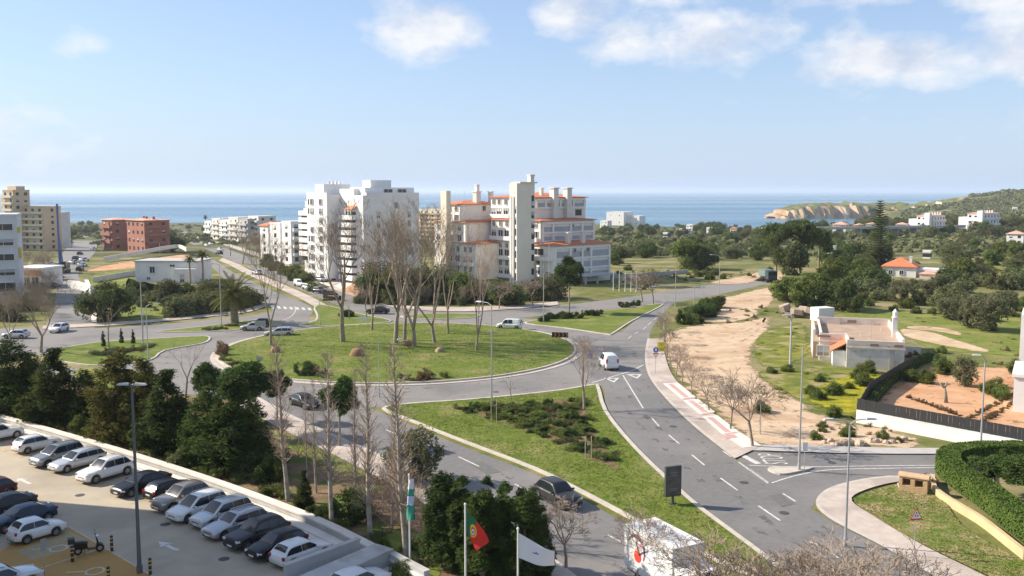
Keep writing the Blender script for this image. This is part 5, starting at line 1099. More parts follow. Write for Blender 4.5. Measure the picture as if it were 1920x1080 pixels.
bb, H = block('tower_block', 'tall tan tower block, tallest of the group behind the grey office', 34, 430, -30, 8, 8, 358, 470, TAN, 9, 2, 2, bal=1, bm=CREAM); bb.box('roof_room', -7, -1, 2, 6, H, H + 2, TAN); bb.box('wall', -12, -8, 2, 9, -2, H - 3, TAN)
block('tower_block', 'broad ochre block with long stacked balconies beside the tall tan tower', 88, 420, -20, 12, 10, 389, 470, mat('ochre_render', (.7, .55, .36), (.62, .48, .3), .2, .85), 7, 3, 1, bal=1, bm=CREAM)
block('tower_block', 'plain beige block at the street end of the tan tower group', 113, 425, -25, 6, 7, 400, 465, WHITE2, 6, 1, 0)
bb, H = block('house', 'white house with red tiled roof below the tan towers', 105, 380, -30, 8, 6, 444, 462, WHITE, 2, 3, 2, 'hip', cat='house')
bb, H = block('office_block', 'grey white office block with dark window bands cut by the frame', 38, 200, 24, 24, 14, 406, 560, mat('pale_grey_render', (.6, .61, .62), (.54, .55, .57), .2, .8), 6, 0, 0)
for r in range(5):
    for i in range(5): bb.win('x', -2.6 - 4.4 * i, 0, 2.5 + r * 3.05, 3.6, 1.25 if r else 1.8, DGLASS, True)
bb.box('sign_panel', .02, .5, .5, 3, 8.2, 10.4, mat('yellow_panel', (.6, .5, .05), rough=.6)); bb.box('sign_panel', .02, .5, .5, 3, 13.5, 14.6, mat('yellow_panel', (.6, .5, .05)))
bb = Bldg('shop_building', 'low white pavilion with orange fascia beside the grey office', 78, 213, -8); bb.box('wall', -7, 0, 0, 8, 0, 4.2, WHITE); bb.box('fascia', -6.9, .2, -.3, 0, 2.9, 3.9, mat('orange_fascia', (.6, .22, .1), rough=.6)); bb.box('canopy', -7.2, .4, -.6, 8.2, 4.2, 4.6, WHITE)
for i in range(3): bb.win('x', -1.4 - 2.2 * i, 0, 1.4, 1.7, 1.9, DGLASS)
bb, H = block('terracotta_block', 'terracotta red apartment block with small windows and tiled roof', 275, 330, -42, 13, 9.5, 414, 475, TERRA, 4, 4, 2, 'pale', rh=.8)
for r in range(4): bb.box('balcony', .05, 1.2, 1, 9, H / 4 * r + .3, H / 4 * r + 1.3, TERRA)
for u, v in ((-6, 4), (-2, 5), (-10, 5)): bb.chimney(u, v, H, H + 1.3, .8, TERRA)
bb.box('wing', -20, -14, 3, 13, -2, H - 1.2, TERRA); bb.hip(-20, -14, 3, 13, H - 1.2, 1.0, ROOFPALE)
bb, H = block('terracotta_block', 'darker brick red block half behind the terracotta one', 215, 345, -42, 8, 8, 413, 470, mat('brick_red_render', (.34, .14, .1), (.28, .12, .09), .3, .85), 4, 2, 2, 'pale', bal=1, rh=1.0)
bb = Bldg('utility_building', 'long low white flat roofed building with few windows on the green plot', 372, 226, -3); bb.box('wall', -15.5, 0, 0, 9, -.5, 4.9, WHITE); bb.box('roof_slab', -15.8, .3, -.3, 9.3, 4.9, 5.2, CONC); bb.box('wall', -5, .01, -2.2, 0, -.5, 3.4, WHITE)
for u, zc, w, h in ((-11.2, 3.0, 1.2, 1.5), (-12.2, .9, .8, .6), (-6.2, 4.0, 1.2, .5)): bb.win('x', u, 0, zc, w, h, DGLASS)
bb.win('x', -3, -2.2, 1.2, 1.0, 1.8, DGLASS)
for i, (px, Y, La, Lb, top, base, rows, m, rf) in enumerate([(400, 470, 7, 8, 416, 448, 3, WHITE, None), (416, 465, 8, 8, 411, 450, 4, WHITE2, None), (432, 455, 8, 8, 414, 452, 4, WHITE, None), (450, 445, 9, 8, 409, 454, 4, WHITE2, None), (468, 440, 8, 9, 412, 455, 4, mat('weathered_grey_render', (.45, .44, .42), rough=.85), None), (488, 430, 9, 9, 407, 455, 5, WHITE2, None)]):
    block('terrace_house', ['white stepped terrace house at the sea end of the avenue', 'off white terrace house second from the sea end of the avenue', 'white terrace house third from the sea end of the avenue', 'off white taller terrace house fourth from the sea end of the avenue', 'weathered grey terrace house on the avenue', 'tallest terrace house of the row, at its inland end'][i], px, Y, -45, La, Lb, top, base, m, rows, 2, 2, rf, bal=1, cat='house', group='terrace houses by the avenue', ww=1.6)
for i, (px, Y, La, Lb, top, base) in enumerate([(506, 330, 6, 9, 424, 488), (528, 322, 7, 9, 421, 492), (548, 315, 6, 8, 418, 495)]):
    block('white_terrace', ['white terraced apartment house with red roof edge, downhill end', 'white terraced apartment house between its two neighbours', 'white terraced apartment house against the white tower'][i], px, Y, -47, La, Lb, top, base, WHITE, 5, 1, 2, 'hip' if i == 0 else None, bal=2, group='white terraces behind the tower')
bb, H = block('hotel_terraces', 'distant tan hotel with many stacked balcony terraces between the blocks', 828, 420, -40, 14, 8, 394, 450, CREAM, 7, 4, 2, bal=3, bm=TAN)
# resort blocks
for i, (cpx, Y, La, Lb, top, base, lab) in enumerate([(1740, 570, 9, 18, 405, 436, 'white resort block with pink roofs beside the valley bridge'), (1838, 575, 10, 22, 401, 434, 'longer white resort block with pink roofs and a stair tower')]):
    bb, H = block('resort_block', lab, cpx, Y, -50, La, Lb, top, base, WHITE, 3, 3, 5, 'pale', bal=2, rh=1.2, ww=1.6)
    for v in range(5): bb.chimney(-2, 2 + v * 3.6, H + .4, H + 1.9, .7, WHITE)
    bb.box('stair_tower', -3, .4, -3.2, 0, -2, H + 2, WHITE); bb.box('lower_wing', -La - 7, -La, 2, 10, -2, H * .8, WHITE)
# small houses towards the shore
sh = [(1150, 424, 60, 'white villa among palms on the shore rise', WHITE, None), (1185, 424, 40, 'low white villa beside the palms on the shore rise', WHITE, None), (1130, 428, 26, 'small white shore house nearest the apartment block', WHITE, None), (1278, 444, 26, 'cream house with broken roofline among shore scrub', WHITE2, None), (1290, 433, 20, 'small white house behind the cream one', WHITE, None), (1330, 442, 28, 'white cube house among the dark shore trees', WHITE, None), (1372, 440, 20, 'tiny red roofed house by the shore trees', WHITE2, 'hip'), (1245, 446, 14, 'tiny white hut on the shore scrub', WHITE, None), (1430, 436, 18, 'white house beside the dark pine grove', WHITE, None), (1570, 440, 40, 'red roofed house by the bay beach', WHITE2, 'pale'), (1605, 436, 26, 'pale house with red roof behind the beach', WHITE, 'pale'), (1628, 434, 26, 'cream house left of the tiered conifer by the bay', WHITE2, 'pale'), (1685, 436, 30, 'pink roofed house by the valley bridge', WHITE, 'pale'), (1708, 431, 22, 'small pink roofed house next to the resort block', WHITE, 'pale'), (1900, 460, 46, 'white villa with pale roof high on the right slope', WHITE, 'pale'), (1895, 398, 14, 'tiny white house on the green hill', WHITE, None), (1735, 485, 22, 'small white roofed hut behind the red roofed villa', WHITE, None)]
for px, py, w, lab, m, rf in sh:
    g = G(px, py); mw = w * g.y / FPX; block('house', lab, px + w * .3, g.y, -35, mw * .62, mw * .62, py - w * .36 - 4, py, m, 2 if mw > 9 else 1, 2, 2, rf, cat='house', group='small houses towards the shore', rh=mw * .14)
# the villa in the valley
bb = Bldg('villa', 'white villa with orange hipped roof and lower white annexes in the valley', 1716, 238, -28); zz = lambda py: bb.z(1716, py, 238)
bb.box('wall', -8, 0, 0, 8, -2, zz(502), WHITE); bb.hip(-8, 0, 0, 8, zz(502), 2.4, ROOF, .4); bb.chimney(-1.5, 2, zz(500), zz(484), .6, WHITE)
bb.box('annexe', 0, 7, 2, 8, -2, zz(505), WHITE); bb.box('lean_to', 1, 5, -1.5, 2, -2, zz(513), WHITE2); bb.hip(1, 5, -1.5, 2, zz(513), .8, ROOFPALE, .2); bb.box('store', 5, 8.4, -2.5, 1, -2, zz(514), WHITE)
for u in (-6, -3.4): bb.win('x', u, 0, 1.2, .9, 1.0, DGLASS)
bb = Bldg('garden_villa', 'flat roofed white villa with chimney half hidden behind the tiered conifer', 1655, 283, -15, 0); bb.box('wall', -17, 2, 0, 9, -2, 2.4, WHITE2); bb.box('roof_slab', -17.3, 2.3, -.3, 9.3, 2.4, 2.7, WHITE); bb.chimney(-14, 2, 2.7, 5, .8, WHITE); bb.chimney(-1, 2, 2.7, 4, .6, WHITE)
for u in (-11, -7, -3): bb.win('x', u, 0, 1.0, 1.4, 1.1, DGLASS)
# valley bridge
br = Bldg('valley_bridge', 'long low concrete road bridge crossing the valley before the resort', 1650, 560, 16, hz(180, 560), 'bridge'); br.box('deck', -45, 60, 0, 9, 6.2, 7.2, CONC); br.box('rail', -45, 60, -.2, .05, 7.2, 8.0, WHITE2)
for i in range(8): br.box('pier', -40 + i * 13, -38.6 + i * 13, 2, 7, -6, 6.2, CONC)
# --- the derelict house
PEACH = mat('weathered_peach_render', (.74, .65, .57), (.64, .54, .46), .8, .9, .2, 6, c3=(.45, .38, .31), s3=.9, lo3=.58, hi3=.75); GREYW = mat('streaked_grey_render', (.68, .64, .59), (.56, .52, .47), .6, .9, .2, 5, c3=(.38, .33, .28), s3=1.2, lo3=.56, hi3=.72)
FLATROOF = mat('dusty_flat_roof', (.36, .25, .175), (.44, .32, .23), .6, .95, .3, 5); BOARD = mat('tan_board', (.42, .32, .22), (.36, .27, .18), 2, .8)
bb = Bldg('derelict_house', 'derelict pale flat roofed house with boarded windows and slim chimney', 1592, 115.5, -16.5, 0, 'house')
bb.box('wall', 0, 6.7, 0, 18.5, -.2, 3.0, GREYW); bb.box('roof', .3, 6.4, .3, 18.2, 3.0, 3.06, FLATROOF); bb.box('cornice', -.1, 6.8, -.12, 0, 2.55, 2.75, PEACH)
for nm, a in (('parapet', (0, 6.7, -.04, .26, 3.0, 3.55)), ('parapet', (0, 6.7, 18.2, 18.5, 3.0, 4.0)), ('parapet', (6.4, 6.7, .26, 18.2, 3.0, 3.85)), ('parapet', (0, .3, .26, 5.5, 3.0, 3.6))): bb.box(nm, *a, PEACH)
bb.box('wing', -3.1, 0, 4.4, 18.3, -.2, 3.0, PEACH); bb.box('roof', -2.8, .3, 4.7, 18.0, 3.0, 3.05, FLATROOF)
for a in ((-3.1, .3, 4.36, 4.66, 3.0, 3.6), (-3.1, -2.8, 4.66, 18.0, 3.0, 3.7), (-3.1, 0, 18.0, 18.32, 3.0, 4.0)): bb.box('parapet', *a, PEACH)
bb.box('cornice', -3.25, .1, 4.25, 4.4, 2.5, 2.7, PEACH); bb.box('porch', -3.9, -3.1, 6.5, 17, -.2, 3.0, PEACH); bb.box('parapet', -3.9, -3.6, 6.5, 17, 3.0, 3.8, PEACH)
bb.box('doorway_panel', -3.8, -3.2, 6.44, 6.52, 0, 2.2, mat('painted_doorway_shade', (.3, .22, .17), rough=.9))  # flat panel on the porch front, the doorway's shade put into its colour
for x, y in ((2, 6), (5, 12)): bb.part('roof_pipe', MB().tube([(x, y, 3), (x, y, 3.6)], .06, 6), GREYW)
bb.part('aerial', MB().tube([(3.2, 5, 3), (3.2, 5, 5.6)], .025, 5).tube([(2.8, 5, 5.4), (3.6, 5, 5.4)], .015, 4), STEEL)
bb.win('x', -2.6, 4.4, 1.35, 1.5, 1.3, BOARD, True); bb.box('vent', -3.4, -1.8, 4.34, 4.4, 3.12, 3.4, mat('vent_brown', (.28, .2, .15), rough=.9)); bb.box('vent', 1, 2.2, 18.14, 18.22, 3.3, 3.7, mat('vent_brown', (.28, .2, .15)))
for x in (3.2, 6.0): bb.box('vent', x - .5, x + .5, -.08, 0, 2.9, 3.2, mat('vent_brown', (.28, .2, .15)))
bb.box('lean_to', -1.6, 0, .9, 4.4, -.2, 2.0, WHITE)
MB().add([(-1.9, .7, 1.95), (-1.9, 4.4, 1.95), (.02, 4.4, 3.1), (.02, .7, 3.1), (-1.9, .7, 1.8), (.02, .7, 2.95)], [(0, 3, 2, 1), (0, 4, 5, 3)]).build('tiled_roof', ROOF, bb.o)
bb.box('pilaster', 5.0, 5.5, -.06, 0, 0, 2.5, mat('mottled_grey_render', (.42, .38, .33), (.5, .45, .4), 1.2, .9))  # strip slightly proud of the wall, in a darker mottled render
bb.box('chimney', 5.9, 6.5, 7.0, 7.6, 3.0, 5.6, WHITE); bb.part('chimney_pot', MB().lathe([(.42, 5.6), (.42, 5.75), (.3, 5.8), (.3, 6.3), (.36, 6.35), (.1, 6.7), (.02, 6.8)], (6.2, 7.3, 0), 10), WHITE)
for x in (8.6, 10.2): bb.box('yard_wall', 6.8, x, 9 + x * .4, 9.3 + x * .4, -.1, 1.0, GREYW)
# white container and rubble
o = Bldg('storage_container', 'white corrugated storage container on the grass behind the rubble heap', 1566, 158, 20, 0, 'container'); o.box('body', -3.2, 0, 0, 2.2, .1, 2.3, WHITE)
for i in range(14): o.box('rib', -3.1 + i * .22, -3.02 + i * .22, -.06, 0, .2, 2.2, WHITE)
RUB = mat('broken_concrete', (.42, .33, .26), (.3, .23, .18), 1.0, .9, .5, 6); rn = random.Random(8)
for i in range(16):
    g = G(1468 + rn.uniform(0, 42), 590 + rn.uniform(-6, 6)); s = rn.uniform(.6, 1.7); m = MB().prism([(s * math.cos(a) * rn.uniform(.7, 1.1), s * .7 * math.sin(a) * rn.uniform(.7, 1.1)) for a in (0, 1, 2, 3, 4.2, 5.3)], 0, s * rn.uniform(.3, .7))
    ob = m.build('rubble_slab', RUB, None, (g.x, g.y, rn.uniform(-.1, .9)), rn.uniform(0, 6)); ob.rotation_euler = (rn.uniform(-.4, .4), rn.uniform(-.4, .4), rn.uniform(0, 6)); tag(ob, 'broken concrete slab in the rubble heap beyond the derelict house', 'rubble', 'rubble heap')
rn = random.Random(9)
for i in range(18):
    g = G(1545 + i * 9 + rn.uniform(-4, 4), 834 + rn.uniform(-6, 2) - (i > 14) * 2); s = rn.uniform(.25, .6); b = MB(); n = 8
    for r_, zf in ((1, -.1), (1.05, .3), (.75, .75), (.2, .95)):
        for k in range(n): q = s * r_ * rn.uniform(.8, 1.15); b.v.append((q * math.cos(k * .785), q * .8 * math.sin(k * .785), s * zf))
    for r_ in range(3):
        for k in range(n): a = r_ * n + k; c = r_ * n + (k + 1) % n; b.f.append((a, c, c + n, a + n))
    b.f.append(tuple(3 * n + k for k in range(n))); tag(b.build('field_stone', mat('pale_field_stone', (.55, .42, .31), (.42, .3, .21), 1.5, .9, .5, 6), None, g, rn.uniform(0, 6)), 'tumbled pale stone along the pavement edge below the garden wall', 'stone', 'stones along the bank')
# the hotel wing that stands beside the car park and shades it
bb = Bldg('hotel_wing', 'tall cream hotel wing beside the car park whose shadow falls on the bays', 0, 10, 0, 0); bb.o.location = (-50, 68.5, 0)
bb.box('wall', -16, 0, -46, 0, -.1, 28.5, WHITE2); bb.box('parapet', -16.2, .2, -46.2, .2, 28.5, 29.8, WHITE2)
for r in range(9):
    for i in range(9):
        bb.win('y', 0, -3 - i * 5, 2 + r * 3.1, 2.2, 1.7, GLASS, True)
        bb.box('balcony', 0, 1.2, -4.8 - i * 5, -1.2 - i * 5, .7 + r * 3.1, 1.0 + r * 3.1, WHITE) if r else None
# ---------------------------------------------------------------- vehicles
TYRE = mat('tyre_rubber', (.02, .02, .021), rough=.85); RIM = mat('alloy_rim', (.45, .45, .46), rough=.35, metal=.8); CGLASS = mat('car_glass', (.018, .023, .028), rough=.1, spec=.55)
LENS = mat('headlight_lens', (.62, .63, .65), rough=.12, spec=.8); TAIL = mat('tail_light_red', (.35, .01, .01), rough=.2, spec=.7); PLATE = mat('number_plate_white', (.7, .7, .68), rough=.5); TRIM = mat('black_trim', (.025, .025, .027), rough=.55); CHROME = mat('chrome', (.7, .7, .7), rough=.15, metal=1)
def paint(name, c, metal=.0): return mat('paint_' + name, c, None, 1, .36, metal=metal, coat=.8 if max(c) > .2 else .22, spec=.5 if max(c) > .2 else .3)
PW = paint('white', (.72, .72, .7)); PS = paint('silver', (.42, .43, .44), .55); PG = paint('dark_grey', (.032, .031, .032), .1); PK = paint('black', (.008, .008, .009)); PN = paint('navy', (.025, .045, .085), .2); PB = paint('bronze_grey', (.24, .215, .185), .4); PR = paint('dark_red', (.06, .01, .01)); PLG = paint('light_silver', (.56, .57, .57), .4); PTG = paint('steel_grey', (.24, .25, .26), .45)
SPEC = dict(  # L, W, H, belt, hood front z, cowl x, windscreen top x, roof end x, rear glass base x, deck z, wheel r
    hatch=(4.05, 1.74, 1.46, .93, .74, .92, .15, -1.35, -1.88, .93, .31), mini=(3.55, 1.63, 1.49, .95, .78, .82, .1, -1.1, -1.62, .97, .30), sedan=(4.6, 1.8, 1.44, .93, .73, .95, .1, -1.05, -1.75, 1.0, .33),
    wagon=(4.65, 1.8, 1.48, .94, .74, .98, .2, -1.75, -2.2, .95, .32), suv=(4.45, 1.84, 1.68, 1.05, .9, .95, .2, -1.45, -2.0, 1.05, .36), mpv=(4.4, 1.82, 1.66, 1.0, .8, 1.15, .25, -1.75, -2.1, 1.0, .32), van=(4.4, 1.8, 1.85, 1.05, .85, 1.3, .6, -2.05, -2.16, 1.05, .32))
def lerp(a, b, t): return a + (b - a) * t
def car_meshes(kind):
    L, W, H, belt, hf, xc, xw, xr, xg, deck, wr = SPEC[kind]; hl = L / 2; hw = W / 2; xf = hl - .82; xb = -hl + .75; ra = wr + .07
    def zt(x):
        if x > xc:
            t = (x - xc) / (hl - xc); return lerp(belt + .03, hf, t ** 1.15) if x < hl - .12 else lerp(hf, .52, (x - hl + .12) / .12)
        if x < xg: t = (xg - x) / max(.05, (hl + xg)); return lerp(belt + .02, deck, min(1, t * 3)) if x > -hl + .1 else lerp(deck, .6, (-hl + .1 - x) / .1)
        return belt
    def ww(x):
        t = max(0, (abs(x) - hl + .75) / .75); return hw * (1 - .17 * t ** 2.2)
    def zb(x):
        z = .24 if abs(x) < hl - .35 else .24 + .1 * (abs(x) - hl + .35) / .35
        for a in (xf, xb):
            d = ra * ra - (x - a) ** 2
            if d > 0: z = max(z, wr + math.sqrt(d))
        return z
    xs = sorted(set([hl, hl - .04, hl - .12, hl - .25] + [-hl, -hl + .04, -hl + .1, -hl + .22] + [xc, xg] + [a + ra * math.cos(math.pi * k / 10) for a in (xf, xb) for k in range(11)] + [-hl + .3 + i * (L - .6) / 14 for i in range(15)]), reverse=True)
    b = MB(); sec = 15
    for x in xs:
        t, w, o = zt(x), ww(x), min(zb(x), zt(x) - .08); h = t - o
        half = [(0, o), (w * .8, o), (w * .97, o + min(.06, h * .1)), (w, o + h * .42), (w * .985, o + h * .72), (w * .945, t - .03), (w * .62, t + .012), (0, t + .035)]
        pts = half + [(-y, z) for y, z in reversed(half[1:-1])]
        b.v += [(x, y, z) for y, z in pts]
    n = 14
    for i in range(len(xs) - 1):
        for k in range(n): a = i * n + k; c = i * n + (k + 1) % n; b.f.append((a, c, c + n, a + n))
    b.f.append(tuple(range(n - 1, -1, -1))); b.f.append(tuple((len(xs) - 1) * n + k for k in range(n)))
    hb, hr = hw * .93, hw * .74
    def ys(z): return lerp(hb, hr, max(0, (z - belt) / (H - .1 - belt)))
    def zr(x):
        if x > xw: return lerp(H - .02, belt, ((x - xw) / (xc - xw)) ** 1.15)
        if x < xr: return lerp(H - .05, deck if kind == 'sedan' else belt, ((xr - x) / (xr - xg)) ** 1.35)
        t = (x - xr) / (xw - xr); return lerp(H - .05, H - .02, t) + .045 * math.sin(math.pi * min(1, t * 1.1))
    c = MB(); cx = [lerp(xc, xw, i / 6) for i in range(6)] + [lerp(xw, xr, i / 6) for i in range(6)] + [lerp(xr, xg, i / 6) for i in range(7)]
    for x in cx:
        r = max(belt - .01, zr(x)); e = max(belt - .02, r - .1); half = [(hb, belt - .06), (ys(e), e), (ys(e) * .93, lerp(e, r, .7)), (ys(e) * .78, r), (0, r + .025)]
        c.v += [(x, y, z) for y, z in half + [(-y, z) for y, z in reversed(half[:-1])]]
    n = 9
    for i in range(len(cx) - 1):
        for k in range(n - 1): a = i * n + k; c.f.append((a, a + 1, a + 1 + n, a + n))
    out = [('body', b, 'P'), ('cabin', c, 'P')]
    def patch(x0, x1, up=.014):
        m = MB(); N = 5
        for i in range(N + 1):
            x = lerp(x0, x1, i / N); r = zr(x); y = ys(max(belt, r - .1)) * .77
            m.v += [(x, -y, r + up), (x, -y * .5, r + up + .016), (x, 0, r + up + .026), (x, y * .5, r + up + .016), (x, y, r + up)]
        for i in range(N):
            for k in range(4): a = i * 5 + k; m.f.append((a, a + 1, a + 6, a + 5))
        return m
    out.append(('windscreen', patch(xc - .05, xw + .06), CGLASS))
    out.append(('rear_window', patch(xr - .05, lerp(xr, xg, .7)), CGLASS))
    def side(x0, x1, sg):
        m = MB(); N = 6; zl = belt + .035
        for i in range(N + 1):
            x = lerp(x0, x1, i / N); top = max(zl, min(zr(x) - .1, H - .115))
            m.v += [(x, sg * (ys(zl) + .012), zl), (x, sg * (ys(top) + .012), top)]
        for i in range(N): a = 2 * i; m.f.append((a, a + 1, a + 3, a + 2) if sg > 0 else (a, a + 2, a + 3, a + 1))
        return m
    xm = lerp(xw, xr, .42) + .1; xe = lerp(xr, xg, .55); segs = [(xc - .12, xm + .015), (xm - .025, lerp(xm, xe, .62)), (lerp(xm, xe, .62) - .04, lerp(xr, xg, .72))]
    if kind in ('mini', 'hatch'): segs = [(xc - .12, xm - .13), (xm - .17, lerp(xr, xg, .68))]
    if kind == 'van': segs = [(xc - .2, xw - .45), (xw - .55, xw - 1.25)]
    for sg in (-1, 1):
        for a, e in segs: out.append(('side_window', side(a, e, sg), CGLASS))
    wheel = []
    ty = MB(); pr = [(wr * .62, -.1), (wr * .92, -.105), (wr, -.06), (wr, .06), (wr * .92, .105), (wr * .62, .1)]; n = 18
    for r, y in pr:
        for k in range(n): a = 2 * math.pi * k / n; ty.v.append((r * math.cos(a), y, r * math.sin(a)))
    for i in range(5):
        for k in range(n): a = i * n + k; d = i * n + (k + 1) % n; ty.f.append((a, d, d + n, a + n))
    hub = MB()
    for sg in (-1, 1):
        o = len(hub.v)
        for k in range(n): a = 2 * math.pi * k / n; hub.v.append((wr * .63 * math.cos(a), sg * .06, wr * .63 * math.sin(a)))
        hub.f.append(tuple(o + k for k in range(n)))
    rim = MB()
    for k in range(5):
        a = 2 * math.pi * k / 5
        for sg in (-1, 1): rim.add([(wr * .08 * math.cos(a + 1.57) * s + wr * .62 * q * math.cos(a), sg * .095, wr * .08 * math.sin(a + 1.57) * s + wr * .62 * q * math.sin(a)) for s, q in ((-1, .1), (1, .1), (1.6, 1), (-1.6, 1))], [(0, 1, 2, 3)])
    for i in range(n):
        a0, a1 = 2 * math.pi * i / n, 2 * math.pi * (i + 1) / n
        for sg in (-1, 1): rim.add([(wr * q * math.cos(a), sg * .1, wr * q * math.sin(a)) for q, a in ((.56, a0), (.66, a0), (.66, a1), (.56, a1))], [(0, 1, 2, 3)])
    W_ = (ty.mesh('tyre', TYRE, True), hub.mesh('hub', TRIM), rim.mesh('rim', RIM))
    parts = [(nm, mb.mesh(nm, None if m == 'P' else m, True), m == 'P', (0, 0, 0)) for nm, mb, m in out]
    def bx(nm, c, d, m, rz=0): parts.append((nm, MB().box((0, 0, 0), d, rz).mesh(nm, m), m == 'P', c))
    for sg in (-1, 1):
        bx('headlight', (hl - .2, sg * (hw - .27), hf - .1), (.3, .34, .13), LENS, -sg * .45)
        bx('tail_light', (-hl + .085, sg * (hw - .2), deck - .12 if kind != 'van' else 1.15), (.14, .2, .2 if kind != 'van' else .5), TAIL, sg * .3)
        mm = MB().box((0, 0, 0), (.14, .2, .13)).mesh('mirror'); parts.append(('mirror', mm, True, (xc - .32, sg * (hw + .05), belt + .06)))
        if kind in ('suv', 'mpv', 'wagon'): parts.append(('roof_rail', MB().tube([(xw - .15, sg * hr * .88, H + .02), (xw - .45, sg * hr * .88, H + .06), (xr + .3, sg * hr * .88, H + .045), (xr + .05, sg * hr * .88, H)], .018, 5).mesh('roof_rail', CHROME if kind != 'suv' else TRIM), False, (0, 0, 0)))
    bx('grille', (hl - .035, 0, .55), (.06, W * .42, .12), TRIM); bx('front_bumper', (hl - .06, 0, .33), (.1, W * .72, .12), TRIM); bx('rear_bumper', (-hl + .06, 0, .34), (.1, W * .74, .14), TRIM)
    bx('number_plate', (hl + .006, 0, .44), (.02, .5, .11), PLATE); bx('number_plate', (-hl - .006, 0, .62 if kind != 'suv' else .75), (.02, .5, .11), PLATE)
    if kind == 'suv':
        for sg in (-1, 1): bx('sill_trim', (0, sg * (hw - .01), .3), (L * .45, .04, .12), TRIM)
    return parts, W_, (xf, xb, hw, wr)
CARM = {k: car_meshes(k) for k in SPEC}; PM = {}
def car(kind, loc, hd, pm, label, group=None, far=False, cat='car', name=None, sc=.92, skip=()):
    parts, W_, (xf, xb, hw, wr) = CARM[kind]; o = empty(name or ('parked_car' if group and 'park' in group else 'car'), loc, R(hd), sc); tag(o, label, cat, group)
    for nm, me, pt, c in parts:
        if nm in skip: continue
        if far and nm in ('number_plate', 'grille', 'mirror', 'front_bumper', 'rear_bumper', 'sill_trim', 'roof_rail'): continue
        if pt:
            k = (me.name, pm.name)
            if k not in PM:
                PM[k] = me.copy(); PM[k].materials.clear(); PM[k].materials.append(pm)
            me = PM[k]
        place(me, nm, o, c)
    for x in (xf, xb):
        for sg in (-1, 1):
            w = place(W_[0], 'wheel', o, (x, sg * (hw - .12), wr)); 
            if not far: place(W_[2], 'rim', w); place(W_[1], 'hub', w)
    return o
def carp(kind, px, py, hd, pm, label, group=None, far=False, z=.0, **k): return car(kind, G(px, py) if z is None else G(px, py, z), hd, pm, label, group, far, **k)
RG = 'cars parked along the pale wall'
# centre of each car on the ground
HD = -126
row = [('suv', -4, 825, 54, PW, 'white estate car cut by the frame at the end of the wall row'),
       ('hatch', 70, 843, 54, PW, 'white hatchback parked nose to the wall showing its tail'),
       ('mpv', 108, 867, HD + 4, PTG, 'grey people carrier parked nose out beside the white hatchback'),
       ('wagon', 146, 876, HD + 4, PLG, 'light silver estate car with dark side glass beside the grey people carrier'),
       ('suv', 198, 896, HD + 3, PW, 'white crossover with black sills beside the silver estate'),
       ('sedan', 266, 920, HD + 2, PK, 'black saloon partly behind the tall double lamp'),
       ('hatch', 321, 930, 54, PK, 'black hatchback parked nose to the wall, chrome glint on its tail'),
       ('suv', 342, 948, HD, PB, 'bronze grey sport utility car between black hatchback and white people carrier'),
       ('mpv', 371, 967, HD, PW, 'white people carrier with dark rear glass in the wall row'),
       ('mpv', 416, 979, HD - 2, PLG, 'pale silver car with greenish windscreen in the wall row'),
       ('wagon', 443, 997, HD - 3, PS, 'silver estate car with white mirror at the shadow edge'),
       ('suv', 483, 1017, HD - 3, PG, 'dark grey sport utility car in the shaded end of the wall row'),
       ('hatch', 520, 1037, HD - 4, PK, 'black hatchback nose out beside the white one at the ramp'),
       ('hatch', 566, 1050, 50, PW, 'white hatchback with red tail lights beside the ramp wall')]
for k, px, py, hd, pm, lab in row: carp(k, px, py, hd, pm, lab, RG, z=.06)
LG = 'cars parked in the shaded bays'
for k, px, py, hd, pm, lab in [('hatch', -24, 935, -125, PR, 'dark red car just showing its tail at the frame edge'), ('sedan', 5, 963, -125, PG, 'dark grey saloon behind the navy car'), ('sedan', 40, 985, -127, PN, 'navy blue saloon beside the white city car'), ('mini', 70, 1008, 52, PW, 'small rounded white city car with dark glass roof'), ('suv', 2, 1110, 50, PLG, 'silver car roof at the bottom corner of the car park')]: carp(k, px, py, hd, pm, lab, LG, z=.06)
o = carp('hatch', 672, 1108, 48, PW, 'white hatchback down in the ramp behind the grey concrete walls', LG, z=.06)
# moving traffic
def hdg(a, b): p, q = G(*a), G(*b); return math.degrees(math.atan2(q.y - p.y, q.x - p.x))
carp('suv', 1046, 942, hdg((870, 838), (1100, 950)), PG, 'dark grey sport utility car driving down the exit road', z=.01, name='car')
carp('van', 955, 617, 168, PW, 'white minivan with side windows rounding the back of the roundabout', z=.01, cat='van', name='minivan')
carp('van', 1141, 690, hdg((1150, 700), (1120, 640)) + 8, PW, 'white van seen from behind entering the roundabout', z=.01, cat='van', name='panel_van', sc=(.95, 1.0, 1.05), skip=('rear_window',))
carp('hatch', 474, 619, 185, PLG, 'silver car leaving the ring road by the palm strip', z=.02, name='car')
carp('wagon', 523, 630, 190, PLG, 'silver estate car on the ring road behind the slender tree', z=.02, name='car')
carp('sedan', 708, 588, 170, PK, 'black saloon on the back lane below the white tower', z=.02, name='car')
carp('hatch', 111, 622, -95, PW, 'white car waiting at the mouth of the side street', z=.03, name='car')
carp('hatch', 30, 634, 182, PLG, 'pale silver car on the left road by the leafless tree', z=.03, name='car')
carp('sedan', 571, 762, hdg((500, 745), (620, 790)), PK, 'black car half hidden behind poplars on the exit road', z=.01, name='car')
carp('hatch', 488, 612, 185, PG, 'dark car close behind the silver car by the palm strip', z=.02, name='car')
AG = 'cars parked below the white tower'
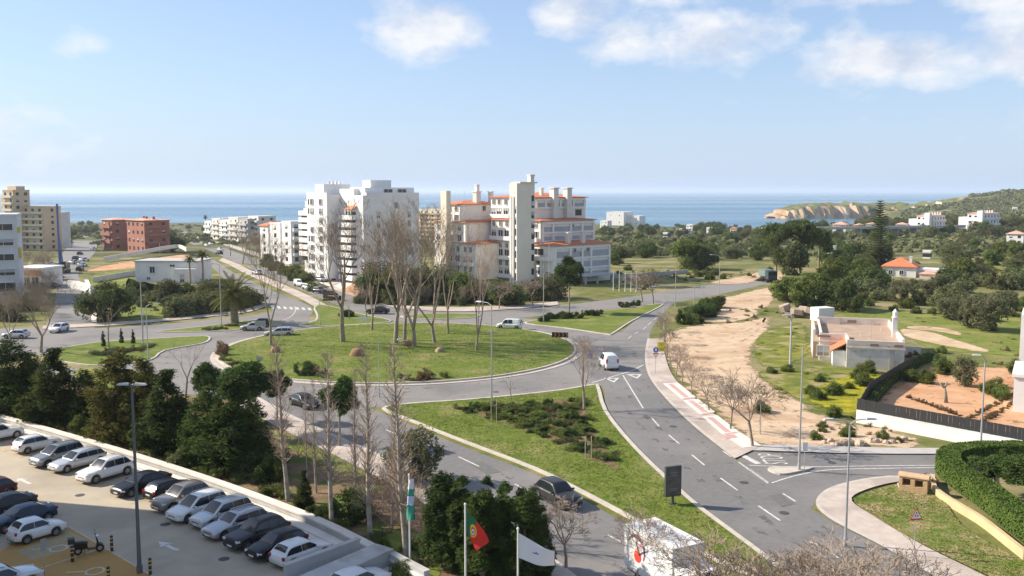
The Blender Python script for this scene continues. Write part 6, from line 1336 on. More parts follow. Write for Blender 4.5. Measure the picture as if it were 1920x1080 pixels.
for i, (px, py, pm, k) in enumerate([(565, 537, PW, 'van'), (580, 543, PW, 'hatch'), (590, 545, PLG, 'hatch'), (599, 549, PG, 'hatch'), (603, 528, PTG, 'hatch'), (617, 527, PG, 'hatch')]):
    carp(k, px, py, -40, pm, ['white van parked below the white tower', 'white hatchback parked next to the van below the tower', 'silver hatchback third in the row below the tower', 'dark hatchback at the end of the row below the tower', 'grey car nose against the white tower wall', 'dark car nose against the white tower wall'][i], AG, True, z=.1)
carp('suv', 625, 562, -30, PG, 'dark car under the stacked signs on the avenue', None, True, z=.03, name='car')
for px, py, pm, hd, lab in [(482, 515, PS, 130, 'silver car climbing the avenue past the bare trees'), (411, 477, PK, 135, 'dark car on the distant avenue'), (413, 470, PW, -45, 'white car on the distant avenue'), (395, 459, PW, -45, 'white car higher up the distant avenue'), (388, 462, PLG, -45, 'pale car in the queue at the avenue end'), (372, 447, PW, -60, 'white car near the avenue end by the terraces')]:
    carp('hatch', px, py, hd, pm, lab, 'cars on the distant avenue', True, z=None, name='car')
for i, (px, py, pm) in enumerate([(88, 502, PW), (95, 498, PW), (85, 508, PLG), (107, 505, PW), (155, 500, PLG), (150, 508, PG), (158, 490, PLG), (143, 487, PG), (150, 478, PG), (140, 495, PLG), (175, 468, PW), (97, 520, PLG), (100, 540, PG)]):
    carp('hatch', px, py, 80 + (i % 3) * 10, pm, ['white', 'light silver', 'dark grey'][[PW, PLG, PG].index(pm)] + ' car parked along the far side street', 'cars along the far side street: ' + pm.name, True, z=None, name='parked_car')
# box truck with a red mark
TW = mat('truck_white', (.74, .74, .73), (.66, .66, .65), .6, .45)
td = hdg((1000, 915), (1200, 1030)); tl = G(1255, 1112, .01); tk = tag(empty('box_truck', tl, R(td)), 'white box truck with red spot and dark swirl on its side, partly behind bare trees', 'truck')
MB().box((-.6, 0, 2.0), (4.4, 2.15, 2.5)).build('cargo_box', TW, tk); MB().box((-.6, 0, .62), (4.6, 1.6, .25)).build('chassis', TRIM, tk)
cabm = MB(); cabm.add([(1.7, s * 1.0, z) for s in (-1, 1) for z in (.5, 2.3)] + [(2.9, s * .95, 2.25) for s in (-1, 1)] + [(3.5, s * .95, 1.35) for s in (-1, 1)] + [(3.7, s * .95, 1.15) for s in (-1, 1)] + [(3.7, s * .95, .5) for s in (-1, 1)], [(0, 1, 4, 6, 8, 10), (11, 9, 7, 5, 3, 2), (1, 3, 5, 4), (4, 5, 7, 6), (6, 7, 9, 8), (8, 9, 11, 10), (0, 2, 3, 1), (0, 10, 11, 2)]); cabm.build('cab', TW, tk)
MB().add([(2.95, -.85, 2.2), (2.95, .85, 2.2), (3.48, .85, 1.42), (3.48, -.85, 1.42)], [(0, 3, 2, 1)]).build('windscreen', CGLASS, tk, (.012, 0, .012))
for s in (-1, 1):
    MB().box((2.55, s * .985, 1.75), (.8, .03, .6)).build('side_window', CGLASS, tk)
    for x in (2.7, -1.6):
        w = place(CARM['suv'][1][0], 'wheel', tk, (x, s * .85, .38), 0, 1.05); place(CARM['suv'][1][2], 'rim', w)
    MB().lathe([(.34, 0), (.34, .012), (.001, .013)], (0, 0, 0), 20).build('red_spot', mat('red_print', (.75, .06, .03), rough=.5), tk, (-1.5, s * 1.08, 1.75)).rotation_euler = (-s * math.pi / 2, 0, 0)
    sw = MB()
    for i in range(18):
        a0, a1 = 2.6 - i * .17, 2.6 - (i + 1) * .17; w0 = .05 + .2 * math.sin(math.pi * i / 18); w1 = .05 + .2 * math.sin(math.pi * (i + 1) / 18)
        sw.add([(-1.7 + r * math.cos(a), s * 1.082, 2.0 + r * math.sin(a)) for r, a in ((.75, a0), (.75 + w0, a0), (.75 + w1, a1), (.75, a1))], [(0, 1, 2, 3)])
    sw.build('dark_swirl', mat('plum_print', (.16, .07, .12), rough=.5), tk); MB().box((-1.35, s * 1.08, 2.35), (.5, .014, .35)).build('pale_print', mat('mauve_print', (.5, .35, .42), rough=.5), tk)
# dark lorry on the dirt track
lg = G(1441, 529); lo = tag(empty('lorry', lg, R(-82), 1.0), 'dark green tipper lorry coming along the dirt track by the pines', 'truck'); LGR = mat('dark_green_paint', (.03, .06, .06), rough=.5)
MB().box((1.6, 0, 1.9), (1.6, 2.3, 1.9)).build('cab', LGR, lo); MB().box((-1.4, 0, 2.2), (4.2, 2.4, 1.5)).build('tipper_body', mat('grey_green_paint', (.14, .2, .19), rough=.6), lo); MB().box((2.42, 0, 2.25), (.04, 2.0, .8)).build('windscreen', CGLASS, lo); MB().box((0, 0, .9), (5.8, 1.6, .3)).build('chassis', TRIM, lo); MB().box((2.45, 0, .9), (.25, 2.3, .4)).build('front_bumper', TRIM, lo)
for x in (1.6, -1.2, -2.5):
    for s in (-1, 1): place(CARM['suv'][1][0], 'wheel', lo, (x, s * .95, .5), 0, (1.4, 1.5, 1.4))
# blue piling rig down the side street
g = G(117, 512); rg = tag(empty('piling_rig', g, R(-80)), 'tall blue mast rig standing on tracks in the side street', 'crane'); BL = mat('rig_blue', (.06, .12, .32), rough=.5); mh = hgt(117, g, 382, g.y)
MB().box((1.8, 0, mh / 2), (.42, .42, mh)).build('mast', BL, rg); MB().box((1.3, 0, mh * .2), (.7, .7, mh * .3)).build('drill_housing', BL, rg); MB().box((-.8, 0, 1.9), (3.6, 2.6, 1.6)).build('engine_house', mat('rig_grey_green', (.12, .16, .14), rough=.6), rg); MB().box((.9, .9, 2.4), (1.2, .9, 1.6)).build('operator_cab', CGLASS, rg); MB().tube([(-1, 0, 2.6), (1.6, 0, mh * .6)], .12, 6).build('back_stay', BL, rg)
for s in (-1, 1): MB().prism([(-2.2, -.35), (2.2, -.35), (2.5, 0), (2.2, .35), (-2.2, .35), (-2.5, 0)], .1, .9).build('track', TRIM, rg, (0, s * 1.2, 0))
# scooter in the motorcycle bay
g = G(167, 1038, .07); sc = tag(empty('scooter', g, R(28)), 'black scooter with top box on its stand in the motorcycle bay', 'scooter')
for x in (.62, -.6):
    b = MB(); n = 16
    for r, y in ((.14, -.05), (.23, -.055), (.255, 0), (.23, .055), (.14, .05)):
        for k in range(n): a = 6.2832 * k / n; b.v.append((r * math.cos(a), y, r * math.sin(a)))
    for i in range(4):
        for k in range(n): a = i * n + k; c = i * n + (k + 1) % n; b.f.append((a, c, c + n, a + n))
    w = b.build('wheel', TYRE, sc, (x, 0, .255), smooth=True); MB().tube([(0, -.03, 0), (0, .03, 0)], .13, 12).build('rim', RIM, w)
def poly_side(nm, pts, w, m): 
    b = MB(); n = len(pts); b.v = [(x, s * w / 2, z) for s in (-1, 1) for x, z in pts]; b.f = [tuple(range(n)), tuple(range(2 * n - 1, n - 1, -1))] + [(i, i + n, (i + 1) % n + n, (i + 1) % n) for i in range(n)]; return b.build(nm, m, sc)
poly_side('rear_body', [(-.85, .62), (-.72, .42), (-.3, .35), (-.05, .4), (-.08, .68), (-.5, .76), (-.85, .74)], .3, PK); poly_side('seat', [(-.8, .75), (-.1, .68), (-.02, .74), (-.25, .82), (-.75, .86)], .28, TRIM); poly_side('footboard', [(-.1, .28), (.38, .26), (.4, .33), (-.1, .36)], .3, TRIM); poly_side('front_shield', [(.36, .26), (.44, .26), (.56, .62), (.48, .98), (.4, .98), (.46, .6)], .36, PK); poly_side('front_mudguard', [(.38, .45), (.5, .54), (.66, .55), (.82, .47), (.66, .6), (.5, .6)], .14, PK)
MB().tube([(.44, 0, .95), (.62, 0, .28)], .03, 6).build('fork', DSTEEL, sc); MB().tube([(.36, -.34, 1.06), (.44, -.12, 1.02), (.44, .12, 1.02), (.36, .34, 1.06)], .018, 6).build('handlebar', DSTEEL, sc); MB().box((.5, 0, .98), (.16, .22, .18)).build('headlight', LENS, sc); MB().box((-.95, 0, .96), (.38, .42, .3)).build('top_box', TRIM, sc); MB().box((-.87, 0, .66), (.05, .2, .08)).build('tail_light', TAIL, sc)
for s in (-1, 1): MB().tube([(.4, s * .26, 1.05), (.38, s * .34, 1.28)], .008, 5).box((.38, s * .36, 1.3), (.03, .12, .08)).build('mirror', DSTEEL, sc)
MB().tube([(-.2, -.12, .3), (-.3, -.16, 0)], .015, 5).tube([(-.2, .12, .3), (-.3, .16, 0)], .015, 5).build('stand', DSTEEL, sc)
# ---------------------------------------------------------------- street furniture
LAMPHEAD = mat('lamp_head_grey', (.5, .5, .5), rough=.5)
def lamp(px, py, top, label, arm=1.6, ang=0.0, r=.075, m=None, double=False, z=0.0, group=None, rise=.25, name='street_lamp'):
    b = G(px, py, z) if z is not None else G(px, py); h = hgt(px, b, top, b.y); m = m or STEEL; o = tag(empty(name, b, R(ang)), label, 'lamp post', group)
    MB().tube([(0, 0, -.1), (0, 0, h * .25), (0, 0, h)], [r * 1.3, r, r * .65], 10).build('pole', m, o); MB().tube([(0, 0, 0), (0, 0, .45)], r * 1.7, 10).build('base_sleeve', m, o)
    for s in ((-1, 1) if double else (1,)):
        if arm:
            MB().tube([(0, 0, h - .05), (s * arm * .35, 0, h + rise * .8), (s * arm, 0, h + rise)], [r * .6, r * .5, r * .45], 7).build('arm', m, o)
            b2 = MB(); b2.add([(s * (arm - .1), -.12, h + rise - .05), (s * (arm + .6), -.14, h + rise - .04), (s * (arm + .6), .14, h + rise - .04), (s * (arm - .1), .12, h + rise - .05), (s * (arm - .05), -.08, h + rise + .08), (s * (arm + .5), -.09, h + rise + .05), (s * (arm + .5), .09, h + rise + .05), (s * (arm - .05), .08, h + rise + .08)], [(0, 3, 2, 1), (4, 5, 6, 7), (0, 1, 5, 4), (1, 2, 6, 5), (2, 3, 7, 6), (3, 0, 4, 7)]); b2.build('lamp_head', LAMPHEAD, o)
    return o
lamp(262, 1074, 722, 'tall dark twin headed lamp post standing in the car park', .25, 0, .1, mat('slate_steel', (.12, .13, .14), rough=.5, metal=.3), True, .06, rise=.05)
lamp(922, 770, 572, 'lamp post standing among saplings on the triangular grass island', 1.3, 145, rise=.25); lamp(711, 745, 640, 'short lamp post on the near ring road edge below the boulder', 2.2, 25, .055, rise=.05)
lamp(278, 680, 574, 'lamp post with one curved arm on the left grass island', 1.2, 25); lamp(268, 648, 525, 'tall thin pole carrying a small sign on the left grass island', 0)
lamp(415, 612, 497, 'lamp post beside the date palm', 1.2, 175); lamp(1019, 605, 487, 'thin lamp post on the back grass island by the leafy tree', 0); lamp(1029, 560, 455, 'lamp post before the shaded bays of the stepped block', .8, 180)
lamp(1585, 1021, 795, 'twin armed lamp post on the pavement by the corner verge', 1.1, 4, .075, None, True, .12, rise=.3); lamp(1498, 880, 650, 'straight lamp post on the little side road island', 0, 0, .075, None, False, .14)
lamp(1838, 852, 672, 'lamp post before the white garden wall', .4, 160, .08); lamp(1481, 697, 588, 'concrete utility pole on the weedy ground before the derelict house', .5, 170, .13, CONC, rise=-.2, name='utility_pole')
lamp(1301, 590, 533, 'bare pole rising from the overgrown hedge', 0, 0, .07); lamp(1348, 562, 480, 'lamp post on the grass beside the dirt track turning', 1.5, 170); lamp(1266, 576, 508, 'lamp post at the junction of back road and ring exit', 1.4, 175); lamp(1245, 620, 540, 'lamp post beside the crowded row of street trees', 1.4, 175)
lamp(1425, 815, 745, 'thin galvanised post between two street trees', 0, 0, .04)
lamp(1672, 550, 525, 'slim pole below the red roofed villa', 0, 0, .1)
for px, py, top in [(1150, 545, 508), (1161, 546, 508), (1172, 547, 508), (1183, 547, 508), (1193, 547, 509)]: lamp(px, py, top, 'slim white pole in the row before the stepped apartment block', 0, 0, .07, WHITE, group='row of white poles', name='flag_mast')
for px, py, top, lab in [(600, 610, 560, 'thin post on the avenue median tip'), (165, 525, 500, 'slender post by the far side street'), (190, 480, 452, 'lamp post at the terracotta block corner'), (300, 478, 455, 'lamp post by the terracotta block on the avenue side'), (815, 570, 520, 'white thin post in the belt behind the ring road')]: lamp(px, py, top, lab, 0 if px != 190 else 1.0, 180, .07, z=None)
# flagpoles
def flagpole(px, py, top, label): 
    b = G(px, py, .05); h = hgt(px, b, top, b.y); o = tag(empty('flagpole', b), label, 'flagpole'); MB().tube([(0, 0, -.1), (0, 0, h)], [.06, .045], 10).build('pole', WHITE, o); MB().lathe([(.001, h - .02), (.06, h + .03), (.07, h + .08), (.05, h + .14), (.001, h + .16)], (0, 0, 0), 10).build('finial', WHITE, o); return b, h
def cloth(w, h, nu, nv, fn): 
    b = MB()
    for j in range(nv + 1):
        for i in range(nu + 1): b.v.append(fn(i / nu, j / nv))
    for j in range(nv):
        for i in range(nu): a = j * (nu + 1) + i; b.f.append((a, a + 1, a + nu + 2, a + nu + 1))
    return b
b0, h0 = flagpole(769, 1064, 893, 'white pole with the furled green white and blue flag')
b1, h1 = flagpole(873, 1110, 948, 'white pole carrying the green and red national flag'); b2, h2 = flagpole(971, 1150, 994, 'white pole carrying the plain white flag')
FGREEN = mat('flag_green', (.015, .14, .05), rough=.8); FRED = mat('flag_red', (.62, .03, .02), rough=.8); FWHITE = mat('flag_white', (.72, .71, .76), rough=.8); FY = mat('flag_yellow', (.7, .5, .03), rough=.8); FBLUE = mat('flag_blue', (.04, .1, .35), rough=.8)
def natfn(u, v):   # hangs from the hoist, the fly swinging out and down
    A, B, C_, D = (.06, -.3), (.06, -1.35), (1.3, -2.0), (.62, -2.6); w = 1 - .35 * math.sin(u * math.pi) * (v - .5)
    x = (A[0] + (C_[0] - A[0]) * u) * (1 - v) + (B[0] + (D[0] - B[0]) * u) * v; zz = (A[1] + (C_[1] - A[1]) * u) * (1 - v) + (B[1] + (D[1] - B[1]) * u) * v
    return (x * w, .1 * math.sin(u * 8 + v * 3) * (.25 + u), h1 + zz + .08 * math.sin(v * 5 + u * 4))
def sub(f, u0, u1): return lambda u, v: f(u0 + (u1 - u0) * u, v)
fl = tag(empty('national_flag', b1), 'green and red flag with round yellow and blue emblem drooping from its pole', 'flag')
cloth(1, 1, 8, 6, sub(natfn, 0, .4)).build('green_field', FGREEN, fl, smooth=True); cloth(1, 1, 12, 6, sub(natfn, .4, 1)).build('red_field', FRED, fl, smooth=True)
def disc(nm, m, r0, r1, off, sq=False):
    bb = MB(); n = 20
    for k in range(n):
        a0, a1 = 6.2832 * k / n, 6.2832 * (k + 1) / n; q = []
        for r, a in ((r0, a0), (r1, a0), (r1, a1), (r0, a1)):
            x, y, zz = natfn(.4 + r * math.cos(a) * .62, .5 + r * math.sin(a) * 1.05); q.append((x, y - off, zz))
        bb.add(q, [(0, 1, 2, 3)])
    for s in (1, -1):
        if s == -1: bb.add([(v[0], v[1] + 2 * off, v[2]) for v in bb.v[:]], [tuple(reversed(f)) for f in bb.f[:]])
    bb.build(nm, m, fl)
disc('emblem_ring', FY, .17, .26, .012); disc('emblem_shield', FRED, .1, .17, .013); disc('emblem_centre', FWHITE, .05, .12, .016); disc('emblem_dot', FBLUE, .001, .055, .02)
wf = tag(empty('white_flag', b2), 'white flag with a small dark mark blowing from its pole', 'flag')
def wfn(u, v): return (.05 + 1.85 * u, .12 * math.sin(u * 6 + v * 1.5) * (.3 + u), h2 - .15 - .95 * u - v * (1.35 - .5 * u) - .1 * math.sin(u * 3.1))
cloth(1, 1, 16, 8, wfn).build('flag_cloth', FWHITE, wf, smooth=True)
mk = MB()
for s in (-1, 1):
    for a, c, w in (((.38, .52), (.56, .45), .02), ((.45, .5), (.5, .42), .03)):
        p, q = Vector(wfn(*a)), Vector(wfn(*c)); mk.add([(p.x, p.y + s * .014, p.z - w), (q.x, q.y + s * .014, q.z - w), (q.x, q.y + s * .014, q.z + w), (p.x, p.y + s * .014, p.z + w)], [(0, 1, 2, 3)])
mk.build('printed_mark', mat('dark_print', (.05, .05, .08), rough=.7), wf)
ff = tag(empty('furled_flag', b0), 'furled green white and blue flag hanging limp along its pole', 'flag')
for i, (za, zb_, m) in enumerate([(0.2, .75, FWHITE), (.75, 1.15, mat('flag_teal', (.05, .3, .22), rough=.8)), (1.15, 1.7, mat('flag_pale_blue', (.5, .56, .72), rough=.8)), (1.7, 2.6, mat('flag_teal', (.05, .3, .22), rough=.8))]):
    b = MB(); n = 12
    for j in range(6):
        zz = h0 - lerp(za, zb_, j / 5); 
        for k in range(n): a = 6.2832 * k / n; r = .1 + .05 * math.sin(3 * a + j * .6 + i) + .02 * i; b.v.append((.1 + r * math.cos(a) * 1.3, r * math.sin(a), zz))
    for j in range(5):
        for k in range(n): a = j * n + k; c = j * n + (k + 1) % n; b.f.append((a, c, c + n, a + n))
    b.build('cloth_fold', m, ff, smooth=True)
# advertising panel
g = G(1261, 944, .13); ad = tag(empty('advertising_panel', g, R(22)), 'tall black poster case on one short leg on the grass strip', 'billboard'); w, h = 1.25, 2.15
MB().box((0, 0, .55 + h / 2), (w, .22, h)).build('case', DSTEEL, ad); MB().box((0, 0, .28), (.14, .14, .6)).build('leg', DSTEEL, ad); MB().box((0, 0, .02), (.5, .3, .05)).build('foot', DSTEEL, ad)
MB().box((0, -.112, .55 + h / 2), (w - .14, .02, h - .2)).build('poster', mat('dark_poster', (.05, .05, .055), (.13, .11, .09), 1.6, .3, lo=.4, hi=.7), ad)
pp = mat('poster_print', (.2, .19, .17), rough=.5)
for i, (zz, ww) in enumerate([(2.25, .7), (2.05, .5), (1.1, .75), (.98, .6)]): MB().box((0, -.124, zz), (ww, .008, .05)).build('poster_line', pp, ad)
# signs
def post_sign(px, py, top, label, name='road_sign', z=.0, r=.03):
    b = G(px, py, z); h = hgt(px, b, top, b.y); o = tag(empty(name, b), label, 'sign'); MB().tube([(0, 0, -.1), (0, 0, h)], r, 8).build('post', STEEL, o); return o, h
SW = mat('sign_white', (.75, .75, .74), rough=.4); SB = mat('sign_blue', (.03, .12, .5), rough=.4); SR = mat('sign_red', (.6, .04, .03), rough=.4); SBACK = mat('sign_back_grey', (.35, .36, .37), rough=.5, metal=.4); SY = mat('sign_yellow', (.8, .68, .02), rough=.5); SO = mat('sign_orange', (.55, .2, .03), rough=.5)
def facing(o, a): o.rotation_euler = (0, 0, R(a)); return o
def triangle(o, h, s, m, y, nm): MB().add([(-s, y, h - s * .9), (s, y, h - s * .9), (0, y, h + s * .85), (-s, y + .02, h - s * .9), (s, y + .02, h - s * .9), (0, y + .02, h + s * .85)], [(0, 1, 2), (5, 4, 3), (0, 3, 4, 1), (1, 4, 5, 2), (2, 5, 3, 0)]).build(nm, m, o)
o, h = post_sign(1714, 1042, 960, 'red bordered triangular warning sign on the corner verge', z=.13); facing(o, 8); triangle(o, h - .1, .42, SR, -.05, 'plate'); triangle(o, h - .1, .31, SW, -.056, 'face')
for x, zz in ((-.08, -.12), (.08, -.12), (0, .05)): MB().box((x, -.06, h - .1 + zz), (.07, .01, .1)).build('symbol', mat('dark_print', (.05, .05, .08)), o)
def roundp(o, c, r, m, nm, n=20): q = MB().lathe([(r, 0), (r, .02), (.001, .021)], (0, 0, 0), n).build(nm, m, o, c); q.rotation_euler = (math.pi / 2, 0, 0); return q
o, h = post_sign(1229, 700, 652, 'round blue arrow sign over a small white triangle by the sandy pavement', z=.12); roundp(o, (0, -.04, h - .25), .36, SW, 'plate'); roundp(o, (0, -.062, h - .25), .32, SB, 'face'); MB().add([(-.1, -.088, h - .42), (.1, -.088, h - .42), (.1, -.088, h - .2), (.2, -.088, h - .2), (0, -.088, h), (-.2, -.088, h - .2), (-.1, -.088, h - .2)], [tuple(range(7))]).build('arrow', SW, o); triangle(o, h - .95, -.36, SR, -.05, 'lower_plate'); triangle(o, h - .95, -.25, SW, -.075, 'lower_face')
o, h = post_sign(1240, 668, 641, 'yellow works notice board by the crowded street trees', z=.12); MB().box((0, -.05, h - .65), (1.15, .05, 1.3)).build('board', SY, o)
for zz, w in ((-.25, .7), (-.4, .5), (-.85, .8), (-1.0, .65), (-1.12, .7)): MB().box((0, -.08, h + zz), (w, .012, .07)).build('lettering', mat('sign_olive_print', (.25, .22, .05), rough=.5), o)
o, h = post_sign(1106, 700, 662, 'round blue sign beside the ring road exit before the van', z=.02); roundp(o, (0, -.04, h - .3), .38, SB, 'face')
# chevrons
g = G(1050, 640, .22); o = tag(empty('chevron_board', g, R(-12)), 'long dark and orange chevron board at the lawn edge facing traffic', 'sign'); MB().box((0, 0, .95), (2.4, .06, .75)).build('board', BLACK, o)
for s in (-.9, .9): MB().tube([(s, .04, -.1), (s, .04, .9)], .03, 6).build('post', STEEL, o)
for i in range(4):
    x = -.95 + i * .58; MB().add([(x, -.036, .6), (x + .2, -.036, .6), (x + .42, -.036, .95), (x + .2, -.036, 1.3), (x, -.036, 1.3), (x + .22, -.036, .95)], [(0, 1, 2, 5), (5, 2, 3, 4)]).build('chevron', SO, o)
o, h = post_sign(676, 612, 596, 'white direction board on the avenue grass tip', z=.13); MB().box((.45, -.03, h - .2), (1.9, .05, .55)).build('board', SW, o); MB().tube([(1.1, 0, -.1), (1.1, 0, h - .2)], .03, 6).build('post', STEEL, o)
o, h = post_sign(487, 690, 668, 'small grey rear faced board on the near rim of the lawn', z=.22); MB().box((0, 0, h - .3), (.75, .05, .5)).build('board', SBACK, o)
o, h = post_sign(1508, 882, 829, 'white keep sign standing on the little side road island', z=.14); MB().box((0, -.03, h - .35), (.4, .04, .7)).build('board', SW, o)
o, h = post_sign(1318, 562, 535, 'small white sign on the back road verge', z=.03); MB().box((0, -.04, h - .2), (.7, .04, .6)).build('board', SW, o)
o, h = post_sign(270, 640, 582, 'little white sign strapped to a pole on the left grass island', z=.13); MB().box((0, -.05, h - .3), (.35, .04, .5)).build('board', SW, o)
o, h = post_sign(84, 1082, 1012, 'dark parking sign post beside the motorcycle bay', z=.07); MB().box((0, -.02, h - .3), (.32, .03, .7)).build('board', SBACK, o); facing(o, 60)
o, h = post_sign(616, 580, 545, 'stack of brown direction arrows above the avenue kerb', z=.05, r=.05)
for i in range(4): MB().add([(-1.0, -.06, h - .5 * i - .4), (.8, -.06, h - .5 * i - .4), (1.05, -.06, h - .5 * i - .2), (.8, -.06, h - .5 * i), (-1.0, -.06, h - .5 * i)], [(0, 1, 2, 3, 4)]).build('arrow_board', mat('sign_brown', (.13, .07, .04), rough=.5), o)
for px, ww in ((480, 1.4), (508, 1.6)): 
    o, h = post_sign(px, 640, 600, 'tall thin frame sign by the silver cars' if px == 480 else 'second thin frame sign by the silver cars on the ring road', z=.03); MB().tube([(ww, 0, -.1), (ww, 0, h)], .03, 6).build('post', STEEL, o); MB().box((ww / 2, 0, h - .5), (ww + .2, .05, .8)).build('board', SBACK, o)
# bollards
ORB = mat('bollard_band', (.62, .4, .06), rough=.6)
for px, py, lab in [(210, 1033, 'black bollard with yellow bands beside the scooter front wheel'), (136, 1053, 'black bollard with yellow bands beside the scooter top box'), (282, 1077, 'black bollard with yellow bands next to the tall twin lamp'), (204, 1094, 'black bollard at the lower edge of the ochre bay')]:
    b = G(px, py, .07); o = tag(empty('bollard', b), lab, 'bollard', 'bollards of the car park'); MB().lathe([(.09, -.02), (.09, .92), (.075, .97), (.001, .99)], (0, 0, 0), 12).build('post', BLACK, o, smooth=True)
    for zz in (.25, .55, .78): MB().lathe([(.0935, zz), (.0935, zz + .07)], (0, 0, 0), 12).build('band', ORB, o)
# ramp walls at the car park edge
RW = mat('cool_grey_concrete', (.4, .4, .41), (.46, .46, .46), .6, .85, .1, 8)  # the ramp walls' own cool grey concrete
def wall_box(nm, label, a, b_, h, w, cop=True):
    p, q = G(*a, .06).to_2d(), G(*b_, .06).to_2d(); d = (q - p); o = tag(empty(nm, (p.x, p.y, .05), math.atan2(d.y, d.x)), label, 'wall'); MB().box((d.length / 2, 0, h / 2), (d.length, w, h)).build('wall_body', RW, o)
    if cop: MB().box((d.length / 2, 0, h + .05), (d.length + .1, w + .08, .1)).build('coping', CONC, o)
    return o
wall_box('ramp_wall', 'grey concrete ramp wall beside the white hatchback', (535, 1098), (672, 1046), 1.15, .3); wall_box('ramp_wall', 'wide grey concrete plinth between the two ramp walls', (580, 1120), (720, 1056), .95, 1.4); wall_box('ramp_wall', 'grey ramp wall running along the low pale wall', (716, 1052), (800, 1098), .8, .35)
# hedge wall, garden wall and fence on the right
OW = mat('ochre_wall', (.62, .47, .27), (.55, .41, .23), .8, .9, .2, 6)
def ribbon_wall(name, label, pts, h, w, m, cat='wall'):
    P = sm(pts, 6); b = MB(); z0 = -.1
    for i in range(len(P) - 1):
        d = (P[i + 1] - P[i]).normalized(); s = Vector((-d.y, d.x)) * w / 2; b.prism([P[i] - s, P[i + 1] - s, P[i + 1] + s, P[i] + s], z0, h)
    return tag(b.build(name, m), label, cat)
ribbon_wall('hedge_wall', 'low ochre rendered wall under the clipped hedge', gp([(1748, 903), (1752, 925), (1775, 945), (1840, 985), (1910, 1040), (2000, 1110)]), .6, .3, OW)
W_A, W_B = G(1606, 792, 0).to_2d(), G(2010, 872, 0).to_2d(); wd = (W_B - W_A); wl = wd.length; wa = math.atan2(wd.y, wd.x)
gw = tag(empty('garden_wall', (W_A.x, W_A.y, 0), wa), 'white garden wall topped with a dark slatted fence around the orange plot', 'wall')
MB().box((wl / 2, 0, .55), (wl, .25, 1.3)).build('wall_body', WHITE, gw); MB().box((wl / 2, 0, 1.22), (wl, .3, .06)).build('coping', WHITE, gw)
SLAT = mat('anthracite_slat', (.035, .038, .042), rough=.5, metal=.2); ns = int(wl / .32); me = MB().box((0, 0, 0), (.3, .03, 1.05)).mesh('slat', SLAT)
for i in range(ns): place(me, 'slat', gw, (.16 + i * .32, .02 * math.sin(i * 2.1), 1.8))
for zz in (1.4, 2.2): MB().box((wl / 2, .04, zz), (wl, .04, .05)).build('rail', SLAT, gw)
W_C = G(1712, 694, 0).to_2d(); W_D = G(1750, 672, 0).to_2d(); bs = mat('black_screen', (.018, .018, .02), rough=.7)
for nm, lab, p, q in (('screen_fence', 'black screen fence climbing from the garden wall corner', W_A, G(1630, 748, 0).to_2d()), ('screen_fence', 'black screen fence running towards the derelict house', G(1630, 748, 0).to_2d(), W_C)):
    d = q - p; n = max(2, int(d.length / 2.2)); o = tag(empty(nm, (p.x, p.y, 0), math.atan2(d.y, d.x)), lab, 'fence')
    for i in range(n): MB().box((d.length * (i + .5) / n, 0, .95), (d.length / n - .06, .03, 1.7)).build('panel', bs, o); MB().tube([(d.length * i / n, 0, -.1), (d.length * i / n, 0, 1.9)], .04, 6).build('post', DSTEEL, o)
gv = Bldg('white_house', 'white house corner at the frame edge behind the garden wall', 1911, 92, -30); gv.box('wall', 0, 14, 0, 8, 0, 3.6, WHITE); gv.box('roof_slab', -.2, 14.2, -.2, 8.2, 3.6, 3.9, WHITE)
gv2 = Bldg('white_house', 'tall white house edge cut by the frame above the orange plot', 1918, 118, -30); gv2.box('wall', 0, 12, 0, 8, 0, 6.4, WHITE); gv2.win('x', 3, 0, 4, 1.6, 1.4)
b = G(1824, 856, 0); cb = tag(empty('utility_cabinet', b), 'grey twin door utility cabinet against the white garden wall', 'cabinet'); MB().box((0, 0, .55), (1.05, .4, 1.1)).build('body', SBACK, cb); MB().box((0, 0, 1.13), (1.12, .46, .06)).build('lid', SBACK, cb)
for s in (-.26, .26): MB().box((s, -.21, .55), (.48, .02, .98)).build('door', mat('cabinet_door', (.42, .43, .45), rough=.5), cb)
# stone letter box block
b = G(1713, 921, .13); lb = tag(empty('letterbox_block', b, R(-32)), 'small ochre stone block with two openings and rounded tiled top on the corner grass', 'letterbox'); LS = mat('ochre_stone', (.56, .39, .21), (.45, .3, .16), 3, .9, .4, 10)
for x0, x1, z0, z1 in ((-.95, .95, 0, .45), (-.95, -.75, .45, .95), (-.2, .1, .45, .95), (.65, .95, .45, .95), (-.95, .95, .95, 1.1)): MB().box(((x0 + x1) / 2, 0, (z0 + z1) / 2), (x1 - x0, .7, z1 - z0)).build('stone_course', LS, lb)
MB().box((0, .28, .7), (1.8, .1, .5)).build('recess_back', mat('recess_brown', (.2, .12, .06), rough=.9), lb)
arc = MB(); n = 8
for i in range(n + 1): a = math.pi * i / n; arc.v += [(-1.05, -.42 * math.cos(a), 1.1 + .25 * math.sin(a)), (1.05, -.42 * math.cos(a), 1.1 + .25 * math.sin(a))]
arc.f = [(2 * i, 2 * i + 1, 2 * i + 3, 2 * i + 2) for i in range(n)] + [tuple(2 * i for i in range(n + 1)), tuple(2 * i + 1 for i in reversed(range(n + 1)))]; arc.build('rounded_top', mat('stone_cap', (.6, .4, .24), (.5, .33, .2), 3, .9), lb)
ot = tag(MB().box((0, 0, .25), (.5, .06, .6)).build('loose_slab', PAVEPALE, None, G(1691, 918, .13), R(40)), 'pale slab leaning at the letterbox block', 'slab'); ot.rotation_euler = (R(-25), 0, R(40))
ob = G(1738, 913, .13); tag(plant('dry_bush', ob, 'dry_shrub', 'brown dry shrub between letterbox block and hedge', 'shrub', .9), None)
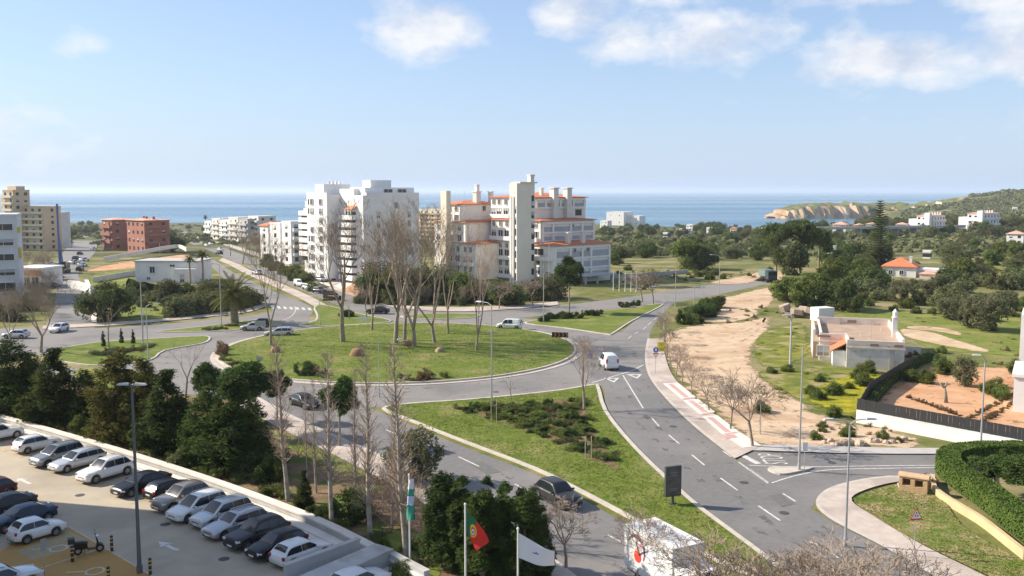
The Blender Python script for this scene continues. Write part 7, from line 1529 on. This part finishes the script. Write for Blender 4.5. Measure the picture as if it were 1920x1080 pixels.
# rows of young plants and a dead stump in the orange plot
rn = random.Random(12)
for a, c, n in (((1700, 745), (1805, 782), 12), ((1800, 795), (1920, 730), 24), ((1828, 800), (1925, 742), 18)):
    for i in range(n):
        f = (i + .5) / n; g = G(a[0] + (c[0] - a[0]) * f, a[1] + (c[1] - a[1]) * f, .05); plant('dry_bush' if rn.random() < .6 else 'clump', g, 'planted_seedling', 'small dark seedling in the planted rows of the orange plot', 'plant', rn.uniform(.28, .5), group='seedlings of the orange plot')
for px, py, s in ((1705, 715, .8), (1735, 718, .9), (1770, 700, 1.2), (1868, 740, 1.0), (1880, 748, .8), (1850, 735, .6), (1900, 700, 1.0)): plant('round_bush', G(px, py, .05), 'plot_bush', 'loose green bush in the orange plot', 'bush', s, group='bushes of the orange plot')
g = G(1774, 755, .05); t = MB().tube([(0, 0, -.1), (-.1, 0, .9), (-.25, 0, 1.6)], [.22, .16, .13], 7).tube([(-.22, 0, 1.5), (-.75, .05, 2.1)], [.11, .08], 6).tube([(-.22, 0, 1.5), (0, .05, 2.2)], [.11, .07], 6); tag(t.build('dead_stump', BARK, None, g, smooth=True), 'pruned dead tree stump with two stubs in the orange soil', 'stump')
# tree stakes on the triangular island
for px, py, top, lab in ((926, 796, 748, 'wooden stakes beside the lamp post in the triangular bed'), (1103, 862, 818, 'pair of pale wooden stakes at the lower tip of the triangular bed')):
    g = G(px, py, .13); o = tag(empty('tree_stake', g), lab, 'stake'); h = hgt(px, g, top, g.y)
    for s in (-.25, .25): MB().tube([(s, 0, -.1), (s, 0, h)], .035, 6).build('stake', mat('pale_wood', (.5, .42, .3), rough=.9), o)
    MB().beam((-.25, 0, h * .75), (.25, 0, h * .75), .03, .06).build('crossbar', mat('pale_wood', (.5, .42, .3)), o)
# litter bin and walls by the side street
b = G(152, 718, .03); o = tag(empty('litter_bin', b), 'small dark litter bin by the lower left road', 'bin'); MB().lathe([(.22, 0), (.26, .75), (.2, .82), (.001, .84)], (0, 0, 0), 12).build('drum', DSTEEL, o); MB().tube([(.28, 0, -.05), (.28, 0, 1.1)], .03, 6).build('post', DSTEEL, o)
ribbon_wall('plot_wall', 'white wall curving round the corner of the green plot', gp([(128, 540), (150, 543), (172, 552), (174, 562)]), 1.8, .25, WHITE); ribbon_wall('plot_wall', 'pale grey wall along the far edge of the green plot', gp([(175, 530), (230, 520), (258, 516)]), 1.3, .25, CONC); ribbon_wall('plot_wall', 'long pale wall before the terracotta block', gp([(195, 492), (260, 484), (330, 476), (350, 480)]), 1.3, .25, WHITE2)
ribbon_wall('meadow_wall', 'low grey wall across the empty meadow', gp([(1150, 522), (1200, 520), (1290, 512)]), 1.0, .25, CONC)
# ---------------------------------------------------------------- sea air
m = bpy.data.materials.new('sea_air'); m.use_nodes = True; nt = m.node_tree; nt.nodes.clear()
vo = nt.nodes.new('ShaderNodeVolumePrincipled'); vo.inputs['Color'].default_value = (.8, .88, 1.0, 1); vo.inputs['Density'].default_value = .00009; vo.inputs['Anisotropy'].default_value = .2
ou = nt.nodes.new('ShaderNodeOutputMaterial'); nt.links.new(vo.outputs[0], ou.inputs['Volume'])
hb_ = MB().box((0, 20200, 20), (90000, 40800, 112)).build('haze', m); hb_['kind'] = 'stuff'
